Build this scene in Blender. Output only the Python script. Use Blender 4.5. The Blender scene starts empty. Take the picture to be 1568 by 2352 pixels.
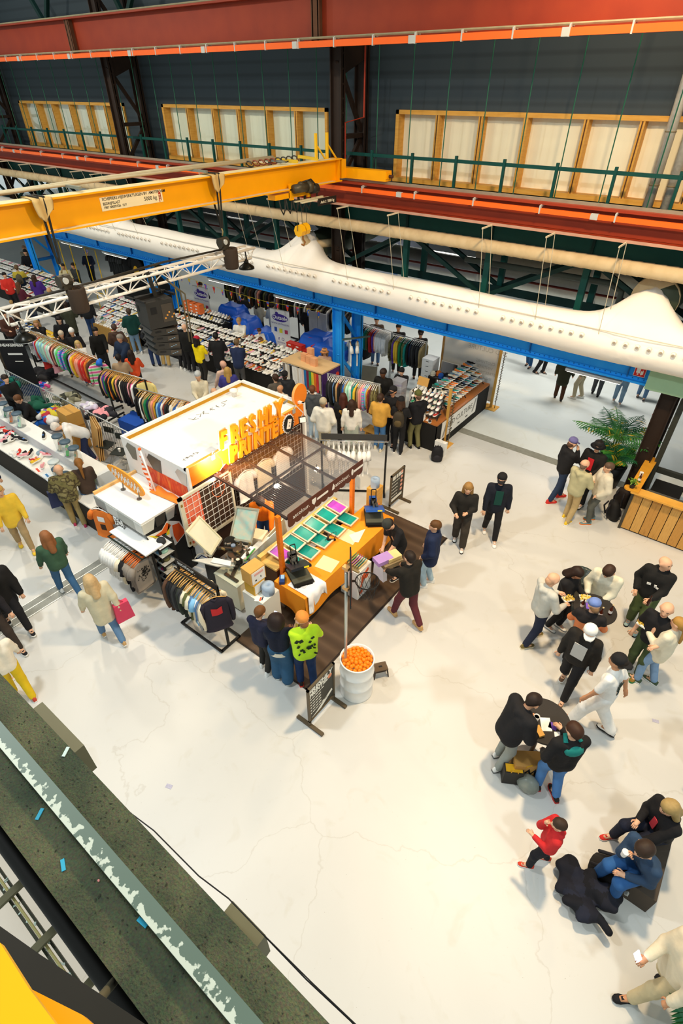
import bpy, math, random
import numpy as np
from mathutils import Vector, Matrix
random.seed(7); np.random.seed(7)
SC = bpy.context.scene; C = SC.collection
R = math.radians; PI = math.pi

# ---------------------------------------------------------------- camera, light, exposure
YAW, PIT, FPX, CH = -0.653512, 0.671646, 1228.48, 8.2
_f = np.array([math.sin(YAW)*math.cos(PIT), math.cos(YAW)*math.cos(PIT), -math.sin(PIT)])
_r = np.array([math.cos(YAW), -math.sin(YAW), 0.0]); _d = np.cross(_f, _r)
cam = bpy.data.cameras.new('camera'); cam_o = bpy.data.objects.new('camera', cam); C.objects.link(cam_o)
cam.sensor_fit = 'VERTICAL'; cam.sensor_height = 36; cam.lens = FPX*36/2352; cam.clip_start = .05; cam.clip_end = 200
cam_o.matrix_world = Matrix(((_r[0], -_d[0], -_f[0], 0), (_r[1], -_d[1], -_f[1], 0), (_r[2], -_d[2], -_f[2], CH), (0, 0, 0, 1)))
SC.camera = cam_o
SC.view_settings.view_transform = 'Standard'; SC.view_settings.look = 'None'
SC.view_settings.gamma = 1; SC.view_settings.use_curve_mapping = False
SC.view_settings.exposure = -.22
wd = bpy.data.worlds.new('world'); SC.world = wd; wd.use_nodes = True
wd.node_tree.nodes['Background'].inputs[0].default_value = (.86, 1.0, 1.0, 1)
wd.node_tree.nodes['Background'].inputs[1].default_value = .64
def lamp(name, kind, loc, power, col, size=.5, to=None, sizey=None, spread=None):
    l = bpy.data.lights.new(name, kind); l.energy = power; l.color = col
    if kind == 'AREA':
        l.size = size
        if sizey: l.shape = 'RECTANGLE'; l.size_y = sizey
        else: l.shape = 'DISK'
        if spread: l.spread = R(spread)
    else: l.shadow_soft_size = size
    o = bpy.data.objects.new(name, l); C.objects.link(o); o.location = loc
    if to is not None: o.rotation_euler = (Vector(to)-Vector(loc)).to_track_quat('-Z', 'Y').to_euler()
    return o
# hall lamps hung from the roof: warm ones to the right, cool daylight-white ones to the left
lamp('high_bay_warm', 'AREA', (-.8, 6.7, 11.2), 1150, (1, .74, .44), .7, (-.8, 7.4, 0))
lamp('high_bay_warm', 'AREA', (-3.5, 11.2, 11.5), 260, (1, .74, .44), .7, (-3.5, 11.4, 0))
lamp('high_bay_warm', 'AREA', (-14, 6.5, 12), 480, (1, .84, .62), .7, (-14, 6.5, 0))
lamp('high_bay_cool', 'AREA', (4.5, 1.2, 11.5), 380, (.86, .97, 1), .7, (3, 3, 0))
lamp('high_bay_cool', 'AREA', (-7.5, .6, 11.8), 640, (.93, .98, 1), .8, (-7.5, 2, 0))
lamp('high_bay_cool', 'AREA', (-22, 6, 12), 600, (1, .93, .8), .8, (-21, 8, 0))

# ---------------------------------------------------------------- pixel helpers (photograph 1568 x 2352)
def ray(x, y): return _r*(x-784)/FPX + _d*(y-1176)/FPX + _f
def at(x, y, z=0.0): d = ray(x, y); return np.array([0, 0, CH]) + d*((z-CH)/d[2])
def aX(x, y, X): d = ray(x, y); return np.array([0, 0, CH]) + d*(X/d[0])
def aY(x, y, Y): d = ray(x, y); return np.array([0, 0, CH]) + d*(Y/d[1])

# ---------------------------------------------------------------- materials
MATS = {}
def lin(c):
    if isinstance(c, str):
        c = c.lstrip('#'); c = [int(c[i:i+2], 16)/255 for i in (0, 2, 4)]
    return tuple((v/12.92 if v <= .04045 else ((v+.055)/1.055)**2.4) for v in c)
def newmat(name):
    m = bpy.data.materials.new(name); m.use_nodes = True
    return m, m.node_tree.nodes, m.node_tree.links, m.node_tree.nodes['Principled BSDF']
def mat(col, rough=.65, metal=0, var=.1, sc=6, bump=0, emit=0, alpha=1, coat=0):
    k = (col, rough, metal, var, sc, bump, emit, alpha, coat)
    if k in MATS: return MATS[k]
    m, N, L, B = newmat('paint_%d' % len(MATS)); c = lin(col)
    B.inputs['Roughness'].default_value = rough; B.inputs['Metallic'].default_value = metal
    B.inputs['Alpha'].default_value = alpha; B.inputs['Specular IOR Level'].default_value = .28; B.inputs['Coat Weight'].default_value = coat
    if var:
        t = N.new('ShaderNodeTexCoord'); n = N.new('ShaderNodeTexNoise'); n.inputs['Scale'].default_value = sc; n.inputs['Detail'].default_value = 5
        L.new(t.outputs['Object'], n.inputs['Vector'])
        x = N.new('ShaderNodeMix'); x.data_type = 'RGBA'
        x.inputs[6].default_value = (*[v*(1-var) for v in c], 1); x.inputs[7].default_value = (*[min(1, v*(1+var)) for v in c], 1)
        L.new(n.outputs[0], x.inputs[0]); L.new(x.outputs[2], B.inputs['Base Color'])
        if bump:
            b = N.new('ShaderNodeBump'); b.inputs['Strength'].default_value = bump; b.inputs['Distance'].default_value = .02
            L.new(n.outputs[0], b.inputs['Height']); L.new(b.outputs[0], B.inputs['Normal'])
    else: B.inputs['Base Color'].default_value = (*c, 1)
    if emit: B.inputs['Emission Color'].default_value = (*c, 1); B.inputs['Emission Strength'].default_value = emit
    MATS[k] = m; return m
def patmat(name, cols, sc=4, detail=2, rough=.7, kind='noise', stretch=(1, 1, 1), pos=None, bump=0, metal=0, dist=0):
    """colour ramp over a procedural pattern in object space"""
    if name in MATS: return MATS[name]
    m, N, L, B = newmat(name); B.inputs['Roughness'].default_value = rough; B.inputs['Metallic'].default_value = metal; B.inputs['Specular IOR Level'].default_value = .28
    t = N.new('ShaderNodeTexCoord'); mp = N.new('ShaderNodeMapping'); mp.inputs['Scale'].default_value = stretch
    L.new(t.outputs['Object'], mp.inputs[0])
    if kind == 'noise': n = N.new('ShaderNodeTexNoise'); n.inputs['Detail'].default_value = detail; n.inputs['Distortion'].default_value = dist; out = n.outputs[0]
    elif kind == 'voronoi': n = N.new('ShaderNodeTexVoronoi'); out = n.outputs['Color']
    elif kind == 'wave': n = N.new('ShaderNodeTexWave'); n.inputs['Distortion'].default_value = dist; n.inputs['Detail'].default_value = detail; out = n.outputs[1]; n.bands_direction = 'X' if stretch[0] >= max(stretch[1:]) else 'Y' if stretch[1] >= stretch[2] else 'Z'
    n.inputs['Scale'].default_value = sc; L.new(mp.outputs[0], n.inputs[0])
    r = N.new('ShaderNodeValToRGB'); e = r.color_ramp.elements
    ps = pos or [i/(len(cols)-1) for i in range(len(cols))]
    while len(e) < len(cols): e.new(.5)
    for i, cc in enumerate(cols): e[i].position = ps[i]; e[i].color = (*lin(cc), 1)
    if pos and len(cols) > 2 and kind != 'wave': r.color_ramp.interpolation = 'CONSTANT' if kind == 'voronoi' else 'LINEAR'
    L.new(out, r.inputs[0]); L.new(r.outputs[0], B.inputs['Base Color'])
    if bump:
        b = N.new('ShaderNodeBump'); b.inputs['Strength'].default_value = bump; b.inputs['Distance'].default_value = .02
        L.new(out, b.inputs['Height']); L.new(b.outputs[0], B.inputs['Normal'])
    MATS[name] = m; return m

# ---------------------------------------------------------------- mesh builder
def fr(d):
    d = np.asarray(d, float); d = d/(np.linalg.norm(d)+1e-12)
    a = np.array([0, 0, 1.]) if abs(d[2]) < .9 else np.array([1., 0, 0])
    u = np.cross(a, d); u /= np.linalg.norm(u); return u, np.cross(d, u)
def rot(ax=0, ay=0, az=0): return np.array((Matrix.Rotation(R(az), 3, 'Z') @ Matrix.Rotation(R(ay), 3, 'Y') @ Matrix.Rotation(R(ax), 3, 'X')))
class MB:
    def __init__(s): s.v = []; s.f = []; s.m = []; s.n = 0
    def add(s, v, f, m=0):
        s.v.append(np.asarray(v, float).reshape(-1, 3)); k = s.n
        s.f += [tuple(i+k for i in q) for q in f]; s.m += ([m]*len(f) if not hasattr(m, '__len__') else list(m)); s.n += len(s.v[-1]); return s
    def box(s, x0, y0, z0, x1, y1, z1, m=0):
        v = [(x, y, z) for z in (z0, z1) for x, y in ((x0, y0), (x1, y0), (x1, y1), (x0, y1))]
        return s.add(v, [(3, 2, 1, 0), (4, 5, 6, 7), (0, 1, 5, 4), (1, 2, 6, 5), (2, 3, 7, 6), (3, 0, 4, 7)], m)
    def ob(s, c, sz, Rm=None, m=0):
        h = np.array(sz)/2; v = np.array([(x, y, z) for z in (-1, 1) for x, y in ((-1, -1), (1, -1), (1, 1), (-1, 1))])*h
        if Rm is not None: v = v @ np.asarray(Rm).T
        return s.add(v+np.array(c), [(3, 2, 1, 0), (4, 5, 6, 7), (0, 1, 5, 4), (1, 2, 6, 5), (2, 3, 7, 6), (3, 0, 4, 7)], m)
    def bar(s, a, b, w, h, m=0, up=(0, 0, 1)):
        a = np.array(a, float); b = np.array(b, float); d = b-a; L = np.linalg.norm(d); d /= L
        u = np.cross(np.array(up, float), d); nu = np.linalg.norm(u)
        if nu < 1e-6: u = np.cross((0, 1, 0), d); nu = np.linalg.norm(u)
        u /= nu; w_ = np.cross(d, u); return s.ob((a+b)/2, (L, w, h), np.array([d, u, w_]).T, m)
    def tube(s, pts, r, n=8, m=0, cap=True):
        p = np.array(pts, float); k = len(p); rr = r if hasattr(r, '__len__') else [r]*k; V = []; u = None
        for i in range(k):
            d = p[min(i+1, k-1)]-p[max(i-1, 0)]
            if u is None: u, w = fr(d)
            else:
                d = d/(np.linalg.norm(d)+1e-12); u = u-d*(u@d); u /= np.linalg.norm(u)+1e-12; w = np.cross(d, u)
            V += [p[i]+rr[i]*(math.cos(t)*u+math.sin(t)*w) for t in np.arange(n)*2*PI/n]
        F = [(i*n+j, i*n+(j+1) % n, (i+1)*n+(j+1) % n, (i+1)*n+j) for i in range(k-1) for j in range(n)]
        if cap: F += [tuple(range(n-1, -1, -1)), tuple((k-1)*n+j for j in range(n))]
        return s.add(V, F, m)
    def cyl(s, a, b, r, r2=None, n=12, m=0, cap=True): return s.tube([a, b], [r, r if r2 is None else r2], n, m, cap)
    def lathe(s, c, prof, n=20, m=0, cap=True):
        V = [(c[0]+r*math.cos(t), c[1]+r*math.sin(t), c[2]+z) for r, z in prof for t in np.arange(n)*2*PI/n]; k = len(prof)
        F = [(i*n+j, i*n+(j+1) % n, (i+1)*n+(j+1) % n, (i+1)*n+j) for i in range(k-1) for j in range(n)]
        if cap: F += [tuple(range(n-1, -1, -1)), tuple((k-1)*n+j for j in range(n))]
        return s.add(V, F, m)
    def ball(s, c, r, n=10, m=0):
        r = np.array(r if hasattr(r, '__len__') else (r, r, r)); k = max(4, n//2); V = [(0, 0, -1)]
        for i in range(1, k):
            a = -PI/2+PI*i/k; V += [(math.cos(a)*math.cos(t), math.cos(a)*math.sin(t), math.sin(a)) for t in np.arange(n)*2*PI/n]
        V.append((0, 0, 1)); F = [(0, 1+(j+1) % n, 1+j) for j in range(n)]
        F += [(1+i*n+j, 1+i*n+(j+1) % n, 1+(i+1)*n+(j+1) % n, 1+(i+1)*n+j) for i in range(k-2) for j in range(n)]
        F += [(1+(k-2)*n+j, 1+(k-2)*n+(j+1) % n, len(V)-1) for j in range(n)]
        return s.add(np.array(V)*r+np.array(c), F, m)
    def ext(s, poly, vec, m=0, ms=None):
        """prism: closed polygon (3-D points) swept along vec"""
        p = np.array(poly, float); k = len(p); q = p+np.array(vec, float)
        F = [tuple(range(k-1, -1, -1)), tuple(range(k, 2*k))]+[(i, (i+1) % k, k+(i+1) % k, k+i) for i in range(k)]
        return s.add(np.vstack([p, q]), F, [m, m]+[m if ms is None else ms]*k)
    def grid(s, fn, nu, nv, m=0, th=0):
        V = [fn(i/nu, j/nv) for i in range(nu+1) for j in range(nv+1)]; w = nv+1
        F = [(i*w+j, (i+1)*w+j, (i+1)*w+j+1, i*w+j+1) for i in range(nu) for j in range(nv)]
        if th:
            V2 = [np.array(v)-np.array((0, 0, th)) for v in V]; k = len(V); G = [tuple(k+i for i in q[::-1]) for q in F]
            edge = [(i*w) for i in range(nu+1)]+[nu*w+j for j in range(1, nv+1)]+[i*w+nv for i in range(nu-1, -1, -1)]+[j for j in range(nv-1, 0, -1)]
            G += [(edge[i], k+edge[i], k+edge[(i+1) % len(edge)], edge[(i+1) % len(edge)]) for i in range(len(edge))]
            return s.add(list(V)+V2, F+G, m)
        return s.add(V, F, m)
    def xf(s, Rm=None, t=(0, 0, 0), k=1):
        s.v = [((v*k) @ (np.asarray(Rm).T if Rm is not None else np.eye(3)))+np.array(t) for v in s.v]; return s
    def mesh(s, name, mats, smooth=False, off=(0, 0, 0), inv=None):
        me = bpy.data.meshes.new(name); V = np.vstack(s.v)-np.array(off)
        if inv is not None: V = V @ inv[:3, :3].T+inv[:3, 3]
        me.from_pydata(V.tolist(), [], s.f)
        for mm in (mats if isinstance(mats, (list, tuple)) else [mats]): me.materials.append(mm)
        if any(s.m): me.polygons.foreach_set('material_index', s.m)
        if smooth: me.polygons.foreach_set('use_smooth', [True]*len(s.f))
        me.update(); return me
def tag(o, label=None, cat=None, group=None, kind=None):
    if label: o['label'] = label
    if cat: o['category'] = cat
    if group: o['group'] = group
    if kind: o['kind'] = kind
    return o
def ob(name, me, parent=None):
    o = bpy.data.objects.new(name, me); C.objects.link(o)
    if parent: o.parent = parent
    return o
def thing(name, label, cat, loc=(0, 0, 0), rz=0, group=None, kind=None):
    o = ob(name, None); o.location = tuple(float(v) for v in loc); o.rotation_euler = (0, 0, R(rz)); o.empty_display_size = .1
    return tag(o, label, cat, group, kind)
def part(name, mb, mats, parent, smooth=False, w=True, label=None, kind=None):
    """a child mesh; w: coordinates are given in world space"""
    inv = None
    if w:
        q = parent; M = Matrix.Identity(4)
        while q: M = Matrix.LocRotScale(q.location, q.rotation_euler, q.scale) @ M; q = q.parent
        inv = np.array(M.inverted())
    o = ob(name, mb.mesh(name, mats, smooth, inv=inv), parent)
    return tag(o, label, kind=kind)
def one(name, mb, mats, label=None, cat=None, group=None, kind=None, smooth=False):
    V = np.vstack(mb.v); b = (V.min(0)+V.max(0))/2; b[2] = V[:, 2].min()
    o = ob(name, mb.mesh(name, mats, smooth, off=b)); o.location = b; return tag(o, label, cat, group, kind)
def struct(name, mb, mats, smooth=False, label=None): return one(name, mb, mats, label, None, None, 'structure', smooth)
def clone(root, loc=None, rz=None, label=None, group=None, mats=None):
    r = root.copy(); C.objects.link(r)
    if loc is not None: r.location = tuple(float(v) for v in loc)
    if rz is not None: r.rotation_euler = (root.rotation_euler[0], root.rotation_euler[1], R(rz))
    if label: r['label'] = label
    if group: r['group'] = group
    for ch in root.children:
        c = ch.copy(); C.objects.link(c); c.parent = r
        for g in ch.children: d = g.copy(); C.objects.link(d); d.parent = c
    return r
def objmat(o, m, slot=0):
    o.material_slots[slot].link = 'OBJECT'; o.material_slots[slot].material = m
def text(name, body, size, pos, ex, ey, mt, parent=None, depth=.002, align='CENTER', shear=0, w=True, bold=0, sp=1.0, sx=1.0):
    """flat raised lettering; ex = reading direction, ey = up direction"""
    cu = bpy.data.curves.new(name, 'FONT'); cu.body = body; cu.size = size; cu.align_x = align; cu.align_y = 'CENTER'; cu.extrude = depth; cu.shear = shear; cu.offset = bold; cu.space_character = sp
    cu.resolution_u = 2
    t = bpy.data.objects.new(name, cu); C.objects.link(t)
    me = bpy.data.meshes.new_from_object(t)
    bpy.data.objects.remove(t); bpy.data.curves.remove(cu)
    ex = np.array(ex, float); ex /= np.linalg.norm(ex); ey = np.array(ey, float); ey -= ex*(ex@ey); ey /= np.linalg.norm(ey); ez = np.cross(ex, ey)
    co = np.empty(len(me.vertices)*3); me.vertices.foreach_get('co', co); co = co.reshape(-1, 3)
    co[:, 0] *= sx; co = co @ np.array([ex, ey, ez])+np.array(pos)
    if parent and w:
        q = parent; M = Matrix.Identity(4)
        while q: M = Matrix.LocRotScale(q.location, q.rotation_euler, q.scale) @ M; q = q.parent
        inv = np.array(M.inverted()); co = co @ inv[:3, :3].T+inv[:3, 3]
    me.vertices.foreach_set('co', co.ravel()); me.materials.clear(); me.materials.append(mt); me.update()
    return ob(name, me, parent)
# ---------------------------------------------------------------- floor
def floor_mat(name, c1, c2, crack):
    m, N, L, B = newmat(name); t = N.new('ShaderNodeTexCoord')
    def noise(sc, det, ds=0):
        n = N.new('ShaderNodeTexNoise'); n.inputs['Scale'].default_value = sc; n.inputs['Detail'].default_value = det; n.inputs['Distortion'].default_value = ds; L.new(t.outputs['Object'], n.inputs[0]); return n.outputs[0]
    def ramp(src, a, b, c0, c1_):
        r = N.new('ShaderNodeValToRGB'); r.color_ramp.elements[0].position = a; r.color_ramp.elements[1].position = b
        r.color_ramp.elements[0].color = c0; r.color_ramp.elements[1].color = c1_; L.new(src, r.inputs[0]); return r.outputs[0]
    def mul(a, b, f):
        x = N.new('ShaderNodeMix'); x.data_type = 'RGBA'; x.blend_type = 'MULTIPLY'; x.inputs[0].default_value = f; L.new(a, x.inputs[6]); L.new(b, x.inputs[7]); return x.outputs[2]
    base = ramp(noise(.35, 6, .6), .3, .7, (*lin(c1), 1), (*lin(c2), 1))
    W = (1, 1, 1, 1)
    base = mul(base, ramp(noise(2.2, 8, 1.2), .28, .42, (.9, .87, .8, 1), W), .5)       # scuffed patches
    base = mul(base, ramp(noise(38, 2), .18, .24, (.45, .4, .34, 1), W), .8)             # dirt specks
    if crack:
        v = N.new('ShaderNodeTexVoronoi'); v.feature = 'DISTANCE_TO_EDGE'; v.inputs['Scale'].default_value = .3
        wn = N.new('ShaderNodeTexNoise'); wn.inputs['Scale'].default_value = 1.3; wn.inputs['Detail'].default_value = 6; L.new(t.outputs['Object'], wn.inputs[0])
        x = N.new('ShaderNodeMix'); x.data_type = 'RGBA'; x.blend_type = 'ADD'; x.inputs[0].default_value = .9; L.new(t.outputs['Object'], x.inputs[6]); L.new(wn.outputs[1], x.inputs[7])
        L.new(x.outputs[2], v.inputs[0]); base = mul(base, ramp(v.outputs[0], .0, .0014, (.72, .67, .6, 1), W), .4)
    L.new(base, B.inputs['Base Color']); B.inputs['Roughness'].default_value = .42
    return m
struct('floor', MB().box(-62, -8, -.2, 16, 13.45, 0), floor_mat('screed', '#cbc9c3', '#d4d2cc', True))
struct('floor_aisle', MB().box(-62, 13.75, -.2, 16, 46, 0), floor_mat('aisle_screed', '#cdd2cd', '#dcdfd8', False))
struct('trim_1', MB().box(-62, 13.45, -.2, 16, 13.75, .004), mat('#8d8c80', .9, 0, .25, 9))
tr = MB().box(-9.52, .2, 0, -9.12, 4.4, .006, 0)
tr.box(-9.52, .2, .006, -9.5, 4.4, .012, 1).box(-9.14, .2, .006, -9.12, 4.4, .012, 1).box(-9.34, .2, .006, -9.32, 4.4, .01, 1)
struct('trim_2', tr, [mat('#8f9089', .5, .3, .3, 7), mat('#d5d6d0', .4, .6)])
# ---------------------------------------------------------------- steel colours
M_RED = patmat('red_oxide', ['#7a260f', '#8c2f13', '#963714'], 2.2, 6, .55)
M_ORG = mat('#f0641c', .4, 0, .06); M_RUST = mat('#5a3a26', .8, 0, .3)
M_DARK = mat('#2a1d15', .6, 0, .25, 5); M_TEAL = mat('#0b4a42', .55, 0, .18, 3); M_TEALD = mat('#082e29', .6, 0, .2, 3)
M_GRY = mat('#b9bab4', .5, .2); M_YEL = mat('#eea000', .38, 0, .07, 3); M_BLK = mat('#191817', .55, 0, .2)
M_BLUE = patmat('blue_steel', ['#1590ea', '#1f9df6', '#34a8f8'], 3, 6, .6); M_BLUED = mat('#0b5fa3', .45)
M_WHT = mat('#eceae4', .55, 0, .04); M_STEEL = mat('#c4c6c4', .3, .9, .05); M_CONC = mat('#a39c8f', .9, 0, .2, 7, .2)
M_WOOD = patmat('pine', ['#c98a2e', '#e0a447', '#eab65c'], 3, 4, .5, stretch=(1, 1, 8)); M_TAN = patmat('tan_wrap', ['#b59a70', '#cdb48a', '#d8c39c'], 5, 5, .8)
# ---------------------------------------------------------------- upper wall with its three window bands
WY = 14.35
def wallmat():
    m, N, L, B = newmat('slate_panel'); t = N.new('ShaderNodeTexCoord'); w = N.new('ShaderNodeTexWave'); w.bands_direction = 'Z'; w.inputs['Scale'].default_value = 1.1
    L.new(t.outputs['Object'], w.inputs[0]); r = N.new('ShaderNodeValToRGB'); e = r.color_ramp.elements
    e[0].color = (*lin('#2d373d'), 1); e[0].position = .0; e[1].color = (*lin('#364147'), 1); e[1].position = .35
    L.new(w.outputs[1], r.inputs[0]); L.new(r.outputs[0], B.inputs['Base Color']); B.inputs['Roughness'].default_value = .7; return m
W_ = [(-9.2, -2.0 + 4.0, [-8.0, -6.85, -5.75, -4.41, -3.29, -2.1, -.9, .4]), (-18.6, -11.44, [-17.34, -16.1, -14.98, -13.78, -12.61]), (-28.13, -20.76, [-26.75, -25.57, -24.3, -23.1, -21.97])]
WZ0, WZ1 = 6.2, 7.75
wl = MB(); wl.box(-62, WY, WZ1, 12, WY+.25, 13.5).box(-62, WY, 5.9, 12, WY+.25, WZ0)
xs = [-62]+[v for a in W_[::-1] for v in a[:2]]+[12]
for a, b in zip(xs[::2], xs[1::2]): wl.box(a, WY, WZ0, b, WY+.25, WZ1)
struct('wall_far', wl, wallmat())
M_BLIND = mat('#fff4d6', .5, 0, .04, 2); M_BLIND2 = mat('#e9eed6', .5, 0, .04, 2)  # right band's warm lamp light and the others' greenish light tinted into the blinds
gm, N, L, B = newmat('window_glass'); N.remove(B); tb = N.new('ShaderNodeBsdfTransparent'); gb = N.new('ShaderNodeBsdfGlossy'); gb.inputs[1].default_value = .03
fz = N.new('ShaderNodeLayerWeight'); pw = N.new('ShaderNodeMath'); pw.operation = 'POWER'; pw.inputs[1].default_value = 3; L.new(fz.outputs[1], pw.inputs[0]); mx = N.new('ShaderNodeMixShader'); L.new(pw.outputs[0], mx.inputs[0]); L.new(tb.outputs[0], mx.inputs[1]); L.new(gb.outputs[0], mx.inputs[2]); L.new(mx.outputs[0], N['Material Output'].inputs[0]); GLASS = gm
for i, (a, b, ms) in enumerate(W_):
    t = tag(thing('window_%d' % (i+1), None, None, ((a+b)/2, WY, WZ0)), kind='structure')
    f = MB().box(a, WY-.06, WZ1-.09, b, WY+.25, WZ1).box(a, WY-.08, WZ0, b, WY+.25, WZ0+.1).box(a, WY-.06, WZ0, a+.09, WY+.25, WZ1).box(b-.09, WY-.06, WZ0, b, WY+.25, WZ1)
    part('window_frame', f, M_WOOD, t)
    e = [a]+ms+[b]
    part('backing', MB().box(a-.02, WY+.24, WZ0-.02, b+.02, WY+.25, WZ1+.02), M_BLIND2, t)
    for k, x in enumerate(ms): part('mullion', MB().box(x-.05, WY-.05, WZ0+.1, x+.05, WY+.22, WZ1-.09).box(x-.012, WY-.055, WZ0+.1, x+.012, WY-.05, WZ1-.09, 1), [M_WOOD, M_RUST], t)
    for x0, x1 in zip(e, e[1:]):
        part('pane', MB().box(x0+.05, WY+.12, WZ0+.1, x1-.05, WY+.13, WZ1-.09), GLASS, t)
        part('blind', MB().grid(lambda u, v, x0=x0, x1=x1: (x0+.03+(x1-x0-.06)*u, WY+.22+.008*math.sin(u*19), WZ0+.08+(WZ1-WZ0-.16)*v), 14, 1), M_BLIND if i == 0 else M_BLIND2, t)
# roof trusses above the beam
for k, (a, b) in enumerate([((-34, 12), (-30, 13.4)), ((-30, 12), (-26.5, 13.4)), ((-26, 13.4), (-23.3, 9.9)), ((-23.2, 9.9), (-21, 13.4)), ((-21, 13.4), (-18.8, 9.9)), ((-18.6, 9.9), (-15.4, 13.4)), ((-15, 13.4), (-12.5, 9.9)), ((-12.3, 9.9), (-10, 13.4))]):
    struct('roof_brace', MB().bar((a[0], 13.6, a[1]), (b[0], 13.6, b[1]), .12, .12), M_TEALD)
# ---------------------------------------------------------------- lattice columns (brown above, blue below the blue beam)
COLX = [-.85, -10.15, -19.46, -28.77, -38.07]
for i, X in enumerate(COLX):
    t = tag(thing('column_%d' % (i+1), 'tall riveted lattice column, dark brown above and blue at its foot' if i in (1, 2) else None, None, (X, 13.6, 0)), kind='structure')
    Z = 3.0
    for nm, z0, z1, mm in (('upper_leg', Z, 13.4, M_DARK), ('lower_leg', 0, Z, M_BLUE if i in (1, 2, 3) else M_DARK)):
        for y in (13.1, 14.1):
            g = MB(); w = .17
            g.box(X-w, y-.015, z0, X+w, y+.015, z1).box(X-w, y-.09, z0, X-w+.025, y+.09, z1).box(X+w-.025, y-.09, z0, X+w, y+.09, z1)
            if y < 13.5 and z0 > 1:
                for zz in np.arange(z0+.2, z1, .28): g.box(X-w-.008, y-.02, zz, X-w, y+.02, zz+.035).box(X+w, y-.02, zz, X+w+.008, y+.02, zz+.035)
            part(nm, g, mm, t)
    for z0, z1 in ((.3, 1.5), (1.7, 2.9)): part('brace', MB().bar((X, 13.1, z1), (X, 14.1, z0), .05, .1), M_BLUE if i in (1, 2, 3) else M_DARK, t)
    for z in (1.6, 7.2, 9.0, 10.6): part('tie', MB().bar((X, 13.1, z), (X, 14.1, z), .2, .1), M_DARK if z > 3 else M_BLUED, t)
    for z0, z1, fl in ((3.2, 4.6, 0), (4.6, 6, 1), (6.1, 7.15, 1), (7.3, 8.7, 0), (9.2, 10.5, 0)): part('brace', MB().bar((X, 13.1, z0 if fl else z1), (X, 14.1, z1 if fl else z0), .08, .1), M_DARK, t)
    part('gusset', MB().ext([(X-.12, 13.1, 8.4), (X-.12, 14.1, 8.75), (X-.12, 14.1, 9), (X-.12, 13.1, 9)], (.24, 0, 0)), M_DARK, t)
# ---------------------------------------------------------------- red crane beams along the wall
def busbar(t, Y, z0, z1, x0, x1, step, seed):
    rnd = random.Random(seed)
    part('conductor_bar', MB().box(x0, Y-.03, z0, x1, Y+.03, z1), M_ORG, t)
    for k, x in enumerate(np.arange(x0+.4, x1, step)):
        part('clamp', MB().box(x-.015, Y-.036, z0-.012, x+.015, Y+.036, z1+.05).box(x-.012, Y, z1+.02, x+.012, Y+.16, z1+.06), M_GRY, t)
    for x in np.arange(x0+1.1, x1, step*3.02): part('joint_cover', MB().box(x-.07, Y-.037, z0-.008, x+.07, Y+.037, z1+.008), M_GRY, t)
t = tag(thing('upper_beam', 'long deep red oxide plate girder along the top of the wall', None, (-10, 12.45, 8.92)), kind='structure')
g = MB().box(-46, 12.44, 8.98, 8, 12.47, 9.8).box(-46, 12.24, 8.95, 8, 12.66, 8.985).box(-46, 12.24, 9.79, 8, 12.66, 9.83)
part('plate_girder', g, M_RED, t)
for X in (-28.77, -19.9, -10.15, -.85): part('stiffener', MB().box(X-.09, 12.3, 8.99, X-.06, 12.44, 9.79).box(X+.06, 12.3, 8.99, X+.09, 12.44, 9.79).box(X-.12, 12.3, 8.99, X+.12, 12.315, 9.79), M_RUST, t)
part('cable_tray', MB().tube([(-46, 12.26, 9.05), (8, 12.26, 9.05)], .025, 6).tube([(-46, 12.3, 9.845), (8, 12.3, 9.845)], .03, 6), mat('#8d8468', .8, 0, .3), t)
busbar(t, 12.22, 8.89, 9.0, -46, 8, 1.03, 1)
t = tag(thing('runway_beam', 'long red crane runway beam along the gallery edge', None, (-10, 12.4, 5.85)), kind='structure')
g = MB().box(-62, 12.38, 5.92, 10, 12.42, 6.36).box(-62, 12.2, 5.86, 10, 12.6, 5.915).box(-62, 12.22, 6.34, 10, 12.6, 6.385)
part('plate_girder', g, M_RED, t)
part('rail', MB().box(-62, 12.37, 6.385, 10, 12.43, 6.44), mat('#a99c86', .4, .6, .2), t)
part('flange_edge', MB().box(-62, 12.19, 5.86, 10, 12.2, 5.915), mat('#b88a74', .6, 0, .2), t)
busbar(t, 12.17, 6.2, 6.285, -62, 10, 1.47, 2)
# gallery
struct('gallery_floor', MB().box(-62, 12.62, 6.02, 10, WY, 6.1), mat('#2f3431', .8))
t = thing('gallery_railing', 'green steel railing along the gallery below the windows', 'railing', (-10, 13.6, 6.1))
part('top_rail', MB().box(-60, 13.57, 6.79, 10, 13.62, 6.86), M_TEAL, t); part('kick_rail', MB().box(-60, 13.57, 6.2, 10, 13.6, 6.27), M_TEAL, t)
for k in range(-34, 9):
    x = -3.37+1.207*k
    if -50 < x < 3: part('post', MB().box(x-.03, 13.55, 6.1, x+.03, 13.61, 6.93), M_TEAL, t)
for k in range(-38, 4):
    x = -3.575+.963*k
    one('hanger_rod', MB().cyl((x, 13.68, 6.1), (x, 13.68, 9.6), .013, n=5), mat('#2f6a52', .5, .2), 'thin green steel hanger rod between the upper beam and the gallery', 'rod', 'gallery hanger rods')
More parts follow.
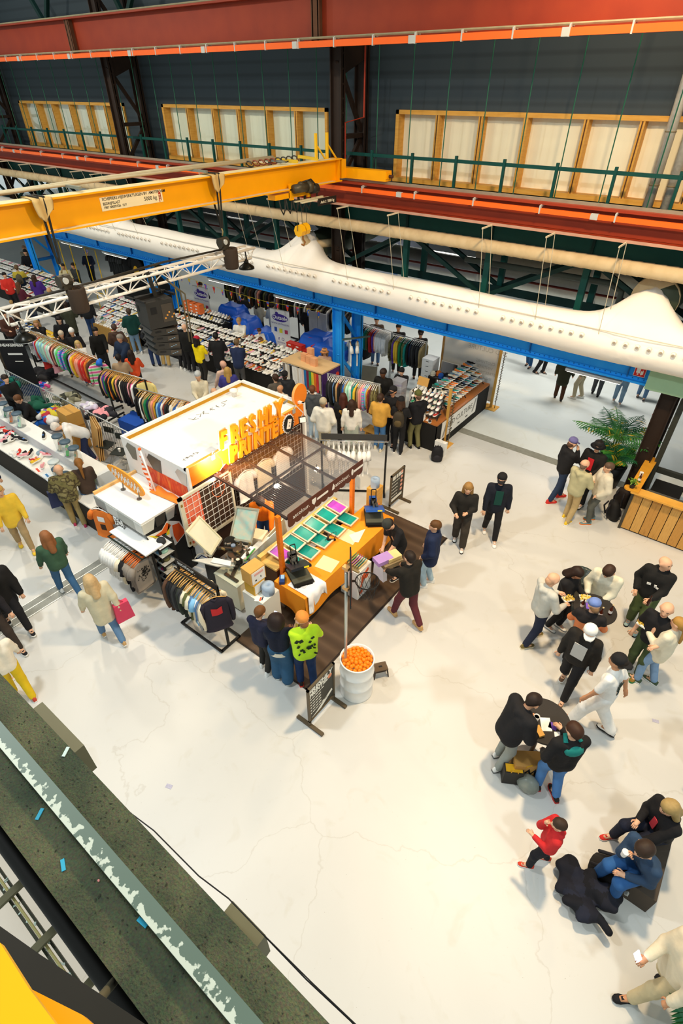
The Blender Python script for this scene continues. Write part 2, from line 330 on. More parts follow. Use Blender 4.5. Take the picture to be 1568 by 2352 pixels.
# foil wrapped pipes at the right
for x, r in ((-2.7, .1), (-2.35, .1)):
    g = MB().cyl((x, 14.18, 6.1), (x, 14.18, 11), r, n=14, m=0)
    for z in (6.6, 7.5, 8.4): g.cyl((x, 14.18, z), (x, 14.18, z+.02), r+.006, n=14, m=1)
    one('foil_pipe', g, [mat('#d6d0c2', .35, .25, .2, 16, .3), mat('#8a7a5c', .6)], 'silver foil wrapped vertical pipe in front of the right window, %s one' % ('left' if x < -2.5 else 'right'), 'pipe', smooth=True)
one('red_pipe', MB().tube([(-9.42, 13.2, 9.3), (-9.42, 13.2, 7.62), (-9.95, 13.15, 7.5), (-9.95, 13.15, 6.2)], .02, 6), mat('#a3341c', .5), 'thin red pipe bending beside the middle column', 'pipe')
# ---------------------------------------------------------------- aisle girder between the runway beam and the blue beam
for Y, tg in ((13.3, 'front'), (14.3, 'rear')):
    t = tag(thing('aisle_truss_%d' % (1 if Y < 14 else 2), 'dark green lattice girder with posts and diagonals above the white fabric duct, %s one' % tg, None, (-10, Y, 4)), kind='structure')
    part('top_chord', MB().box(-60, Y-.02, 5.28, 10, Y+.02, 5.84).box(-60, Y-.12, 5.26, 10, Y+.12, 5.3), M_TEAL, t)
    part('bottom_chord', MB().box(-60, Y-.1, 3.9, 10, Y+.1, 3.98).box(-60, Y-.1, 3.98, 10, Y-.08, 4.1), M_TEALD, t)
    for k in range(-20, 4):
        x = -5.68+2.34*k
        if x < -50: continue
        part('post', MB().box(x-.07, Y-.06, 3.95, x+.07, Y+.06, 5.3), M_TEAL, t)
        if Y < 14: part('stiffener', MB().box(x-.03, Y-.06, 5.3, x+.03, Y-.02, 5.84), M_TEALD, t)
        if k % 2 == 0: part('diagonal', MB().bar((x, Y, 4.05), (x-2.34, Y, 5.25), .07, .1), M_TEALD, t)
        else: part('diagonal', MB().bar((x-2.34, Y, 4.05), (x, Y, 5.25), .07, .1), M_TEALD, t)
struct('gallery_slab', MB().box(-62, 14.5, 5.2, 10, 46, 5.5), mat('#23211f', .9)); struct('wall_rear', MB().box(-62, 40, 0, 12, 40.3, 5.5), mat('#3a3a38', .9))
# spiral ducts in the aisle
def spiral(name, a, b, r, mt, label, n=20, step=.16, ring=None):
    a = np.array(a, float); b = np.array(b, float); L = np.linalg.norm(b-a); k = max(2, int(L/step)); P = []; rr = []
    for i in range(k+1):
        P += [a+(b-a)*(i/k), a+(b-a)*min(1, (i+.25)/k)]; rr += [r, r*1.035]
    t = thing(name, label, 'duct', ((a+b)/2-np.array((0, 0, r))))
    part('shell', MB().tube(P, rr, n), mt, t, True)
    for q in (ring or []):
        c = a+(b-a)*q; d = (b-a)/L; part('joint_ring', MB().tube([c-d*.06, c+d*.06], r*1.06, n), M_GRY, t, True)
    return t
M_GALV = mat('#b4b5ad', .38, .55, .1, 9); M_DUCTG = mat('#3c4434', .5, .1, .2, 4)
spiral('spiral_duct', (-24, 16.6, 3.75), (3, 16.6, 3.75), .33, M_GALV, 'silver corrugated spiral air duct running through the back aisle', ring=(.2, .35, .5, .62, .75, .87))
spiral('spiral_duct', (-6.9, 15.6, 4.62), (4, 15.6, 4.62), .42, mat('#8f8c80', .4, .5, .15, 9), 'large silver corrugated duct behind the green girder at the right', ring=(.3, .6))
one('brown_pipe', MB().tube([(-30, 15.4, 4.9), (-7, 15.4, 4.9)], .22, 14), mat('#4d3b24', .7), 'dull brown horizontal pipe in the shade under the gallery', 'pipe', smooth=True)
one('grey_pipe', MB().tube([(-6.5, 13.75, 4.72), (-2.9, 13.75, 4.72), (-2.6, 13.75, 4.6), (-2.6, 13.75, 4.2)], .07, 10), mat('#5c6259', .5), 'grey steam pipe with an elbow behind the girder posts', 'pipe', smooth=True)
one('red_rod', MB().tube([(-30, 15, 4.1), (4, 15, 4.1)], .03, 6), mat('#6b2418', .6), 'thin dark red sprinkler pipe under the spiral duct', 'pipe')
# tan wrapped duct under the runway beam
t = thing('wrapped_duct', 'long tan wrapped air pipe below the red runway beam', 'duct', (-10, 12.6, 5.2))
P = []; rr = []
for x in np.arange(-40, 8.01, .22): P += [(x, 12.6, 5.36), (x+.2, 12.6, 5.36)]; rr += [.135, .142]
part('shell', MB().tube(P, rr, 14), M_TAN, t, True)
part('drop_elbow', MB().tube([(-11.0, 12.6, 5.3), (-11.0, 12.6, 4.9), (-10.97, 12.68, 4.72), (-10.8, 12.9, 4.66), (-10.5, 13.5, 4.66)], .11, 12), M_TAN, t, True)
# ---------------------------------------------------------------- white fabric duct with nozzles
FX = [-11.15, -1.85]; FXn = [-20.5]
def bump(x): return max([math.exp(-((x-c)/.62)**2) for c in FX+FXn])
t = thing('fabric_duct', 'long white fabric air duct with a row of nozzles above the blue beam', 'duct', (-10, 12.65, 3.4))
def fd(u, v):
    x = -40+48*u; b = bump(x); a = 2*PI*v; r = .43*(1+.03*math.sin(x*1.7)); w = .02*math.sin(9*a+x*14)*b
    z = 3.92+math.sin(a)*r; y = 12.55+math.cos(a)*r
    if math.sin(a) > 0: z += b*.62*math.sin(a)**1.5*(1+w*3); y += b*(.42*math.sin(a)+.25*max(0, math.cos(a)))
    return (x, y+w, z)
part('fabric_hose', MB().grid(fd, 400, 28), mat('#f4ece0', .8, 0, .03, 3), t, True)
part('seam', MB().tube([(-40, 12.19, 4.2), (8, 12.19, 4.2)], .012, 5), mat('#cfc6b6', .8), t)
nz = MB().cyl((0, 0, 0), (0, -.05, -.012), .05, .04, 10); nzm = nz.mesh('nozzle', mat('#ede6da', .6), True)
nzh = MB().cyl((0, -.051, -.012), (0, -.053, -.0125), .028, n=8).mesh('opening', mat('#b9a893', .8))
for k, x in enumerate(np.arange(-24.4, 3.5, .225)):
    if k % 11 in (9, 10) or abs(x+1.3) < .05: continue
    o = ob('nozzle', nzm, t); o.location = (x+10, 12.13-12.65, 4.05-3.4)
    h = ob('opening', nzh, o)
for x, rr_ in ((-11.1, .42), (-1.8, .45)):
    s = spiral('branch_duct', (x, 13.0, 4.45 if x < -5 else 4.75), (x+.25, 17, 4.9), rr_, M_DUCTG, 'dark green round branch duct feeding the white fabric duct at the %s' % ('middle' if x < -5 else 'right'), step=.5)
    for y in (13.02, 13.22): part('strap_ring', MB().tube([(x, y, (4.45 if x < -5 else 4.75)), (x, y+.07, (4.46 if x < -5 else 4.76))], rr_*1.04, 20), M_TAN, s, True)
# thin hanger wires with arms from the runway beam
for k, px in enumerate([(800, 455), (915, 490), (1130, 515), (1275, 530), (1440, 550), (640, 440), (560, 425), (20, 372), (70, 378), (130, 386), (190, 396), (235, 402), (290, 410)]):
    p = aY(px[0], px[1], 12.2); x = p[0]
    g = MB().bar((x, 12.2, 5.87), (x, 11.72, 5.87), .025, .03).cyl((x, 11.75, 5.87), (x, 12.22, 3.96), .007, n=4).cyl((x+.02, 12.15, 5.87), (x+.02, 12.6, 4.34), .007, n=4)
    one('duct_hanger', g, mat('#cbbfa4', .5), 'bracket arm with two thin wires holding up the fabric duct', 'hanger', 'fabric duct hangers')
# ---------------------------------------------------------------- blue riveted beam with its concrete coping
t = tag(thing('blue_beam', 'bright blue riveted steel beam carrying the aisle edge', None, (-10, 13, 3)), kind='structure')
part('web', MB().box(-60, 13.0, 3.02, 8, 13.03, 3.4).box(-60, 12.9, 2.98, 8, 13.2, 3.03).box(-60, 12.985, 3.03, 8, 13.0, 3.1).box(-60, 12.92, 3.39, 8, 13.2, 3.41), M_BLUE, t)
rv = MB()
for x in np.arange(-30, 2, .12): rv.box(x-.011, 12.972, 3.06, x+.011, 12.986, 3.082)
tag(part('rivets', rv, M_BLUED, t), kind='stuff')
for x in np.arange(-29.4, 3, 2.3): part('stiffener', MB().box(x-.012, 12.93, 3.1, x+.012, 13.0, 3.39), M_BLUED, t)
for k, x in enumerate(np.arange(-30, 2.2, .46)):
    part('coping_block', MB().box(x+.006, 12.96+random.uniform(-.01, .01), 3.41, x+.454, 13.3, 3.53+random.uniform(-.01, .01)), M_CONC, t)
part('splice_plate', MB().box(-10.75, 12.965, 3.08, -10.3, 12.985, 3.38), M_BLUE, t)
s = thing('fire_sign', 'small red fire alarm sign with white pictogram on the blue beam', 'sign', aY(1470, 853, 12.96))
p = aY(1470, 853, 12.965)
part('plate', MB().box(p[0]-.12, 12.955, p[2]-.12, p[0]+.12, 12.965, p[2]+.12, 0).box(p[0]-.11, 12.951, p[2]-.11, p[0]+.11, 12.956, p[2]+.11, 1), [M_WHT, mat('#cf2320', .4)], s)
part('pictogram', MB().box(p[0]-.075, 12.948, p[2]-.04, p[0]+.005, 12.952, p[2]+.075).ext([(p[0]+.03, 12.948, p[2]-.08), (p[0]+.075, 12.948, p[2]-.05), (p[0]+.07, 12.948, p[2]+.01), (p[0]+.055, 12.948, p[2]+.045), (p[0]+.045, 12.948, p[2]+.0), (p[0]+.025, 12.948, p[2]+.02), (p[0]+.015, 12.948, p[2]-.05)], (0, .003, 0)).box(p[0]-.05, 12.948, p[2]-.08, p[0]-.02, 12.952, p[2]-.05), M_WHT, s)
# strip lights under the beam
for a, b in (((477, 637), (548, 660)), ((632, 683), (705, 702)), ((140, 555), (188, 567)), ((238, 580), (290, 594)), ((1300, 847), (1425, 886))):
    A = aY(*a, 13.5); Bq = aY(*b, 13.5); z = 2.66
    q = thing('strip_light', 'white fluorescent strip light hanging under the blue beam', 'lamp', (A[0], 13.5, z), group='strip lights under the blue beam')
    part('housing', MB().box(A[0], 13.42, z, Bq[0], 13.58, z+.07), M_WHT, q); part('hanger', MB().cyl(((A[0]+Bq[0])/2, 13.5, z+.07), ((A[0]+Bq[0])/2, 13.2, 3.0), .008, n=4), M_GRY, q); part('tube', MB().cyl((A[0]+.03, 13.5, z-.02), (Bq[0]-.03, 13.5, z-.02), .02, n=8), mat('#fff6e2', .4, 0, 0, 1, 0, 6), q)
for x, pw in ((-27, 60), (-21, 60), (-15.5, 80), (-9, 200), (-3.5, 300)): lamp('aisle_tube_light', 'AREA', (x, 19, 4.9), pw, (1, .98, .94), 3, (x, 18.5, 0), .6)
for x in (-25, -14, -5): lamp('aisle_tube_light', 'AREA', (x, 25, 5.0), 90, (.92, 1, .98), 4, (x, 25, 0), .4)
# ---------------------------------------------------------------- yellow travelling crane
GX = -9.42; Y0, Y1 = -1.2, 12.15
t = thing('overhead_crane', 'yellow travelling crane girder with lettered load plate', 'crane', (GX, 6, 6.39))
g = MB().box(GX-.012, Y0, 6.41, GX+.012, Y1, 6.86).box(GX-.14, Y0, 6.84, GX+.14, Y1, 6.865).box(GX-.14, Y0, 6.39, GX+.14, Y1, 6.415)
g.ext([(GX+.012, 12.05, 6.415), (GX+.13, 12.05, 6.415), (GX+.13, 12.05, 6.84), (GX+.012, 12.05, 6.84)], (0, .012, 0))
part('girder', g, M_YEL, t)
part('flange_dust', MB().box(GX-.14, Y0, 6.865, GX+.14, 11.9, 6.87).box(GX+.02, Y0, 6.415, GX+.135, 11.9, 6.42), mat('#cdbb8e', .9, 0, .2), t)
part('end_carriage', MB().box(GX-.14, 12.14, 6.45, GX+.14, 12.3, 6.84).box(-11.0, 12.28, 6.45, -8.1, 12.52, 6.66).box(-8.1, 12.3, 6.5, -8.08, 12.5, 6.62), M_YEL, t)
part('buffer', MB().cyl((-8.1, 12.4, 6.55), (-7.98, 12.4, 6.55), .035, n=10), mat('#4a2a1c', .7), t)
for a, b, zz in (((-9.35, 11.3), (-10.1, 11.5), 6.9), ((-9.35, 10.6), (-10.1, 10.7), 6.9)): part('platform_bar', MB().bar((a[0], a[1], zz), (b[0], b[1], zz), .05, .06), mat('#d9b225', .5), t)
for yy in (11.35, 11.75): part('buffer_stop', MB().box(GX-.03, yy-.025, 6.86, GX+.02, yy+.025, 7.38).bar((GX, yy+.02, 7.15), (GX, yy+.33, 6.87), .03, .03), mat('#e9b51b', .45), t)
for yy, L_ in ((5.35, .55), (8.0, .5), (10.2, .5)): part('tray_arm', MB().bar((GX-.5, yy, 6.93), (GX+.05, yy, 6.93), .05, .04), mat('#8e9183', .4, .5), t)
part('cable_tray', MB().tube([(GX-.42, -1, 6.9), (GX-.42, 4.2, 6.93), (GX-.4, 7, 6.98), (GX-.38, 10.3, 6.98)], .035, 8).tube([(GX-.36, -1, 6.9), (GX-.35, 6, 6.95), (GX-.33, 10.3, 6.97)], .025, 6), mat('#b7a988', .7), t, True)
for yy in np.arange(9.4, 11, .18): part('cable_loop', MB().tube([(GX-.25+.1*math.cos(a), yy+.1*a/6, 6.93+.05*math.sin(a)) for a in np.arange(0, 6.3, .7)], .014, 5), mat('#7e3a1c' if int(yy*10) % 2 else '#3a352c', .6), t)
# load plate with the maker's lettering
px0, px1 = aX(234, 480, GX+.02), aX(374, 455, GX+.02); XP = GX+.014
y0, y1 = px0[1], px1[1]; zc = 6.655
pl = part('load_plate', MB().box(XP, y0, 6.555, XP+.005, y1, 6.755), mat('#f0dfb4', .5, 0, .03), t)
ink = mat('#2b2620', .6); XT = XP+.0055
for txt, sz, yy, zz, al in (('SCHIPPERS HIJSWERKTUIGEN BV  AMSTERDAM', .062, y0+.04, 6.722, 'LEFT'), ('BEDRIJFSLAST', .055, y0+.04, 6.655, 'LEFT'), ('1987 NR871026  15 F', .05, y0+.04, 6.6, 'LEFT'), ('5000 kg', .085, y1-.13, 6.638, 'RIGHT')):
    text('lettering', txt, sz, (XT, yy, zz), (0, 1, 0), (0, 0, 1), ink, pl, .0008, al, bold=.0012)
part('red_arrow', MB().ext([(XT, y1-.09, 6.68), (XT, y1-.03, 6.68), (XT, y1-.06, 6.74)], (.002, 0, 0)).box(XT, y1-.085, 6.56, XT+.002, y1-.07, 6.67).box(XT, y1-.05, 6.58, XT+.002, y1-.035, 6.68).box(XT, y1-.085, 6.61, XT+.002, y1-.035, 6.622).box(XT, y1-.085, 6.645, XT+.002, y1-.035, 6.657), mat('#b5371d', .5), pl)
# hoist trolley
hy = aX(690, 440, GX+.1)[1]
t = thing('chain_hoist', 'yellow and black hoist trolley riding under the crane girder', 'hoist', (GX, hy, 6.1))
K = mat('#2b2a24', .45, .2)
part('trolley_frame', MB().box(GX-.12, hy-.85, 6.24, GX+.1, hy-.4, 6.34).box(GX+.1, hy-.4, 6.2, GX+.14, hy-.28, 6.52).box(GX+.1, hy+.2, 6.2, GX+.14, hy+.3, 6.5).box(GX-.14, hy-.4, 6.24, GX+.12, hy+.3, 6.34), M_YEL, t)
part('motor', MB().cyl((GX+.22, hy-.36, 6.42), (GX+.22, hy+.08, 6.42), .09, n=14).cyl((GX+.22, hy+.08, 6.42), (GX+.22, hy+.2, 6.42), .12, n=14).ball((GX+.2, hy-.1, 6.47), (.07, .1, .08), 10), mat('#4c4433', .4, .3), t, True)
part('gearbox', MB().cyl((GX+.2, hy+.24, 6.36), (GX+.2, hy+.46, 6.36), .1, n=12).tube([(GX+.2, hy-.1, 6.52), (GX+.25, hy+.2, 6.56), (GX+.25, hy+.42, 6.4), (GX+.2, hy+.46, 6.2)], .018, 6), K, t, True)
part('hoist_beam', MB().box(GX+.1, hy-.25, 6.14, GX+.16, hy+.75, 6.17).box(GX+.3, hy-.25, 6.14, GX+.36, hy+.75, 6.17), mat('#cfc3a0', .5), t)
nb = part('name_board', MB().box(GX+.34, hy+.3, 6.02, GX+.37, hy+.98, 6.17), mat('#201d19', .5), t)
text('lettering', 'AxA 2  5000 kg', .08, (GX+.372, hy+.64, 6.09), (0, 1, 0), (0, 0, 1), mat('#e8dcc0', .6), nb, .001, bold=.001)
for k in range(5):
    yy = hy-.75+.22*k; part('festoon_cable', MB().tube([(GX+.12, yy, 6.24), (GX+.14, yy+.03, 6.05), (GX+.15, yy+.09, 5.95), (GX+.14, yy+.16, 6.05), (GX+.12, yy+.19, 6.24)], .016, 6), K, t, True)
bz = 5.55
hb = thing('hook_block', 'yellow double sheave hook block hanging from the hoist', 'hook', (GX+.15, hy-.08, bz-.3))
part('sheave_housing', MB().cyl((GX+.15, hy-.2, bz), (GX+.15, hy-.06, bz), .13, n=8).cyl((GX+.15, hy-.03, bz+.01), (GX+.15, hy+.11, bz+.01), .13, n=8), mat('#e8a90f', .4), hb)
part('hook', MB().tube([(GX+.15, hy-.04, bz-.1), (GX+.15, hy-.04, bz-.2), (GX+.15, hy+.03, bz-.27), (GX+.15, hy-.02, bz-.34), (GX+.15, hy-.09, bz-.3)], .022, 7), mat('#8d5d2c', .6), hb, True)
for dy in (-.22, -.05, .12): part('wire_rope', MB().cyl((GX+.15, hy+dy, bz), (GX+.15, hy+dy*.9, 6.2), .008, n=4), K, hb)
# slings, chain hoists, bags and truss
M_STRAP = mat('#23211c', .8); M_CLOTH = mat('#c2a065', .9, 0, .12, 14); M_BAG = patmat('chain_bag', ['#2a211a', '#3a2d22', '#33291f'], 8, 4, .9, stretch=(6, 6, 1))
for k, (py, wide) in enumerate(((96, 1), (497, 0))):
    y = aX(py, 470 if k == 0 else 410, GX+.14)[1]; lab = ('near the left edge', 'right of the load plate')[k]
    t = thing('sling', 'black sling over a tan pad on the yellow girder, %s' % lab, 'sling', (GX, y, 6.0))
    X = GX+.15; dx = .03
    part('pad', MB().grid(lambda u, v: (GX-.17+.34*min(1, u*1.6)+(.02+.03*math.sin(v*9))*(u > .6), y-.14+.28*v+.02*math.sin(u*7+v*3), 6.885-(max(0, u-.62)*(.62+.2*math.sin(v*5)))), 16, 10, 0, .006), M_CLOTH, t, True)
    for s_ in (-1, 1):
        part('strap', MB().bar((X+.02, y+s_*dx*1.6, 6.9), (GX+.12, y+s_*.02, 5.95), .035, .012, 0, (1, 0, 0)).bar((GX+.16, y+s_*dx*1.6, 6.9), (GX-.16, y+s_*dx*1.6, 6.9), .035, .012), M_STRAP, t)
    part('back_strap', MB().bar((GX-.16, y, 6.9), (GX+.08, y+.01, 5.95), .04, .012, 0, (1, 0, 0)), M_STRAP, t)
    c = thing('chain_motor', 'small black chain motor hanging in the sling, %s' % lab, 'hoist', (GX+.1, y, 5.5))
    part('shackle', MB().tube([(GX+.1, y, 5.96), (GX+.1, y+.03, 5.88), (GX+.1, y, 5.8)], .014, 6), mat('#a08a5c', .4, .5), c, True)
    part('motor_body', MB().cyl((GX+.1, y-.1, 5.68), (GX+.1, y+.1, 5.68), .1, n=12).box(GX+.02, y-.07, 5.56, GX+.18, y+.07, 5.74), mat('#3b352a', .45, .3), c)
    part('brake_cap', MB().cyl((GX+.17, y-.02, 5.7), (GX+.21, y-.02, 5.7), .05, n=10), M_GRY, c)
    for q in range(7): part('chain', MB().tube([(GX+.08+.02*math.sin(q*2.1), y+.1*math.cos(q), 5.6), (GX+.1+.05*math.sin(q), y+.06+.05*math.cos(q*1.7), 5.48), (GX+.08, y+.09, 5.34)], .01, 5), mat('#7c6440', .5, .4), c)
    b = thing('chain_bag', 'dark brown cloth bag catching the hoist chain, %s' % lab, 'bag', (GX+.13, y+.1, 5.15))
    bx, by = GX+.15, y+.12
    part('bag_shell', MB().lathe((bx, by, 5.16), [(.13, 0), (.15, .04), (.155, .36), (.145, .4), (.135, .4), (.135, .1)], 18), M_BAG, b, True)
    part('bag_strap', MB().bar((bx-.02, by-.13, 5.5), (GX+.05, y, 5.62), .03, .01).bar((bx, by+.13, 5.5), (GX+.08, y+.05, 5.62), .03, .01), M_STRAP, b)
TY0, TY1, TZ = 3.55, 9.02, 5.43
t = thing('lighting_truss', 'white painted triangular lighting truss hung under the crane girder', 'truss', (-9.45, 6.3, 5.2))
M_TR = mat('#e6ded0', .45, .1, .05); ch = [(-9.31, 5.43), (-9.59, 5.43), (-9.45, 5.2)]
for nm, (x, z) in zip(('top_chord', 'top_chord', 'bottom_chord'), ch): part(nm, MB().cyl((x, TY0+(.05 if nm[0] == 'b' else 0), z), (x, TY1, z), .027, n=10), M_TR, t, True)
n = 22; dy = (TY1-TY0)/n
lm = MB().cyl((0, 0, 0), (0, 0, 1), .011, n=5).mesh('lacing', M_TR)
def strut(p, q):
    o = ob('lacing', lm, t); p = np.array(p); q = np.array(q); d = Vector(q-p); o.location = Vector(p)-t.location; o.rotation_mode = 'QUATERNION'
    o.rotation_quaternion = d.to_track_quat('Z', 'Y'); o.scale = (1, 1, d.length)
for k in range(n):
    y = TY0+.04+k*dy
    for i, j in ((0, 2), (1, 2), (0, 1)):
        a, b = (ch[i], ch[j]) if k % 2 == 0 else (ch[j], ch[i]); strut((a[0], y, a[1]), (b[0], y+dy*.95, b[1]))
for y in (TY0+.02, TY0+1.8, TY1-2.2, TY1-.02):
    for i, j in ((0, 2), (1, 2), (0, 1)): strut((ch[i][0], y, ch[i][1]), (ch[j][0], y, ch[j][1]))
one('truss_cable', MB().tube([(-9.6, TY0-.6, 5.3), (-9.6, TY0+.6, 5.47), (-9.56, TY0+2.2, 5.49), (-9.58, TY0+3.2, 5.52), (-9.6, TY1-.4, 5.47)], .02, 6).tube([(-9.55, TY0+.5, 5.48), (-9.5, TY0+1.4, 5.5), (-9.57, TY0+2.9, 5.52)], .016, 6), mat('#2e2a23', .7), 'dark cable bundle lying along the lighting truss', 'cable', smooth=True)
for k, (px, py) in enumerate(((56, 775), (566, 612))):
    p = aX(px, py, -9.42)
    l = thing('truss_lamp', 'round black disc lamp hanging from the %s end of the truss' % ('left', 'right')[k], 'lamp', (p[0], p[1], p[2]-.05))
    part('dish', MB().lathe((p[0], p[1], p[2]-.04), [(.05, .12), (.09, .09), (.17, .03), (.175, .0), (.15, -.005)], 20), mat('#16150f', .3, .4), l, True)
    part('rim_glass', MB().lathe((p[0], p[1], p[2]-.05), [(.165, .012), (.172, .0), (.12, -.004)], 20, cap=True), mat('#d9dcdf', .15, .2), l, True)
    part('bracket', MB().tube([(p[0], p[1], p[2]+.08), (p[0]+.02, p[1], p[2]+.18), (p[0], p[1], TZ-.2 if k == 0 else TZ-.04)], .016, 6).cyl((p[0], p[1]-.03, p[2]+.1), (p[0], p[1]+.03, p[2]+.1), .05, n=8), M_BLK, l)
# line array loudspeakers
AY, AX = 6.25, -9.42
M_SPK = mat('#24221e', .55, 0, .1); a = thing('rigging_frame', 'black rigging frame and straps holding the loudspeaker array', 'frame', (AX, AY, 5.0))
part('strap', MB().bar((AX+.12, AY-.05, 5.5), (AX+.12, AY+.02, 5.05), .08, .02, 0, (1, 0, 0)).bar((AX, AY+.1, 5.45), (AX+.05, AY+.22, 5.05), .03, .02), M_STRAP, a)
part('fly_bar', MB().box(AX-.3, AY-.38, 5.03, AX+.3, AY-.34, 5.07).box(AX-.3, AY+.3, 5.03, AX+.3, AY+.34, 5.07).box(AX-.02, AY-.38, 5.03, AX+.02, AY+.34, 5.08), M_BLK, a)
part('cable', MB().tube([(AX+.3, AY+.2, 5.35), (AX+.42, AY+.38, 5.1), (AX+.42, AY+.4, 4.6), (AX+.38, AY+.42, 4.1)], .018, 6).tube([(AX+.3, AY+.25, 5.3), (AX+.46, AY+.45, 5.05), (AX+.44, AY+.46, 4.5), (AX+.36, AY+.5, 4.05)], .015, 6), mat('#4f452f', .7), a, True)
def spk(zt, h, d, tilt, lab, big):
    s = thing('loudspeaker', lab, 'loudspeaker', (AX+.05, AY, zt-h)); s.rotation_euler = (R(tilt), 0, R(-14)); w = .28
    g = MB()
    if big: g.box(-w, -.27, 0, w, .27, h)
    else: g.ext([(-w, -.25, .02), (w, -.25, .02), (w, .25, -.02), (-w, .25, -.02)], (0, 0, h)).ext([(-w-.002, -.25, .02), (-w-.002, -.31, h*.5), (-w-.002, -.25, h)], (w*2+.004, 0, 0))
    part('cabinet', g, M_SPK, s, w=False)
    part('grip', MB().box(w, -.2, h*.55, w+.004, -.08, h*.8).box(-w+.06, -.274 if big else -.32, h*.5, -w+.16, -.27 if big else -.25, h*.72), mat('#0c0b0a', .7), s, w=False)
    gp = MB().box(w, .02, h*.18, w+.006, .28, h*.85)
    gp.v[-1][:, 1] *= .85; part('connector_panel', gp, mat('#3a332a', .5), s, w=False)
    c = MB()
    for i in range(5 if big else 3): c.box(w+.006, .05+.045*i, h*(.3+.1*(i % 3)), w+.012, .08+.045*i, h*(.36+.1*(i % 3)))
    part('connectors', c, mat('#c98a3c' if big else '#7aa3c0', .4, .2), s, w=False)
spk(5.02, .5, .66, 0, 'large black bass loudspeaker at the top of the hanging array', True)
for k, z in enumerate((4.49, 4.35, 4.21, 4.07)): spk(z, .125, .6, -2-2.5*k, 'slim black line array cabinet, %s below the bass loudspeaker' % ('first', 'second', 'third', 'lowest')[k], False)
# ---------------------------------------------------------------- near runway right under the camera
def nearmat():
    m, N, L, B = newmat('dusty_green_steel'); t = N.new('ShaderNodeTexCoord')
    def nz(sc, d): n = N.new('ShaderNodeTexNoise'); n.inputs['Scale'].default_value = sc; n.inputs['Detail'].default_value = d; L.new(t.outputs['Object'], n.inputs[0]); return n
    n1 = nz(5, 10); n2 = nz(130, 3); r = N.new('ShaderNodeValToRGB'); e = r.color_ramp.elements; e[0].position = .35; e[1].position = .66
    e[0].color = (*lin('#2e3b22'), 1); e[1].color = (*lin('#525432'), 1); L.new(n1.outputs[0], r.inputs[0])
    x = N.new('ShaderNodeMix'); x.data_type = 'RGBA'; x.blend_type = 'OVERLAY'; x.inputs[0].default_value = .75; L.new(r.outputs[0], x.inputs[6]); L.new(n2.outputs[1], x.inputs[7])
    hs = N.new('ShaderNodeHueSaturation'); hs.inputs['Saturation'].default_value = .8; L.new(x.outputs[2], hs.inputs['Color'])
    L.new(hs.outputs[0], B.inputs['Base Color']); B.inputs['Roughness'].default_value = .9
    b = N.new('ShaderNodeBump'); b.inputs['Distance'].default_value = .006; L.new(n2.outputs[0], b.inputs['Height']); L.new(b.outputs[0], B.inputs['Normal']); return m
def railmat():
    m, N, L, B = newmat('worn_rail_paint'); t = N.new('ShaderNodeTexCoord'); sp = N.new('ShaderNodeSeparateXYZ'); L.new(t.outputs['Object'], sp.inputs[0])
    n = N.new('ShaderNodeTexNoise'); n.inputs['Scale'].default_value = 34; n.inputs['Detail'].default_value = 6; L.new(t.outputs['Object'], n.inputs[0])
    k = N.new('ShaderNodeMath'); k.operation = 'MULTIPLY_ADD'; k.inputs[1].default_value = 14; k.inputs[2].default_value = .5; L.new(sp.outputs[1], k.inputs[0])
    a = N.new('ShaderNodeMath'); a.operation = 'MULTIPLY_ADD'; a.inputs[1].default_value = 2.0; L.new(n.outputs[0], a.inputs[0]); 
    s2 = N.new('ShaderNodeMath'); s2.operation = 'SUBTRACT'; s2.inputs[0].default_value = .45; L.new(k.outputs[0], s2.inputs[1]); L.new(s2.outputs[0], a.inputs[2])
    r = N.new('ShaderNodeValToRGB'); e = r.color_ramp.elements; e[0].position = .93; e[1].position = .99; e[0].color = (*lin('#55685d'), 1); e[1].color = (*lin('#b9c3b6'), 1)
    L.new(a.outputs[0], r.inputs[0]); L.new(r.outputs[0], B.inputs['Base Color']); B.inputs['Roughness'].default_value = .5; return m
NZ = 6.1; YL, YR = -.108, .207
t = tag(thing('near_runway', 'dusty dark green runway beam right below the camera with a worn crane rail', None, (-1, .05, 5.5)), kind='structure')
part('top_flange', MB().box(-14, YL, NZ-.025, 6, YR, NZ), nearmat(), t); part('web', MB().box(-14, .03, 5.5, 6, .06, NZ-.025), M_DARK, t)
part('rail', MB().box(-14, .034, NZ, 6, .09, NZ+.05), railmat(), t)
part('bottom_flange', MB().box(-14, YL, 5.48, 6, YR, 5.5), M_DARK, t)
for k, ((xa, ya), (xb, yb), zz) in enumerate((((93, 1615), (206, 1752), 5.98), ((545, 2055), (600, 2150), 5.95))):
    A = at(xa, ya, zz); Bq = at(xb, yb, zz)
    part('junction_box', MB().ext([(A[0], YR-.02, zz-.2), (A[0], YR+.055, zz-.2), (A[0], YR+.055, zz), (A[0], YR-.02, zz)], (.34 if k == 0 else .16, 0, 0)), mat('#6a664c', .6, .1, .12), t)
part('signal_cable', MB().tube([(-1.6, .17, 6.05), (-1.15, .21, 6.06), (-1.03, .222, 6.08), (-.79, .226, 6.08), (-.66, .243, 6.08), (-.5, .243, 6.08), (-.32, .243, 6.08), (-.16, .251, 6.08), (.3, .25, 6.05)], .0022, 6).tube([(-.5, .243, 6.085), (-.3, .247, 6.085), (-.1, .255, 6.085)], .0018, 5), M_BLK, t)
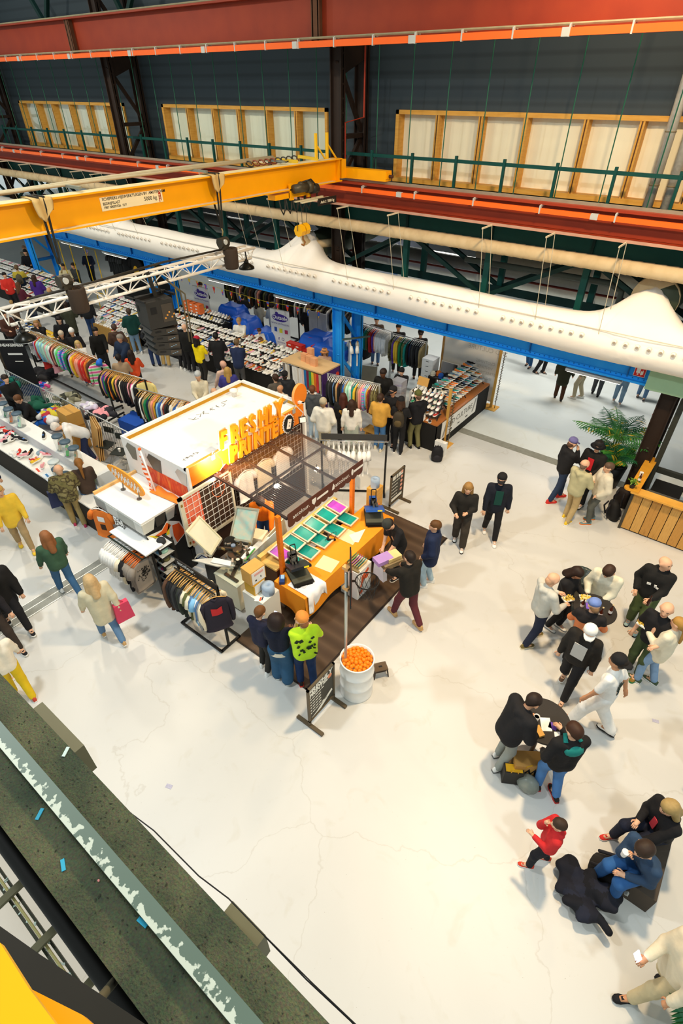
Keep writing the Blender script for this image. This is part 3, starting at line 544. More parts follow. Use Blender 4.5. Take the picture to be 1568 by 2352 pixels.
for k, (px, py, an, col) in enumerate(((151, 1727, 62, '#b9cfc9'), (91, 1870, 62, '#2aa0bd'), (145, 1987, 98, '#2e9fc0'), (327, 2119, -42, '#2aa3c6'))):
    p = at(px, py, NZ+.002)
    d = at(px+10*math.cos(R(an)), py-10*math.sin(R(an)), NZ)-at(px, py, NZ); az = math.degrees(math.atan2(d[1], d[0]))
    one('tape_strip', MB().ob((p[0], p[1], NZ+.003), (.04, .013, .003), rot(0, 0, az)), mat(col, .5, 0, .05), '%s tape strip stuck on the runway beam, %s' % (('pale grey', 'right of the worn rail') if k == 0 else ('bright blue', ('nearest the left edge', 'midway along the left flange', 'touching the rail at the bottom')[k-1])), 'tape')
p = at(226, 2022, NZ+.004); one('petal', MB().ball((p[0], p[1], NZ+.003), (.005, .004, .003), 8), mat('#e8928a', .6), 'tiny pink petal lying on the dusty runway beam', 'petal')
db = MB(); rn = random.Random(3)
for k in range(420):
    x, y = rn.uniform(-1.9, .2), rn.choice((rn.uniform(YL+.01, .03), rn.uniform(.095, YR-.01))); s_ = rn.uniform(.0008, .003)
    db.ob((x, y, NZ+s_*.6), (s_*rn.uniform(1, 3.5), s_, s_), rot(rn.uniform(-30, 30), rn.uniform(-30, 30), rn.uniform(0, 180)))
one('dust_crumbs', db, mat('#34352a', .9, 0, .3), 'loose dirt crumbs scattered over the runway beam', 'dirt', kind='stuff')
# pipe, cable ladder and yellow carriage at the lower left
one('black_pipe', MB().tube([(-6, -.155, 5.6), (-.75, -.155, 5.6), (3, -.155, 5.6)], .035, 16), mat('#15130f', .6, 0, .2), 'thick black pipe running beside the near runway beam', 'pipe', smooth=True)
t = thing('cable_ladder', 'cable ladder with cross rungs and paper scraps below the black pipe', 'ladder', (-2.5, -.42, 5.1))
for y in (-.297, -.262): part('side_rail', MB().box(-6, y-.005, 5.08, 2, y+.005, 5.12), mat('#3d3f30', .7), t)
for x in np.arange(-5.4, 1, .3): part('rung', MB().box(x-.018, -.42, 5.14, x+.018, -.15, 5.16), mat('#6a664c', .7, 0, .2), t)
part('cable', MB().tube([(-6, -.28, 5.12), (-1.6, -.28, 5.13), (2, -.28, 5.12)], .006, 6), mat('#b1a86c', .6), t)
sc_ = MB()
for k in range(60): sc_.ob((rn.uniform(-3.5, -.9), rn.uniform(-.293, -.266), 5.12), (rn.uniform(.008, .03), rn.uniform(.004, .012), .003), rot(rn.uniform(-30, 30), rn.uniform(-20, 20), rn.uniform(0, 180)))
tag(part('scraps', sc_, mat('#cfe0d6', .7), t), kind='stuff')
t = thing('crane_cabin_beam', 'glossy yellow crane beam in the lower left corner, very close', 'beam', (-.5, -.35, 6.8))
A = [at(0, 2165, 7.0), at(66, 2269, 7.0), at(128, 2352, 7.0), at(190, 2440, 7.0), at(-300, 2440, 7.0), at(-300, 2165, 7.0)]
part('top_plate', MB().ext(A, (0, 0, -.02)), mat('#f2b70c', .3, 0, .06, 3), t)
A = [at(66, 2269, 6.92), at(189, 2331, 6.92), at(290, 2420, 6.92), at(160, 2420, 6.92)]
part('side_flange', MB().ext(A, (0, 0, -.03)), mat('#e89a0a', .35, 0, .06, 3), t)
A = [at(-60, 2085, 6.3), at(0, 2127, 6.3), at(96, 2195, 6.3), at(227, 2281, 6.3), at(330, 2350, 6.3), at(380, 2420, 6.3), at(-200, 2420, 6.3), at(-200, 2085, 6.3)]
part('dark_guard', MB().ext(A, (0, 0, -.05)), mat('#1f1b12', .6, 0, .2), t)
one('ribbed_hose', MB().tube([at(190, 2350, 6.2), at(225, 2300, 6.15), at(262, 2255, 6.0)], .014, 8), mat('#5a5440', .8), 'ribbed grey hose beside the yellow beam', 'hose', smooth=True)
# blended-capsule surface used for cloth heaps and people
def snet(prims, vox, k):
    A = np.array([p[0] for p in prims]); Bq = np.array([p[1] for p in prims]); ra = np.array([p[2] for p in prims]); rb = np.array([p[3] for p in prims])
    rm = np.maximum(ra, rb)[:, None]; lo = np.minimum(A-rm, Bq-rm).min(0)-2*vox; hi = np.maximum(A+rm, Bq+rm).max(0)+2*vox
    n = np.ceil((hi-lo)/vox).astype(int)+1; D = np.full(n, 9., np.float32); ax = [lo[i]+vox*np.arange(n[i]) for i in range(3)]
    for a, b, r0, r1 in zip(A, Bq, ra, rb):
        r = max(r0, r1)+k+2.5*vox; s = [slice(max(0, int((min(a[i], b[i])-r-lo[i])/vox)), min(n[i], int((max(a[i], b[i])+r-lo[i])/vox)+2)) for i in range(3)]
        X = ax[0][s[0]][:, None, None]-a[0]; Y = ax[1][s[1]][None, :, None]-a[1]; Z = ax[2][s[2]][None, None, :]-a[2]; d = b-a; L2 = d@d
        t = np.clip((X*d[0]+Y*d[1]+Z*d[2])/L2, 0, 1) if L2 > 1e-9 else 0.
        q = np.sqrt((X-t*d[0])**2+(Y-t*d[1])**2+(Z-t*d[2])**2)-(r0+(r1-r0)*t); e = D[tuple(s)]; h = np.maximum(k-np.abs(e-q), 0)
        D[tuple(s)] = np.minimum(e, q)-h*h/(4*k)
    I = D < 0; nc = n-1; P = np.zeros((*nc, 3), np.float32); ct = np.zeros(nc, np.float32)
    for a in range(3):
        o = [i for i in range(3) if i != a]
        for u in (0, 1):
            for v in (0, 1):
                s0 = [None]*3; s0[a] = slice(0, nc[a]); s0[o[0]] = slice(u, u+nc[o[0]]); s0[o[1]] = slice(v, v+nc[o[1]]); s1 = list(s0); s1[a] = slice(1, nc[a]+1)
                d0 = D[tuple(s0)]; d1 = D[tuple(s1)]; m = (d0 < 0) != (d1 < 0); t = np.where(m, d0/(d0-d1+1e-12), 0); ct += m; P[..., a] += t; P[..., o[0]] += m*u; P[..., o[1]] += m*v
    on = ct > 0; idx = np.full(nc, -1); idx[on] = np.arange(on.sum()); ij = np.argwhere(on); V = lo+vox*(ij+P[on]/ct[on][:, None]); F = []
    for a in range(3):
        o = [(a+1) % 3, (a+2) % 3]; s0 = [slice(1, n[i]-1) for i in range(3)]; s0[a] = slice(0, n[a]-1); s1 = list(s0); s1[a] = slice(1, n[a]); i0 = I[tuple(s0)]; i1 = I[tuple(s1)]
        for flip in (0, 1):
            c = np.argwhere(i0 & ~i1 if not flip else ~i0 & i1)+np.array([0 if i == a else 1 for i in range(3)]); q = []
            for u, v in ((1, 1), (0, 1), (0, 0), (1, 0)):
                w = c.copy(); w[:, o[0]] -= u; w[:, o[1]] -= v; q.append(idx[w[:, 0], w[:, 1], w[:, 2]])
            q = np.stack(q if not flip else q[::-1], 1); F.append(q)
    return V, np.vstack(F)
# ---------------------------------------------------------------- hanging clothes
def garment_mesh(kind, seed=0):
    rn = random.Random(seed); L = {'tee': .68, 'long': .66, 'jacket': .74, 'coat': 1.0, 'pants': .8, 'dress': 1.0}[kind]; g = MB(); n = 10
    if kind == 'pants': prof = [(.16, -.14, .012), (.17, -.16, .022), (.17, -.3, .026), (.16, -.5, .026), (.16, -.14-L, .024)]
    else:
        t = {'tee': .02, 'long': .028, 'jacket': .042, 'coat': .04, 'dress': .03}[kind]
        prof = [(.055, -.075, .018), (.075, -.085, .026), (.2, -.125, t), (.235, -.16, t*1.1), (.225, -.3, t*1.3), (.225, -.45, t*1.25), (.235, -.12-L+.12, t*1.2), (.24, -.12-L, t*1.1)]
    V = []
    for i, (w, z, t_) in enumerate(prof):
        for k in range(n):
            a = 2*PI*k/n; c, s = math.cos(a), math.sin(a)
            x = w*math.copysign(abs(c)**.6, c); y = t_*math.copysign(abs(s)**.8, s)
            if i > 3: x += rn.uniform(-.012, .012); y += rn.uniform(-.006, .006); 
            V.append((x, y, z+(rn.uniform(-.012, .012) if i == len(prof)-1 else 0)))
    k = len(prof); F = [(i*n+j, i*n+(j+1) % n, (i+1)*n+(j+1) % n, (i+1)*n+j) for i in range(k-1) for j in range(n)]+[tuple((k-1)*n+j for j in range(n))[::-1], tuple(range(n))]
    g.add(V, F)
    if kind in ('tee', 'long', 'jacket', 'coat'):
        for s in (-1, 1):
            if kind == 'tee': g.tube([(s*.19, 0, -.14), (s*.25, 0, -.22), (s*.285, .005, -.34)], [.045, .062, .066], 8)
            else:
                q = .05 if kind == 'long' else .058; e = rn.uniform(-.02, .03)
                g.tube([(s*.19, 0, -.15), (s*.245, 0, -.24), (s*.265, .01, -.45), (s*(.26+e), .012, -.62), (s*(.25+e), .012, -.74)], [q*.8, q, q*.92, q*.8, q*.62], 7)
                g.v[-1][:, 1] *= .75
    if kind == 'jacket': g.tube([(-.06, -.01, -.07), (0, -.035, -.1), (.06, -.01, -.07), (0, .03, -.06), (-.06, -.01, -.07)], .022, 6)
    return g.mesh('garment', mat('#888888', .8), True)
GM = {(k, s): garment_mesh(k, s) for k in ('tee', 'long', 'jacket', 'coat', 'pants') for s in (0, 1)}
def hanger_mesh(col):
    g = MB().tube([(0, 0, -.045), (0, 0, -.02), (.012, 0, 0), (0, 0, .014), (-.013, 0, .004)], .004, 5).tube([(-.2, 0, -.115), (-.12, 0, -.075), (0, 0, -.045), (.12, 0, -.075), (.2, 0, -.115)], [.008, .011, .012, .011, .008], 6)
    return g.mesh('hanger', mat(col, .45), True)
HM = {k: hanger_mesh(c) for k, c in dict(wood='#d1a25c', white='#e9e7e2', black='#1d1c1a', orange='#d86a24').items()}
CN = {'black': '#1d1c1e', 'charcoal': '#343536', 'grey': '#8e8f8e', 'white': '#eeece6', 'cream': '#e8dcc0', 'navy': '#1f2a44', 'blue': '#2c5fb0', 'sky blue': '#86bfe6', 'teal': '#1c8a80', 'green': '#1f7a4c', 'bright green': '#5fcf6a', 'mint': '#b8e6cf',
      'olive': '#5c6038', 'yellow': '#eac23a', 'mustard': '#d39a2a', 'orange': '#e57a2c', 'red': '#d0342c', 'burgundy': '#6e2030', 'pink': '#eda6ad', 'magenta': '#e84a97', 'salmon': '#e89a83', 'lilac': '#c9a7dc', 'purple': '#5a3a94', 'brown': '#5b4030', 'khaki': '#a38f63', 'tan': '#c9a06a', 'denim': '#56759c', 'camo': None, 'plaid': None, 'rainbow': None}
def cmat(c, rough=.85):
    if c == 'camo': return patmat('camo', ['#4f5232', '#7d7448', '#3a2f22', '#8d8358'], 9, 1, .9, pos=[0, .42, .55, .66])
    if c == 'plaid': return patmat('plaid', ['#8a2a22', '#232021', '#b0503c'], 14, 0, .9, 'wave')
    if c == 'rainbow': return patmat('rainbow', ['#7fd7a0', '#5a8fe0', '#8f74d8', '#e58ac0'], 2, 0, .9, 'wave', stretch=(.2, .2, 1.6))
    return mat(CN.get(c, c), rough, 0, .16, 9, .55)
def nth(k): return ['first', 'second', 'third', 'fourth', 'fifth', 'sixth', 'seventh', 'eighth', 'ninth', 'tenth', 'eleventh', 'twelfth', 'thirteenth', 'fourteenth', 'fifteenth', 'sixteenth', 'seventeenth', 'eighteenth', 'nineteenth', 'twentieth', '21st', '22nd', '23rd', '24th', '25th', '26th', '27th', '28th', '29th', '30th', '31st', '32nd', '33rd', '34th', '35th', '36th'][k]
KN = {'tee': 't-shirt', 'long': 'sweater', 'jacket': 'jacket', 'coat': 'coat', 'pants': 'trousers'}
def hang(A, Bp, items, where, group, hang_col='wood', rn=None, end='left'):
    """garments on a rail from A to Bp, each its own thing"""
    A = np.array(A, float); Bp = np.array(Bp, float); d = Bp-A; az = math.degrees(math.atan2(d[1], d[0]))-90; n = len(items); rn = rn or random.Random(len(where)*7+n)
    out = []
    for i, it in enumerate(items):
        kind, col = it[:2]; p = A+d*((i+.5)/n)
        o = ob({'tee': 't_shirt', 'long': 'sweater', 'jacket': 'jacket', 'coat': 'coat', 'pants': 'trousers'}[kind], GM[(kind, i % 2)]); o.location = p; o.rotation_euler = (R(rn.uniform(-2, 2)), 0, R(az+rn.uniform(-7, 7)))
        s = rn.uniform(.94, 1.06); o.scale = (s, 1.0, s*rn.uniform(.94, 1.05)); objmat(o, cmat(col))
        tag(o, '%s %s hanging on %s, %s from the %s' % (col if not col.startswith('#') else 'patterned', KN[kind], where, nth(i), end), 'trousers' if kind == 'pants' else ('t-shirt' if kind == 'tee' else KN[kind]), group)
        ob('hanger', HM[it[2] if len(it) > 2 else hang_col], o); out.append(o)
    return out
def rail_rack(label, A, Bp, foot=.3, wheels=True, zrail=None, mt=None, name='clothes_rack', base_x=True):
    """rail A-B with uprights and feet, along any direction"""
    A = np.array(A, float); Bp = np.array(Bp, float); d = (Bp-A)/np.linalg.norm(Bp-A); nrm = np.array([-d[1], d[0], 0]); m = mt or M_BLK
    t = thing(name, label, 'clothes rack', ((A[0]+Bp[0])/2, (A[1]+Bp[1])/2, 0))
    part('rail', MB().cyl(A-d*.04, Bp+d*.04, .015, n=8), mat('#cfcfcb', .3, .8), t, True)
    zb = .12 if wheels else .03
    for p in (A, Bp):
        part('upright', MB().box(p[0]-.018, p[1]-.018, zb, p[0]+.018, p[1]+.018, A[2]), m, t)
        q = np.array([p[0], p[1], zb]); part('foot', MB().bar(q-nrm*foot, q+nrm*foot, .05, .04), m, t)
        if wheels:
            for s in (-1, 1): c = q+nrm*foot*s*.95; part('caster', MB().cyl((c[0]-.012, c[1], .035), (c[0]+.012, c[1], .035), .035, n=10).cyl((c[0], c[1], .03), (c[0], c[1], zb), .012, n=6), mat('#3a3836', .5), t)
    part('base_bar', MB().bar((A[0], A[1], zb), (Bp[0], Bp[1], zb), .04, .04), m, t)
    return t
# ---------------------------------------------------------------- printing kiosk
KX0, KX1, KY0, KY1, KZ = -9.42, -7.37, 4.83, 8.26, 2.6
M_OW = patmat('orange_ply', ['#e8770f', '#f08416', '#d96a0a'], 3, 4, .5, stretch=(1, 1, 5)); M_OCH = mat('#c58f1c', .6); M_BRN = mat('#3a2419', .7, 0, .15)
def mural():
    return patmat('mural', ['#e05a2a', '#f0763a', '#d8432a', '#f29a4a', '#8a4a2a'], 2.2, 3, .6, stretch=(3, 1, .6), dist=1.2)
M_ROOF = patmat('roof_felt', ['#e3dfd4', '#f0eee8', '#f2f0ea', '#b8b2a2'], 1.3, 7, .8, pos=[0, .38, .62, .8])
t = thing('print_kiosk', 'white and orange kiosk with parapet roof and big orange lettering', 'kiosk', ((KX0+KX1)/2, (KY0+KY1)/2, 0))
part('roof', MB().box(KX0+.05, KY0+.05, KZ-.2, KX1-.02, KY1-.05, KZ-.14), M_ROOF, t)
w = .07
part('parapet', MB().box(KX0, KY0, KZ-.05, KX0+w, KY1, KZ).box(KX0, KY1-w, KZ-.05, KX1, KY1, KZ).box(KX0+w, KY0, KZ-.05, KX1, KY0+.035, KZ), M_WHT, t)
part('parapet_lining', MB().box(KX0+.01, KY0+.03, KZ-.2, KX0+w-.015, KY1-.02, KZ-.05).box(KX0+w, KY1-w+.015, KZ-.2, KX1-.03, KY1-.01, KZ-.05), M_OCH, t)
part('fascia', MB().box(KX1-.04, KY0+.06, KZ-.43, KX1, KY1-.05, KZ-.01), M_OW, t)
part('fascia_cap', MB().box(KX1-.06, KY0+.05, KZ-.012, KX1+.005, KY1-.3, KZ+.004), mat('#f0b04a', .5), t)
for y in (KY0, KY1-.06): part('corner_post', MB().box(KX1-.06, y, 0, KX1+.012, y+.06, KZ), M_WHT, t)
part('end_wall', MB().box(KX0, KY0, 0, KX1-.06, KY0+.04, KZ-.05), M_WHT, t)
part('mural_panel', MB().box(KX0+.72, KY0-.012, 1.3, KX1-.07, KY0-.002, KZ-.43), mural(), t)
for k, (x0, x1, c) in enumerate(((-9.3, -9.0, '#8b8a80'), (-8.6, -8.2, '#5f5c55'), (-7.72, -7.43, '#bdbdb8'))):
    zt, zb = KZ-.08, KZ-.45 if k != 2 else KZ-.42
    part('grey_diamond', MB().ext([(x0, KY0-.008, (zt+zb)/2+.06), (x0+.1, KY0-.008, zt), (x1+.06, KY0-.008, zt-.03), (x1, KY0-.008, zb+.02), (x0+.14, KY0-.008, zb)], (0, .006, 0)), mat(c, .3, .4, .2, 3), t)
part('back_wall', MB().box(KX0, KY0+.04, 0, KX0+.04, KY1, KZ-.05), M_WHT, t); part('far_wall', MB().box(KX0+.04, KY1-.04, 0, KX1, KY1, KZ-.05), mat('#2a211c', .7), t)
part('shop_wall', MB().box(KX1-.1, KY0+.06, 0, KX1-.06, KY1-.06, KZ-.43), M_BRN, t)
gd = MB()
for y in np.arange(5.95, 8.15, .12): gd.cyl((KX1-.04, y, .9), (KX1-.04, y, 2.1), .004, n=4)
for z in np.arange(.9, 2.11, .12): gd.cyl((KX1-.04, 5.95, z), (KX1-.04, 8.1, z), .004, n=4)
part('display_grid', gd, mat('#d9d4c8', .4), t)
part('roof_vent', MB().lathe((-9.08, 7.69, KZ-.14), [(.06, 0), (.06, .12), (.1, .13), (.1, .17), (.04, .19)], 16), M_WHT, t, True)
# graffiti tags on the roof
gf = MB(); rn = random.Random(5)
for cx, cy, n_, s in ((-9.0, 6.9, 9, .07), (-7.85, 5.35, 6, .035)):
    for i in range(n_):
        y = cy+(i-n_/2)*s*1.9; pts = [(cx+rn.uniform(-s, s)*1.3, y+rn.uniform(-s, s), KZ-.139+.0005*i) for _ in range(4)]
        gf.tube(pts, .009, 4); gf.v[-1][:, 2] = KZ-.139+(gf.v[-1][:, 2]-KZ+.139)*.15
tag(part('spray_marks', gf, mat('#6d6a60', .9), t), kind='stuff')
# big lettering standing on the fascia
M_LET = mat('#f2990d', .45, 0, .05); M_LETB = mat('#f7e0ae', .5)
for txt, ys, z0, h in (('FRESHLY', (5.66, 5.95, 6.2, 6.46, 6.72, 7.01, 7.23), 2.66, .48), ('PRINTÉD', (5.86, 6.1, 6.32, 6.52, 6.81, 7.06, 7.3), 2.25, .48)):
    for ch, y in zip(txt, ys):
        text('letter', ch, h, (-7.31, y, z0+.15), (0, 1, 0), (0, 0, 1), M_LET, t, .03, 'LEFT', .16, bold=.022, sx=.74)
        text('letter_backing', ch, h, (-7.35, y, z0+.15), (0, 1, 0), (0, 0, 1), M_LETB, t, .008, 'LEFT', .16, bold=.04, sx=.74)
part('letter_dash', MB().ext([(-7.32, 7.5, 2.88), (-7.32, 7.62, 2.9), (-7.32, 7.63, 2.94), (-7.32, 7.5, 2.92)], (.03, 0, 0)), mat('#8d8a80', .5), t)
part('letter_support', MB().box(-7.38, 5.75, 2.56, -7.36, 7.5, 2.66), M_WHT, t)
bd = part('badge', MB().ext([(-7.26, 7.56+(.17 if i % 2 else .145)*math.cos(a), 2.4+(.21 if i % 2 else .185)*math.sin(a)) for i, a in enumerate(np.arange(40)*2*PI/40)], (.02, 0, 0)), mat('#1c1a18', .5), t)
part('badge_rim', MB().ext([(-7.265, 7.56+(.195 if i % 2 else .17)*math.cos(a), 2.4+(.235 if i % 2 else .21)*math.sin(a)) for i, a in enumerate(np.arange(40)*2*PI/40)], (.01, 0, 0)), M_WHT, bd)
part('badge_card', MB().ob((-7.235, 7.56, 2.4), (.008, .12, .22), rot(-18)), mat('#f0e6d8', .6), bd)
part('badge_print', MB().ob((-7.23, 7.575, 2.43), (.004, .03, .03), rot(-18)).ob((-7.23, 7.55, 2.36), (.004, .02, .05), rot(-18)), mat('#2a2622', .6), bd)
# two floodlights on bent arms
for y, xx, tgt, pw, mm in ((5.42, -6.98, (-7.36, 5.62, 2.55), 60, '#b5502a'), (7.8, -7.06, (-7.36, 7.6, 2.5), 0, '#39352f')):
    q = thing('floodlight', 'small %s floodlight on an arm at the %s end of the lettering' % (('rust red', 'left') if y < 6 else ('black and white', 'right')), 'lamp', (xx, y, 2.4))
    part('arm', MB().tube([(-7.36, y+.06, 2.62), (-7.3, y+.06, 2.72), (-7.05, y+.03, 2.62), (xx-.02, y, 2.52)], .01, 6).box(-7.38, y+.02, 2.5, -7.34, y+.1, 2.6), M_GRY, q)
    Rm = rot(0, 35 if y < 6 else -10, 20 if y < 6 else -30)
    part('housing', MB().ob((xx, y, 2.47), (.07, .15, .13), Rm), mat(mm, .5), q); part('lens', MB().ob(np.array((xx, y, 2.47))+Rm @ np.array((-.038 if y < 6 else .038, 0, 0)), (.008, .13, .11), Rm), mat('#fff7e8', .3, 0, 0, 1, 0, 14 if y < 6 else 0), q)
    if pw: lamp('floodlight_beam', 'AREA', (xx-.06, y+.02, 2.47), pw, (1, .95, .86), .12, tgt)
q = thing('orange_disc', 'round orange disc sign mounted behind the far corner of the kiosk', 'sign', (-7.55, 8.36, 2.45))
part('disc', MB().ext([(-7.6, 8.3+.22*math.cos(a), 2.72+.26*math.sin(a)) for a in np.arange(28)*2*PI/28], (.07, 0, 0), 0, 1), [mat('#f0851c', .5, 0, .04), mat('#f5a85c', .5)], q); part('bracket', MB().box(-7.6, 8.24, 2.3, -7.55, 8.3, 2.6), M_WHT, q)
# awning with clear corrugated sheets
AT, AB = (-7.33, 2.2), (-5.4, 2.04); AY0, AY1 = 5.42, 7.7
sm, N, L, B = newmat('smoked_polycarbonate'); N.remove(B); tb = N.new('ShaderNodeBsdfTransparent'); tb.inputs[0].default_value = (.9, .84, .81, 1); gb = N.new('ShaderNodeBsdfGlossy'); gb.inputs[1].default_value = .16; mx = N.new('ShaderNodeMixShader'); mx.inputs[0].default_value = .2
L.new(tb.outputs[0], mx.inputs[1]); L.new(gb.outputs[0], mx.inputs[2]); L.new(mx.outputs[0], N['Material Output'].inputs[0])
t = thing('awning', 'clear smoked corrugated awning with a scalloped brown valance over the print counter', 'awning', (-6.4, 6.5, 0))
ym = (AY0+AY1)/2
for k, (ya, yb) in enumerate(((AY0, AY0+.76), (AY0+.76, AY0+1.52), (AY0+1.52, AY1))):
    def fn(u, v, ya=ya, yb=yb):
        y = ya+(yb-ya)*v; x = AT[0]+(AB[0]-AT[0])*u; z = AT[1]+(AB[1]-AT[1])*u
        return (x, y, z+.014*math.cos(v*(yb-ya)/.05*2*PI))
    part('clear_sheet', MB().grid(fn, 2, int((yb-ya)/.05*6)), sm, t, True)
M_FR = mat('#453b3a', .5, .2)
for y in (AY0, AY0+.76, AY0+1.52, AY1): part('rafter', MB().bar((AT[0], y, AT[1]-.035), (AB[0], y, AB[1]-.035), .045, .04), M_FR, t)
for u in (.02, .5, .99): part('purlin', MB().bar((AT[0]+(AB[0]-AT[0])*u, AY0, AT[1]+(AB[1]-AT[1])*u-.035), (AT[0]+(AB[0]-AT[0])*u, AY1, AT[1]+(AB[1]-AT[1])*u-.035), .045, .035), M_FR, t)
sw = MB()
for y in np.arange(AY0+.05, AY1, .19):
    for u in (.02, .5, .98): sw.ball((AT[0]+(AB[0]-AT[0])*u, y, AT[1]+(AB[1]-AT[1])*u+.018), .01, 6)
tag(part('screws', sw, M_GRY, t), kind='stuff')
VX = -5.375; top = 2.13; 
pts = [(VX, AY0-.02, top)]+[(VX, AY0-.02+.195*(i+.5)+.0975*math.cos(a), 1.86-.06*math.sin(a)) for i in range(12) for a in np.linspace(PI, .15, 6)]+[(VX, AY0+2.32, top)]
vl = part('valance', MB().ext(pts, (.012, 0, 0)), mat('#5a3226', .6, 0, .08), t)
for y, tx in ((AY0+.35, 'ascolour.'), (AY0+1.62, 'ascolour.')): text('lettering', tx, .13, (VX+.0135, y, 1.99), (0, 1, 0), (0, 0, 1), M_WHT, vl, .001)
for y, tx in ((AY0+.98, 0), (AY0+2.17, 0)): part('wordmark', MB().box(VX+.012, y-.17, 1.965, VX+.015, y+.17, 2.015), M_WHT, vl)
part('shield_emblem', MB().ext([(VX+.012, AY0+.66, 2.06), (VX+.012, AY0+.78, 2.06), (VX+.012, AY0+.78, 1.98), (VX+.012, AY0+.72, 1.91), (VX+.012, AY0+.66, 1.98)], (.003, 0, 0)), M_WHT, vl)
part('bird_emblem', MB().ext([(VX+.012, AY0+1.27, 1.93), (VX+.012, AY0+1.35, 1.93), (VX+.012, AY0+1.36, 2.0), (VX+.012, AY0+1.32, 2.07), (VX+.012, AY0+1.29, 2.0)], (.003, 0, 0)), M_WHT, vl)
part('oval_emblem', MB().ext([(VX+.012, AY0+1.95+.035*math.cos(a), 2.0+.075*math.sin(a)) for a in np.arange(14)*2*PI/14], (.003, 0, 0)), M_WHT, vl)
M_POST = patmat('orange_post', ['#e06a10', '#ee7c1a', '#c8590c'], 4, 3, .5, stretch=(1, 1, 4))
for y, x, zt in ((5.2, -5.42, 2.2), (7.45, -5.42, 2.0)): part('post', MB().box(x-.04, y-.04, 0, x+.04, y+.04, zt), M_POST, t)
# ---------------------------------------------------------------- low bright counter at the left end
LX0, LX1, LY0, LY1, LZ = -9.2, -7.65, 3.82, 4.82, 1.8
t = thing('display_counter', 'bright white topped display counter with painted black end beside the kiosk', 'counter', ((LX0+LX1)/2, (LY0+LY1)/2, 0))
part('top', MB().box(LX0, LY0, LZ-.04, LX1, LY1, LZ), M_WHT, t)
part('edge_board', MB().box(LX0, LY0, LZ, LX0+.05, LY1, LZ+.06), mat('#e3b06a', .5), t)
for a, b, c in ((0, .25, '#9b9c98'), (.25, .5, '#d0d0ca'), (.5, .85, '#b4b5ae'), (.85, 1, '#d8d8d2')): part('skirt_panel', MB().box(LX0+(LX1-LX0)*a, LY0-.01, LZ-.27, LX0+(LX1-LX0)*b, LY0+.01, LZ-.04), mat(c, .6), t)
for a, b, c in ((0, .3, '#d2d2c8'), (.3, .55, '#3a3833'), (.55, .78, '#b4b4aa'), (.78, 1, '#2f2d29')): part('skirt_panel', MB().ext([(LX1-.01, LY0+(LY1-LY0)*a, LZ-.27), (LX1-.01, LY0+(LY1-LY0)*b-.08*(b < 1), LZ-.27), (LX1-.01, LY0+(LY1-LY0)*b, LZ-.04), (LX1-.01, LY0+(LY1-LY0)*a, LZ-.04)], (.02, 0, 0)), mat(c, .6), t)
part('end_panel', MB().box(LX1-.04, LY0+.05, 0, LX1-.01, LY1+.5, LZ-.27), mat('#1f1d1b', .6), t)
part('back_panel', MB().box(LX0+.05, LY1-.08, 0, LX1, LY1-.05, LZ-.27), mat('#2a2825', .6), t); part('side_panel', MB().box(LX0+.05, LY0+.05, 0, LX0+.08, LY1-.05, LZ-.27), M_WHT, t)
ax_ = LX1-.006
def art(name, pl, col): part(name, MB().ext([(ax_, y, z) for y, z in pl], (.006, 0, 0)), mat(col, .6), t)
art('art_outline', [(3.86, 1.46), (4.2, 1.4), (4.36, 1.53), (4.62, 1.35), (4.72, 1.0), (4.42, .86), (4.1, .92), (3.98, 1.1)], '#f0efe8'); ax_ += .004
art('art_shape', [(4.02, 1.36), (4.2, 1.38), (4.34, 1.5), (4.42, 1.38), (4.2, 1.22)], '#ee6a22'); art('art_shape', [(4.44, 1.36), (4.6, 1.32), (4.7, 1.02), (4.46, .9), (4.42, 1.1)], '#ee5a1e')
art('art_shape', [(3.9, 1.45), (4.2, 1.26), (4.12, 1.2)], '#f0d62a'); art('art_shape', [(4.26, 1.22), (4.4, 1.5), (4.34, 1.2)], '#f0d62a'); art('art_shape', [(4.2, 1.3), (4.28, 1.28), (4.26, 1.18), (4.18, 1.2)], '#3fb8a4')
art('art_shape', [(4.1, 1.1), (4.2, 1.16), (4.2, 1.0)], '#1c1b1a'); art('art_shape', [(4.3, 1.08), (4.38, 1.12), (4.38, .98)], '#1c1b1a'); art('art_shape', [(4.04, 1.2), (4.1, 1.12), (4.06, 1.0)], '#e05a1e')
pz = MB()
for k in range(46): pz.ob((LX1+.004, 4.98+rn.uniform(-.14, .14), .68+rn.uniform(-.16, .16)), (.004, rn.uniform(.02, .06), rn.uniform(.015, .04)), rot(rn.uniform(0, 180)), k % 4)
tag(part('sticker_art', pz, [mat('#e8d02a', .6), mat('#e8804a', .6), mat('#6fb86a', .6), mat('#e86a8a', .6)], t), kind='stuff')
for z in (.92, .44): part('art_bar', MB().box(LX1-.006, 4.84, z, LX1+.004, 5.2, z+.03), mat('#d9d6ca', .6), t)
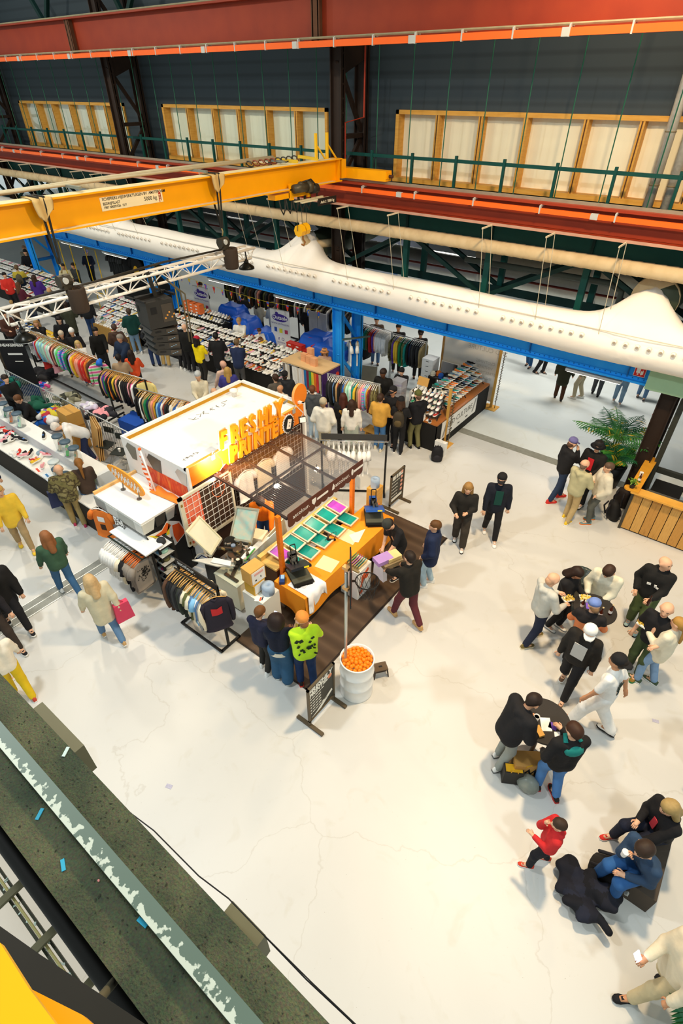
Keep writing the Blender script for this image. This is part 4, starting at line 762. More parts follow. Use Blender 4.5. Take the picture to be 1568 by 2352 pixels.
# oval board on two poles, flag
t = thing('oval_sign', 'orange oval board with white brush script on two poles over the bright counter', 'sign', (-8.6, 4.28, LZ))
Ro = rot(0, 9.5, 0); cc = np.array((-8.7, 4.3, 2.1))
ov = MB().ext([(.58*math.cos(a), 0, .19*math.sin(a)*(1+.25*math.cos(a))) for a in np.arange(32)*2*PI/32], (0, .03, 0)).xf(Ro, cc); part('board', ov, mat('#f09a2c', .5, 0, .05), t)
sg = MB()
for k in range(9):
    x = -.42+.1*k; sg.bar((x, -.006, -.09), (x+.05, -.006, .08+.02*(k % 2)), .008, .03).bar((x+.05, -.006, .07), (x+.08, -.006, -.03), .008, .02)
part('brush_script', sg.xf(Ro, cc), M_WHT, t)
for x in (-8.85, -8.32): part('pole', MB().cyl((x, 4.28, LZ), (x, 4.32, 2.02), .014, n=8).cyl((x, 4.28, LZ), (x, 4.28, LZ+.02), .05, n=12), mat('#7a736a', .4, .5), t)
t = thing('flag', 'striped orange and white flag on a slanted white pole against the kiosk end', 'flag', (-8.3, 4.74, LZ))
part('pole', MB().cyl((-8.59, 4.72, 2.62), (-8.24, 4.62, LZ), .018, n=10), M_WHT, t, True); part('finial', MB().ball((-8.6, 4.72, 2.64), (.035, .035, .03), 10), M_ORG, t, True)
def ff(u, v): return (-8.57+.33*u-.02-.16*v*(.4+.6*u), 4.7-.1*u-.02*math.sin(u*9+v*4), 2.55-.72*u-.05*v)
part('cloth', MB().grid(ff, 16, 6), patmat('flag_stripe', ['#ec6a2a', '#f4efe6'], 2.6, 0, .8, 'wave', stretch=(.3, .3, 1.4), pos=[.45, .55]), t, True)
part('draped_cloth', MB().grid(lambda u, v: (-8.35+.8*u, 4.76-.22*v*(1-.4*u), LZ+.02+.05*(1-v)*math.sin(u*6+1)**2), 16, 6), mat('#f0862e', .8), t, True)
# grid door hanging open with artwork behind
t = thing('grid_door', 'cream framed wire grid panel with artwork behind it on the kiosk front', 'panel', (-7.31, 5.1, .9))
X = -7.31; ya, yb, za, zb = 4.48, 5.8, .88, 2.14
fm = mat('#d8d3bd', .5)
for m_ in (MB().box(X-.02, ya, zb-.06, X+.03, yb, zb), MB().box(X-.02, ya, za, X+.03, yb, za+.06), MB().box(X-.02, ya, za, X+.03, ya+.09, zb), MB().box(X-.02, yb-.05, za, X+.03, yb, zb)): part('frame_bar', m_, fm, t)
part('mural_print', MB().box(X-.018, ya+.09, za+.06, X-.01, ya+.52, zb-.06), patmat('mural2', ['#d8402a', '#f08a6a', '#e85a3a', '#b02a1e'], 3, 4, .6, dist=1), t); part('dark_print', MB().box(X-.018, ya+.52, za+.06, X-.01, yb-.05, zb-.06), patmat('wood_print', ['#1c140f', '#4a3426', '#2a1c14'], 4, 4, .6, stretch=(1, 6, 1)), t)
lg = MB().tube([(X-.004, 5.45+.16*math.cos(a), 1.85+.21*math.sin(a)) for a in np.arange(25)*2*PI/24], .008, 5)
for a in np.arange(0, PI+.01, PI/7): lg.bar((X-.004, 5.45, 1.86), (X-.004, 5.45+.13*math.cos(a), 1.86+.17*math.sin(a)), .006, .008)
part('fruit_slice_emblem', lg, mat('#ee7a4a', .5), t)
gw = MB()
for y in np.arange(ya+.17, yb-.05, .14): part('grid_wire', MB().cyl((X+.015, y, za+.05), (X+.015, y, zb-.05), .006, n=5), M_WHT, t)
for z in np.arange(za+.16, zb-.06, .14): part('grid_wire', MB().cyl((X+.015, ya+.08, z), (X+.015, yb-.04, z), .006, n=5), M_WHT, t)
for z in (za+.12, zb-.2): part('hinge', MB().box(X+.03, ya+.02, z, X+.036, ya+.06, z+.06), mat('#b9974a', .3, .8), t)
# ---------------------------------------------------------------- t-shirt rail, white board and cap shelves
t = thing('display_board', 'glossy white paint-speckled board above the t-shirt rail', 'board', (-7.9, 3.75, 1.3))
part('board', MB().box(-8.48, 3.57, 1.33, -7.33, 3.97, 1.36), patmat('speckled', ['#f4f2ee', '#f6f5f1', '#6a6862'], 16, 4, .4, pos=[0, .68, .8]), t); part('leg', MB().box(-8.4, 3.9, 0, -8.36, 3.94, 1.33), M_BLK, t); part('leg', MB().box(-7.45, 3.9, 0, -7.41, 3.94, 1.33), M_BLK, t)
t = thing('tshirt_rail', 'black pipe clothes rail in front of the white board', 'clothes rack', (-7.9, 3.5, 0))
part('rail', MB().tube([(-8.44, 3.72, 1.3), (-8.44, 3.5, 1.3), (-7.36, 3.5, 1.3), (-7.36, 3.72, 1.3)], .017, 8), mat('#27332c', .35, .4), t)
for x in (-8.44, -7.36): part('upright', MB().box(x-.02, 3.7, 0, x+.02, 3.74, 1.3), M_BLK, t)
its = [('tee', 'white', 'white')]*11+[('tee', 'cream', 'white')]*2+[('tee', 'black', 'orange')]*3+[('tee', 'grey', 'orange')]*5
tees = hang((-8.4, 3.5, 1.285), (-7.42, 3.5, 1.285), its, 'the rail left of the cap shelves', 'printed t-shirts on the kiosk rail')
for o in tees[-5:]: objmat(o, mat('#8d8479', .85))
o = tees[-1]; q = MB()
for k in range(90): q.ob((rn.gauss(0, .06), -.032, -.38+rn.gauss(0, .085)), (rn.uniform(.01, .05), .004, rn.uniform(.006, .025)), rot(0, rn.uniform(0, 180), 0))
part('back_print', q, mat('#26231f', .8), o, w=False, kind='stuff'); o.rotation_euler[2] += PI
t = thing('cap_shelves', 'black wall unit with six stepped white cap shelves', 'shelf', (-7.55, 4.0, 0)); CZ = [1.3, 1.08, .86, .64, .42, .2]
part('back_column', MB().box(-7.62, 4.15, 0, -7.32, 4.2, 1.32), mat('#201d1a', .6), t)
for z in CZ: part('shelf_board', MB().box(-7.64, 3.86, z-.035, -7.3, 4.16, z, 0).box(-7.635, 3.865, z, -7.305, 4.155, z+.003, 1), [mat('#2b2824', .6), mat('#d5d7d4', .4)], t)
def cap(p, az, crown, brim, label, r=.088, name='cap', cat='cap', group=None):
    c = thing(name, label, cat, p, az, group); m1 = cmat(crown); m2 = cmat(brim)
    part('crown', MB().lathe((0, 0, .004), [(r, 0), (r*1.02, .035), (r*.9, .075), (r*.6, .105), (r*.2, .118), (.012, .122)], 14), m1, c, True, False)
    V = [(x, y*1.0+r*.55, .006+.012*(1-(x/(r*.95))**2)-.014*max(0, y/r)) for y in np.linspace(0, r*1.15, 5) for x in np.linspace(-r*.95, r*.95, 9)*(1 if True else 1)]
    V = [(x*math.sqrt(max(.08, 1-(i//9/4.6)**2)), y, z) for i, (x, y, z) in enumerate(V)]
    g = MB(); g.grid(lambda u, v: V[int(round(u*4))*9+int(round(v*8))], 4, 8, 0, .004); part('brim', g, m2, c, True, False); return c
for z, cr, br, lb in zip(CZ[:5], ('charcoal', 'mint', 'camo', 'cream', 'navy'), ('cream', 'sky blue', 'camo', 'magenta', 'navy'), ('grey cap with a white brim on the top cap shelf', 'white cap with a sky blue brim on the second cap shelf', 'green camouflage cap on the third cap shelf', 'cream cap with a pink brim on the fourth cap shelf', 'navy blue cap on the fifth cap shelf')):
    cap((-7.46, 4.02, z+.003), 150, cr, br, lb)
cap((-7.46, 4.02, CZ[5]+.003), 150, 'pink', 'pink', 'pale pink cap on the lowest cap shelf')
# orange shirt and signs hanging on the counter's left corner
o = hang((-9.1, 3.74, 1.62), (-8.9, 3.74, 1.62), [('tee', 'orange', 'white')], 'the left corner of the bright counter', 'shirt on the counter corner')[0]; o['label'] = 'orange t-shirt with white print hanging on the left corner of the bright counter'; o.rotation_euler[2] = R(20)
part('chest_print', MB().ob((.0, -.03, -.3), (.16, .006, .12)).ob((0, -.03, -.5), (.12, .006, .14), None, 1), [M_WHT, M_BRN], o, w=False)
one('pattern_poster', MB().ob((-8.45, 3.79, 1.42), (.3, .012, .26)), patmat('bw_print', ['#f4f3f0', '#f4f3f0', '#1c1b1a'], 22, 1, .6, pos=[0, .5, .56]), 'black and white patterned poster under the counter edge', 'poster')
# ---------------------------------------------------------------- press cart and screen press
t = thing('press_cart', 'cream wooden cabinet on casters under the screen press', 'cabinet', (-6.2, 4.8, 0))
part('body', MB().box(-6.5, 4.4, .09, -5.87, 5.2, .74), patmat('cream_ply', ['#cfc8aa', '#dcd6bc', '#d6cfb2'], 3, 4, .7), t); part('top', MB().box(-6.51, 4.39, .74, -5.86, 5.21, .76), mat('#c9cdb6', .5), t)
for x, y in ((-6.42, 4.48), (-5.95, 4.48), (-6.42, 5.12), (-5.95, 5.12)): part('caster', MB().cyl((x-.02, y, .045), (x+.02, y, .045), .045, n=10).box(x-.03, y-.03, .05, x+.03, y+.03, .09), mat('#8a8880', .5), t)
t = thing('screen_press', 'four arm screen printing press with two raised screens', 'press', (-6.25, 4.85, .76)); M_MECH = mat('#4b463c', .4, .5, .2); M_ALU = mat('#b9b7ab', .35, .6)
hc = np.array((-6.32, 4.9, 1.0))
part('base', MB().bar((-6.3, 4.5, .78), (-5.95, 4.5, .78), .06, .04).bar((-6.12, 4.5, .79), (-6.3, 4.9, .82), .06, .05).cyl((-6.3, 4.9, .78), (-6.3, 4.9, 1.0), .06, n=12), M_MECH, t)
part('hub', MB().cyl(hc, hc+np.array((0, 0, .06)), .2, n=20).cyl(hc+np.array((0, 0, .06)), hc+np.array((0, 0, .12)), .09, n=14), M_MECH, t)
part('disc_guard', MB().cyl(np.array((-6.63, 5.0, 1.06)), np.array((-6.6, 4.98, 1.075)), .14, n=20), mat('#37332d', .4, .3), t)
kn = MB()
for k in range(26):
    a = rn.uniform(0, 2*PI); r_ = rn.uniform(.08, .3); p = hc+np.array((r_*math.cos(a), r_*math.sin(a), rn.uniform(.03, .16))); s_ = rn.uniform(.015, .035); (kn.cyl(p, p+np.array((0, 0, s_*1.6)), s_, n=8, m=k % 3) if k % 2 else kn.ob(p, (s_*3, s_, s_*1.2), rot(0, 0, rn.uniform(0, 180)), k % 3))
tag(part('clamps', kn, [M_MECH, M_ALU, mat('#8d7a4a', .5, .3)], t), kind='stuff')
part('ink_pot', MB().cyl((-6.12, 4.72, 1.0), (-6.12, 4.72, 1.1), .04, n=12).cyl((-6.12, 4.72, 1.1), (-6.12, 4.72, 1.105), .036, n=12, m=1), [M_BLK, mat('#f0dfc0', .5)], t)
part('ink_cup', MB().cyl((-6.45, 4.92, 1.05), (-6.45, 4.92, 1.15), .05, .045, n=14), mat('#7f92a8', .3), t)
def frame4(p, wdt, th, name, fmt, mesh_mt, par, m2=None, dish=.01, w=True):
    """picture-frame like silk screen from 4 corner points"""
    p = [np.array(v, float) for v in p]; c = sum(p)/4; nrm = np.cross(p[1]-p[0], p[3]-p[0]); nrm /= np.linalg.norm(nrm)
    if nrm[2] < 0: nrm = -nrm
    q = [v+(c-v)/np.linalg.norm(c-v)*wdt*1.4 for v in p]; g = MB()
    for i in range(4):
        j = (i+1) % 4; g.ext([p[i], p[j], q[j], q[i]], nrm*th)
    o = part(name, g, fmt, par, w=w)
    part('mesh_sheet', MB().ext([v+nrm*dish for v in q], nrm*.004), mesh_mt, o, w=w); return o
M_SCR1 = patmat('screen_film', ['#c9cdb8', '#dad6bc', '#d0cfb4'], 5, 4, .4); M_SCR2 = patmat('screen_teal', ['#8fc4b8', '#d3c9b0', '#a5cfc2', '#c8b89c'], 9, 6, .4)
M_FRM = mat('#d6cfae', .6, 0, .12)
frame4([at(508, 1238, 1.1), at(483, 1277, 1.1), at(424, 1222, 1.55), at(455, 1185, 1.55)], .035, .035, 'screen_frame', M_FRM, M_SCR1, t)
frame4([at(544, 1162, 1.65), at(596, 1169, 1.65), at(579, 1247, 1.1), at(527, 1238, 1.1)], .035, .035, 'screen_frame', mat('#b0ab95', .5, .2), M_SCR2, t)
for a, b in (((508, 1238), (483, 1277)), ((579, 1247), (527, 1238))): part('clamp_bar', MB().bar(at(*a, 1.1), at(*b, 1.1), .05, .05), M_ALU, t)
for a, b in (((496, 1258), hc+np.array((-.05, 0, .1))), ((553, 1243), hc+np.array((.02, .08, .1)))): part('screen_arm', MB().bar(at(*a, 1.1), b, .04, .05), M_MECH, t)
pa = [at(441, 1288, 1.0), at(500, 1303, 1.0), at(540, 1301, 1.0), at(486, 1283, 1.0)]
part('platen', MB().ext(pa, (0, 0, .025)), mat('#d6d2c4', .5), t); part('platen', MB().ext([at(484, 1292, 1.04), at(529, 1301, 1.04), at(532, 1290, 1.04), at(490, 1281, 1.04)], (0, 0, .012)), M_WHT, t)
part('platen', MB().ext([at(563, 1288, 1.02), at(620, 1236, 1.02), at(608, 1230, 1.02), at(554, 1281, 1.02)], (0, 0, .02)), mat('#c8c6ba', .5), t); part('platen', MB().ext([at(553, 1282, 1.05), at(575, 1255, 1.05), at(586, 1259, 1.05), at(562, 1288, 1.05)], (0, 0, .015)), M_WHT, t)
part('green_squeegee', MB().bar(at(562, 1288, 1.08), at(585, 1260, 1.08), .03, .012), mat('#3f8a3c', .5), t)
one('tape_gun', MB().ob(at(571, 1299, .82), (.1, .2, .09), rot(0, 0, -30)).ob(at(573, 1294, .9), (.07, .14, .04), rot(0, 0, -30), 1), [mat('#1d2250', .4), mat('#2f7fd6', .4)], 'dark blue tape dispenser with bright blue roll on the press cart', 'dispenser')
one('cable_heap', MB().tube([at(447, 1283, .5), at(455, 1273, .55), at(470, 1271, .55), at(482, 1279, .5)], .012, 6).tube([at(450, 1286, .5), at(463, 1276, .5), at(478, 1283, .5)], .012, 6, 1).box(-7.1, 4.62, 0, -6.75, 4.95, .48, 2), [mat('#d8cfb6', .6), mat('#24386a', .6), M_BLK], 'black crate with white and blue cables behind the press', 'crate')
one('cardboard_box', MB().ob(at(592, 1238, .95), (.34, .3, .3), rot(0, 0, 20)).box(-6.45, 5.45, 0, -6.1, 5.85, .8), mat('#e2cfb0', .8), 'pale cardboard boxes stacked behind the press cart', 'box')
for k, (a, b) in enumerate((((598, 1268), (655, 1205)), ((575, 1290), (640, 1228)))): one('stacked_board', MB().bar(at(*a, .8), at(*b, .95), .02, .42 if k == 0 else .3, 0, (0, 0, 1)), mat('#d9cfb4' if k == 0 else '#cbd8da', .6), 'thin %s board leaning beside the press cart' % ('tan' if k == 0 else 'bluish white'), 'board')
# ---------------------------------------------------------------- orange table
t = thing('print_table', 'long folding table under an orange cloth', 'table', (-4.97, 6.4, 0)); X0, X1, Y0_, Y1_, TZ_ = -5.36, -4.6, 4.9, 7.88, .84
part('tabletop', MB().box(X0, Y0_, TZ_-.04, X1, Y1_, TZ_-.005), M_BRN, t)
for x in (X0+.06, X1-.08):
    for y in (5.05, 6.4, 7.75): part('leg', MB().cyl((x, y, .06), (x, y, TZ_-.04), .02, n=8).cyl((x-.015, y, .03), (x+.015, y, .03), .03, n=8), mat('#6e6a62', .4, .5), t)
c = ob('tablecloth', None)
M_CLO = patmat('orange_cloth', ['#f08a12', '#f79a22', '#f28c14'], 3, 4, .75)
cl = MB(); cl.grid(lambda u, v: (X0-.005+(X1-X0+.01)*u, Y0_-.005+(Y1_-Y0_+.01)*v, TZ_), 4, 12)
def skirt(x0, y0, x1, y1, zb0, zb1, nx, ny, n):
    def f(u, v):
        x = x0+(x1-x0)*u; y = y0+(y1-y0)*u; w_ = .022*v*math.sin(u*n); return (x+nx*(.012*v+w_), y+ny*(.012*v+w_), TZ_+(zb0+(zb1-zb0)*u+.03*math.sin(u*5)-TZ_)*v)
    return f
cl.grid(skirt(X1+.005, Y0_-.005, X1+.005, Y1_+.005, .3, .28, 1, 0, 17), 40, 6); cl.grid(skirt(X0-.005, Y0_-.005, X1+.005, Y0_-.005, .42, .16, 0, -1, 9), 14, 6); cl.grid(skirt(X0-.005, Y1_+.005, X1+.005, Y1_+.005, .3, .3, 0, 1, 8), 12, 4); cl.grid(skirt(X0-.005, Y0_, X0-.005, Y1_, .4, .4, -1, 0, 13), 20, 4)
bpy.data.objects.remove(c); one('tablecloth', cl, M_CLO, 'bright orange cloth draped over the long print table', 'tablecloth', smooth=True)
one('floor_mat', MB().box(-5.5, 3.87, 0, -3.72, 8.9, .012, 0).box(-3.76, 3.87, .012, -3.72, 8.9, .016, 1).box(-5.5, 3.87, .012, -3.72, 3.9, .016, 1), [patmat('deck_mat', ['#4b3a2c', '#5c4938', '#463628'], .55, 2, .5, 'wave', stretch=(.02, 1, 1), dist=.5), mat('#2b211a', .5)], 'dark brown floor mat under the orange table', 'mat')
# screens on the back of the table
one('pine_ledge', MB().box(-6.0, 5.1, .86, -5.9, 7.55, .98).box(-5.9, 5.1, .84, -5.5, 7.55, .88), mat('#d9b464', .5, 0, .15, 8), 'long pine ledge behind the orange table carrying the silk screens', 'ledge')
for y, lb in ((5.12, 'near'), (7.1, 'far')): one('brown_box', MB().box(-6.0, y, 0, -5.5, y+.44, .84), mat('#4a3120', .6), 'dark brown box standing under the %s end of the pine ledge' % lb, 'box')
M_TEALS = patmat('screen_emulsion', ['#0c8b82', '#14998d', '#0f7f78'], 6, 3, .35); M_PURP = patmat('screen_purple', ['#7a6fb0', '#c045c8', '#6f86b0'], 5, 1, .35)
M_SFR = mat('#e6d2b4', .55, 0, .06)
def silk(y, x, z, up, col, lab, w_=.31, l_=.42, tilt=10):
    s = thing('silk_screen', lab, 'silk screen', (x, y, z)); s.rotation_euler = (0, R(tilt), R(4))
    frame4([(-l_/2, -w_/2, 0), (l_/2, -w_/2, 0), (l_/2, w_/2, 0), (-l_/2, w_/2, 0)], .03, .028, 'frame', M_SFR, col, s, w=False)
    return s
ys = [5.42, 5.8, 6.13, 6.48, 6.86, 7.21]
for k, y in enumerate(ys): silk(y, -5.66, 1.0+.01*k, 1, M_PURP if k in (0, 5) else M_TEALS, ('purple' if k in (0, 5) else 'teal')+' silk screen in the upper row on the ledge, %s from the post' % nth(k))
for k, y in enumerate([5.5, 5.88, 6.3, 6.74, 7.19]): silk(y, -5.36, .872, 0, M_TEALS, 'teal silk screen half hidden in the lower row, %s from the post' % nth(k), .33, .42, 3)
# things on the orange table
def sheet(name, pl, z, col, lab, cat='paper', th=.003): return one(name, MB().ext([at(a, b, z) for a, b in pl], (0, 0, th)), mat(col, .7, 0, .03), lab, cat)
sheet('paper_sheet', [(722, 1301), (743, 1275), (780, 1290), (760, 1316)], TZ_+.003, '#f3d3a6', 'large cream paper sheet in the middle of the orange table')
sheet('paper_sheet', [(777, 1237), (799, 1215), (828, 1228), (810, 1252)], TZ_+.003, '#f3d3a6', 'cream paper sheet under a white one on the orange table')
sheet('paper_sheet', [(801, 1229), (839, 1215), (823, 1246), (812, 1245)], TZ_+.007, '#faecd4', 'white paper sheet lying crooked on top of a cream one')
p = at(752, 1240, TZ_+.04)
t = thing('heat_gun', 'black heat gun with a curled cable on the orange table', 'heat gun', (p[0], p[1], TZ_)); part('barrel', MB().cyl(p, p+np.array((.12, .12, -.01)), .03, .022, n=10), M_BLK, t, True); part('handle', MB().cyl(p, p+np.array((-.03, .08, .09)), .022, n=8), mat('#3a2a20', .5), t, True)
part('cable', MB().tube([p+np.array((-.02, -.06, .02)), p+np.array((.0, .15, .08)), p+np.array((.05, .22, .1)), p+np.array((.1, .15, .05)), p+np.array((.08, .05, -.03)), p+np.array((-.05, -.1, -.03)), p+np.array((-.1, -.35, -.03))], .007, 5), M_BLK, t)
def heatpress(loc, az, col, lab, up):
    t = thing('heat_press', lab, 'heat press', loc, az); D = mat('#211f1d', .45, .2)
    part('base', MB().box(-.2, -.28, .02, .2, .3, .05).box(-.16, -.3, 0, .16, -.27, .03).box(-.16, .27, 0, .16, .3, .03), D, t, w=False); part('pad', MB().box(-.19, -.22, .05, .19, .22, .075), mat('#5a5a4c', .6), t, w=False)
    part('column', MB().box(-.06, .2, .05, .06, .34, .3), D, t, w=False); part('control_box', MB().ob((0, .36, .22), (.16, .14, .16)).ob((0, .285, .25), (.1, .01, .08), None, 1), [mat(col, .4), mat('#c9a86a', .5)], t, w=False)
    a = up; Rm = rot(-a); c_ = np.array((0, .22, .16)); pt = lambda v: c_+Rm @ (np.array(v)-c_)
    part('upper_platen', MB().ob(pt((0, 0, .16)), (.4, .42, .05), Rm), mat(col, .4), t, w=False); part('platen_label', MB().ob(pt((.1, -.212, .16)), (.1, .004, .03), Rm), mat('#e8d21a', .5), t, w=False)
    g = MB()
    for s in (-1, 1): g.tube([pt((s*.03, .12, .2)), pt((s*.05, .15, .36)), pt((s*.05, .1, .56))], .01, 6)
    g.tube([pt((-.05, .1, .56)), pt((.05, .1, .56))], .012, 6); part('handle', g, D, t, w=False)
    k = MB()
    for i in range(10): k.ob(pt((rn.uniform(-.08, .08), rn.uniform(.0, .2), .2+rn.uniform(0, .1))), (.03, .03, .05), Rm)
    tag(part('linkage', k, mat('#6d6a62', .4, .5), t, w=False), kind='stuff'); return t
heatpress((-5.06, 5.28, TZ_+.002), 62, '#1d2026', 'black heat press open at the near end of the orange table', 28)
heatpress((-4.93, 7.6, TZ_+.002), 40, '#2c5cae', 'blue heat press open at the far end of the orange table', 25)
t = thing('draped_tshirt', 'white t-shirt with a green print draped over the near table corner', 't-shirt', (-4.8, 5.2, TZ_))
def ts(u, v):
    x = -5.08+.5*u+(.0 if u < .9 else 0); y = 4.96+.5*v; z = TZ_+.02
    if u > .92: x = X1+.03+.02*math.sin(v*14)+.03*(u-.92)*5; z = TZ_+.02-(u-.92)*5.6*(.8+.25*math.sin(v*5+1))
    return (x, y+(.05*math.sin(v*9))*(u > .92)*(u-.92)*8, z)
part('cloth', MB().grid(lambda u, v: ts(u, v), 26, 18, 0, .006), mat('#f0eff0', .85), t, True); 
part('board', MB().ob((-4.93, 5.16, TZ_+.025), (.3, .24, .012), rot(0, 0, 15)), mat('#d9dbe0', .5), t)
g = MB()
for k in range(16): g.ob((-4.93+rn.gauss(0, .035), 5.17+rn.gauss(0, .035), TZ_+.033), (rn.uniform(.02, .05), rn.uniform(.01, .025), .003), rot(0, 0, rn.uniform(0, 180)))
part('green_print', g, mat('#1d6a58', .7), t, kind='stuff')
one('wipes_pack', MB().ob((-5.24, 4.99, TZ_+.035), (.1, .2, .07), rot(0, 0, 40)).ob((-5.25, 5.02, TZ_+.075), (.07, .1, .03), rot(0, 0, 40), 1), [mat('#24407a', .4), mat('#9cc4e8', .5)], 'blue and white pack of wipes on the near corner of the orange table', 'pack')
# pedestal with boxes and paper roll
one('pedestal', MB().box(-5.53, 4.25, 0, -5.02, 4.68, 1.0), mat('#e3e1d6', .55, 0, .03), 'tall white pedestal at the near end of the print table', 'pedestal')
t = thing('wooden_box', 'lower yellow-brown wooden box on the white pedestal', 'box', (-5.38, 4.42, 1.0)); part('box_body', MB().box(-5.5, 4.3, 1.0, -5.26, 4.58, 1.24), mat('#cfa034', .6, 0, .1), t)
part('label_sheet', MB().box(-5.26, 4.32, 1.02, -5.255, 4.56, 1.22), M_WHT, t)
t = thing('wooden_box', 'upper tan box with a printed notice, stacked on the yellow-brown one', 'box', (-5.38, 4.42, 1.24)); part('box_body', MB().ob((-5.4, 4.46, 1.4), (.26, .34, .32), rot(0, 0, -4)), mat('#d6a254', .6, 0, .1), t)
part('notice', MB().ob((-5.265, 4.45, 1.4), (.006, .3, .27), rot(0, 0, -4)).ob((-5.26, 4.46, 1.47), (.004, .2, .05), rot(0, 0, -4), 1).ob((-5.26, 4.38, 1.34), (.004, .03, .03), rot(0, 0, -4), 2).ob((-5.26, 4.5, 1.36), (.004, .02, .05), rot(0, 0, -4), 2), [M_WHT, mat('#e2a9a0', .6), M_BLK], t)
def roll(p, lab, r=.1, h=.2):
    t = thing('paper_roll', lab, 'paper roll', p); part('roll', MB().lathe((0, 0, 0), [(r, 0), (r*1.02, h*.5), (r, h), (.03, h+.002), (.03, h-.05)], 20), mat('#9fb2c8', .8, 0, .06, 9), t, True, False); part('loose_end', MB().grid(lambda u, v: (r*1.03*math.cos(3.8+u*1.8), r*1.03*math.sin(3.8+u*1.8), h*(.05+.8*v)-.03*u), 8, 3), mat('#b4c4d6', .8), t, True, False)
roll((-5.13, 4.52, 1.0), 'big blue paper towel roll on the white pedestal', .115, .2)
one('price_list', MB().ob((-5.13, 4.31, 1.004), (.12, .2, .004), rot(0, 0, -62)).ob((-5.13, 4.31, 1.007), (.09, .03, .002), rot(0, 0, -62), 1).ob((-5.11, 4.34, 1.007), (.09, .02, .002), rot(0, 0, -62), 2), [M_WHT, mat('#d8623a', .6), M_BLK], 'small printed price list on the edge of the white pedestal', 'paper')
one('wooden_crate', MB().box(-5.42, 8.0, 0, -5.18, 8.3, 1.22), M_WOOD, 'tall wooden crate behind the blue heat press', 'crate'); one('orange_crate', MB().box(-5.3, 7.93, .0, -5.05, 8.0, .95), mat('#e0763a', .6), 'orange panel in front of the tall wooden crate', 'panel'); roll((-5.3, 8.15, 1.22), 'blue paper towel roll on the tall wooden crate', .1, .22)
# white box with squeegees
t = thing('squeegee_box', 'white box pedestal with an orange basketball graphic', 'pedestal', (-4.45, 6.31, 0)); part('body', MB().box(-4.67, 6.08, .012, -4.25, 6.54, .75), M_WHT, t)
gx = -4.248
part('graphic', MB().ext([(gx, 6.2, .58), (gx, 6.42, .7), (gx, 6.45, .62), (gx, 6.33, .55), (gx, 6.46, .5), (gx, 6.4, .42), (gx, 6.28, .46), (gx, 6.2, .3), (gx, 6.13, .25), (gx, 6.2, .42)], (.004, 0, 0)).box(gx, 6.14, .12, gx+.004, 6.25, .2), mat('#d65a2a', .6), t)
for k, c in enumerate(('#2c8a54', '#2f9a5c', '#8a3a9a', '#a04ab0', '#1d7a84', '#14888a')): one('squeegee', MB().ob((-4.55+.05*k, 6.3, .81), (.022, .3, .09), rot(0, 20, 0)).ob((-4.56+.05*k, 6.3, .87), (.01, .3, .05), rot(0, 20, 0), 1).ob((-4.53+.05*k, 6.12, .77), (.05, .05, .03), None, 2), [mat('#c2a868', .5), mat(c, .4), mat('#8d7a52', .5)], '%s squeegee in the row on the white box, %s from the table' % (('green', 'green', 'purple', 'purple', 'teal', 'teal')[k], nth(k)), 'squeegee')
# ---------------------------------------------------------------- drum of oranges with basketball hoop pole
DX, DY = -3.06, 4.42
t = thing('oil_drum', 'white steel drum filled with oranges', 'drum', (DX, DY, 0))
part('shell', MB().lathe((0, 0, 0), [(.275, 0), (.285, .015), (.28, .03), (.28, .28), (.292, .295), (.28, .31), (.28, .57), (.292, .585), (.28, .6), (.28, .86), (.292, .875), (.285, .885), (.268, .88), (.268, .55)], 36, cap=True), mat('#ecebe6', .35, 0, .03), t, True, False)
om = MB().ball((0, 0, 0), .037, 12).mesh('orange', mat('#f08412', .4, 0, .08, 30, .1), True); k = 0
for ring, nr, z in ((.222, 19, .86), (.15, 13, .885), (.08, 7, .9), (.0, 1, .905), (.19, 16, .9), (.115, 10, .92), (.04, 4, .925)):
    for i in range(nr):
        a = 2*PI*i/nr+ring*7; o = ob('orange', om); o.location = (DX+ring*math.cos(a)+rn.uniform(-.006, .006), DY+ring*math.sin(a)+rn.uniform(-.006, .006), z-.02+rn.uniform(-.006, .006)); o.rotation_euler = (rn.uniform(0, 6), rn.uniform(0, 6), 0)
        tag(o, 'ripe orange in the white drum', 'orange', 'oranges in the white drum')
t = thing('basketball_hoop', 'basketball hoop on a grey pole standing in the drum of oranges', 'basketball hoop', (DX-.14, DY-.12, .5)); px, py = DX-.14, DY-.13
part('pole', MB().cyl((px, py, .5), (px, py, 2.85), .024, n=10), mat('#c9c7bc', .35, .5), t, True)
nv = np.array((.79, .61, 0)); tv = np.array((-.61, .79, 0)); bc = np.array((px, py, 2.75))+nv*.06
part('backboard', MB().ob(bc, (.02, .52, .72), np.array([nv, tv, (0, 0, 1)]).T).ob(bc+nv*.012, (.006, .46, .66), np.array([nv, tv, (0, 0, 1)]).T, 1), [M_BLK, mat('#c05a2a', .6)], t)
for z in (2.55, 2.95): part('clamp', MB().ob((px, py, z), (.1, .07, .05)), mat('#e0a868', .5), t)
rc = bc+nv*.24+np.array((0, 0, -.06)); part('rim', MB().tube([rc+.17*(math.cos(a)*nv+math.sin(a)*tv) for a in np.arange(25)*2*PI/24], .009, 6).bar(bc+np.array((0, 0, -.06)), rc-nv*.17, .03, .02), M_BLK, t)
nt = MB()
for i in range(12):
    a = 2*PI*i/12
    for s in (1, -1):
        nt.tube([rc+r_*(math.cos(a+s*da)*nv+math.sin(a+s*da)*tv)+np.array((0, 0, z)) for r_, da, z in ((.165, 0, 0), (.14, .26, -.1), (.12, .52, -.2), (.11, .78, -.28))], .004, 4)
part('net', nt, mat('#2a2826', .7), t)
t = thing('step_stool', 'small brown plastic folding step stool beside the drum', 'stool', at(872, 1548)); p = at(872, 1545)
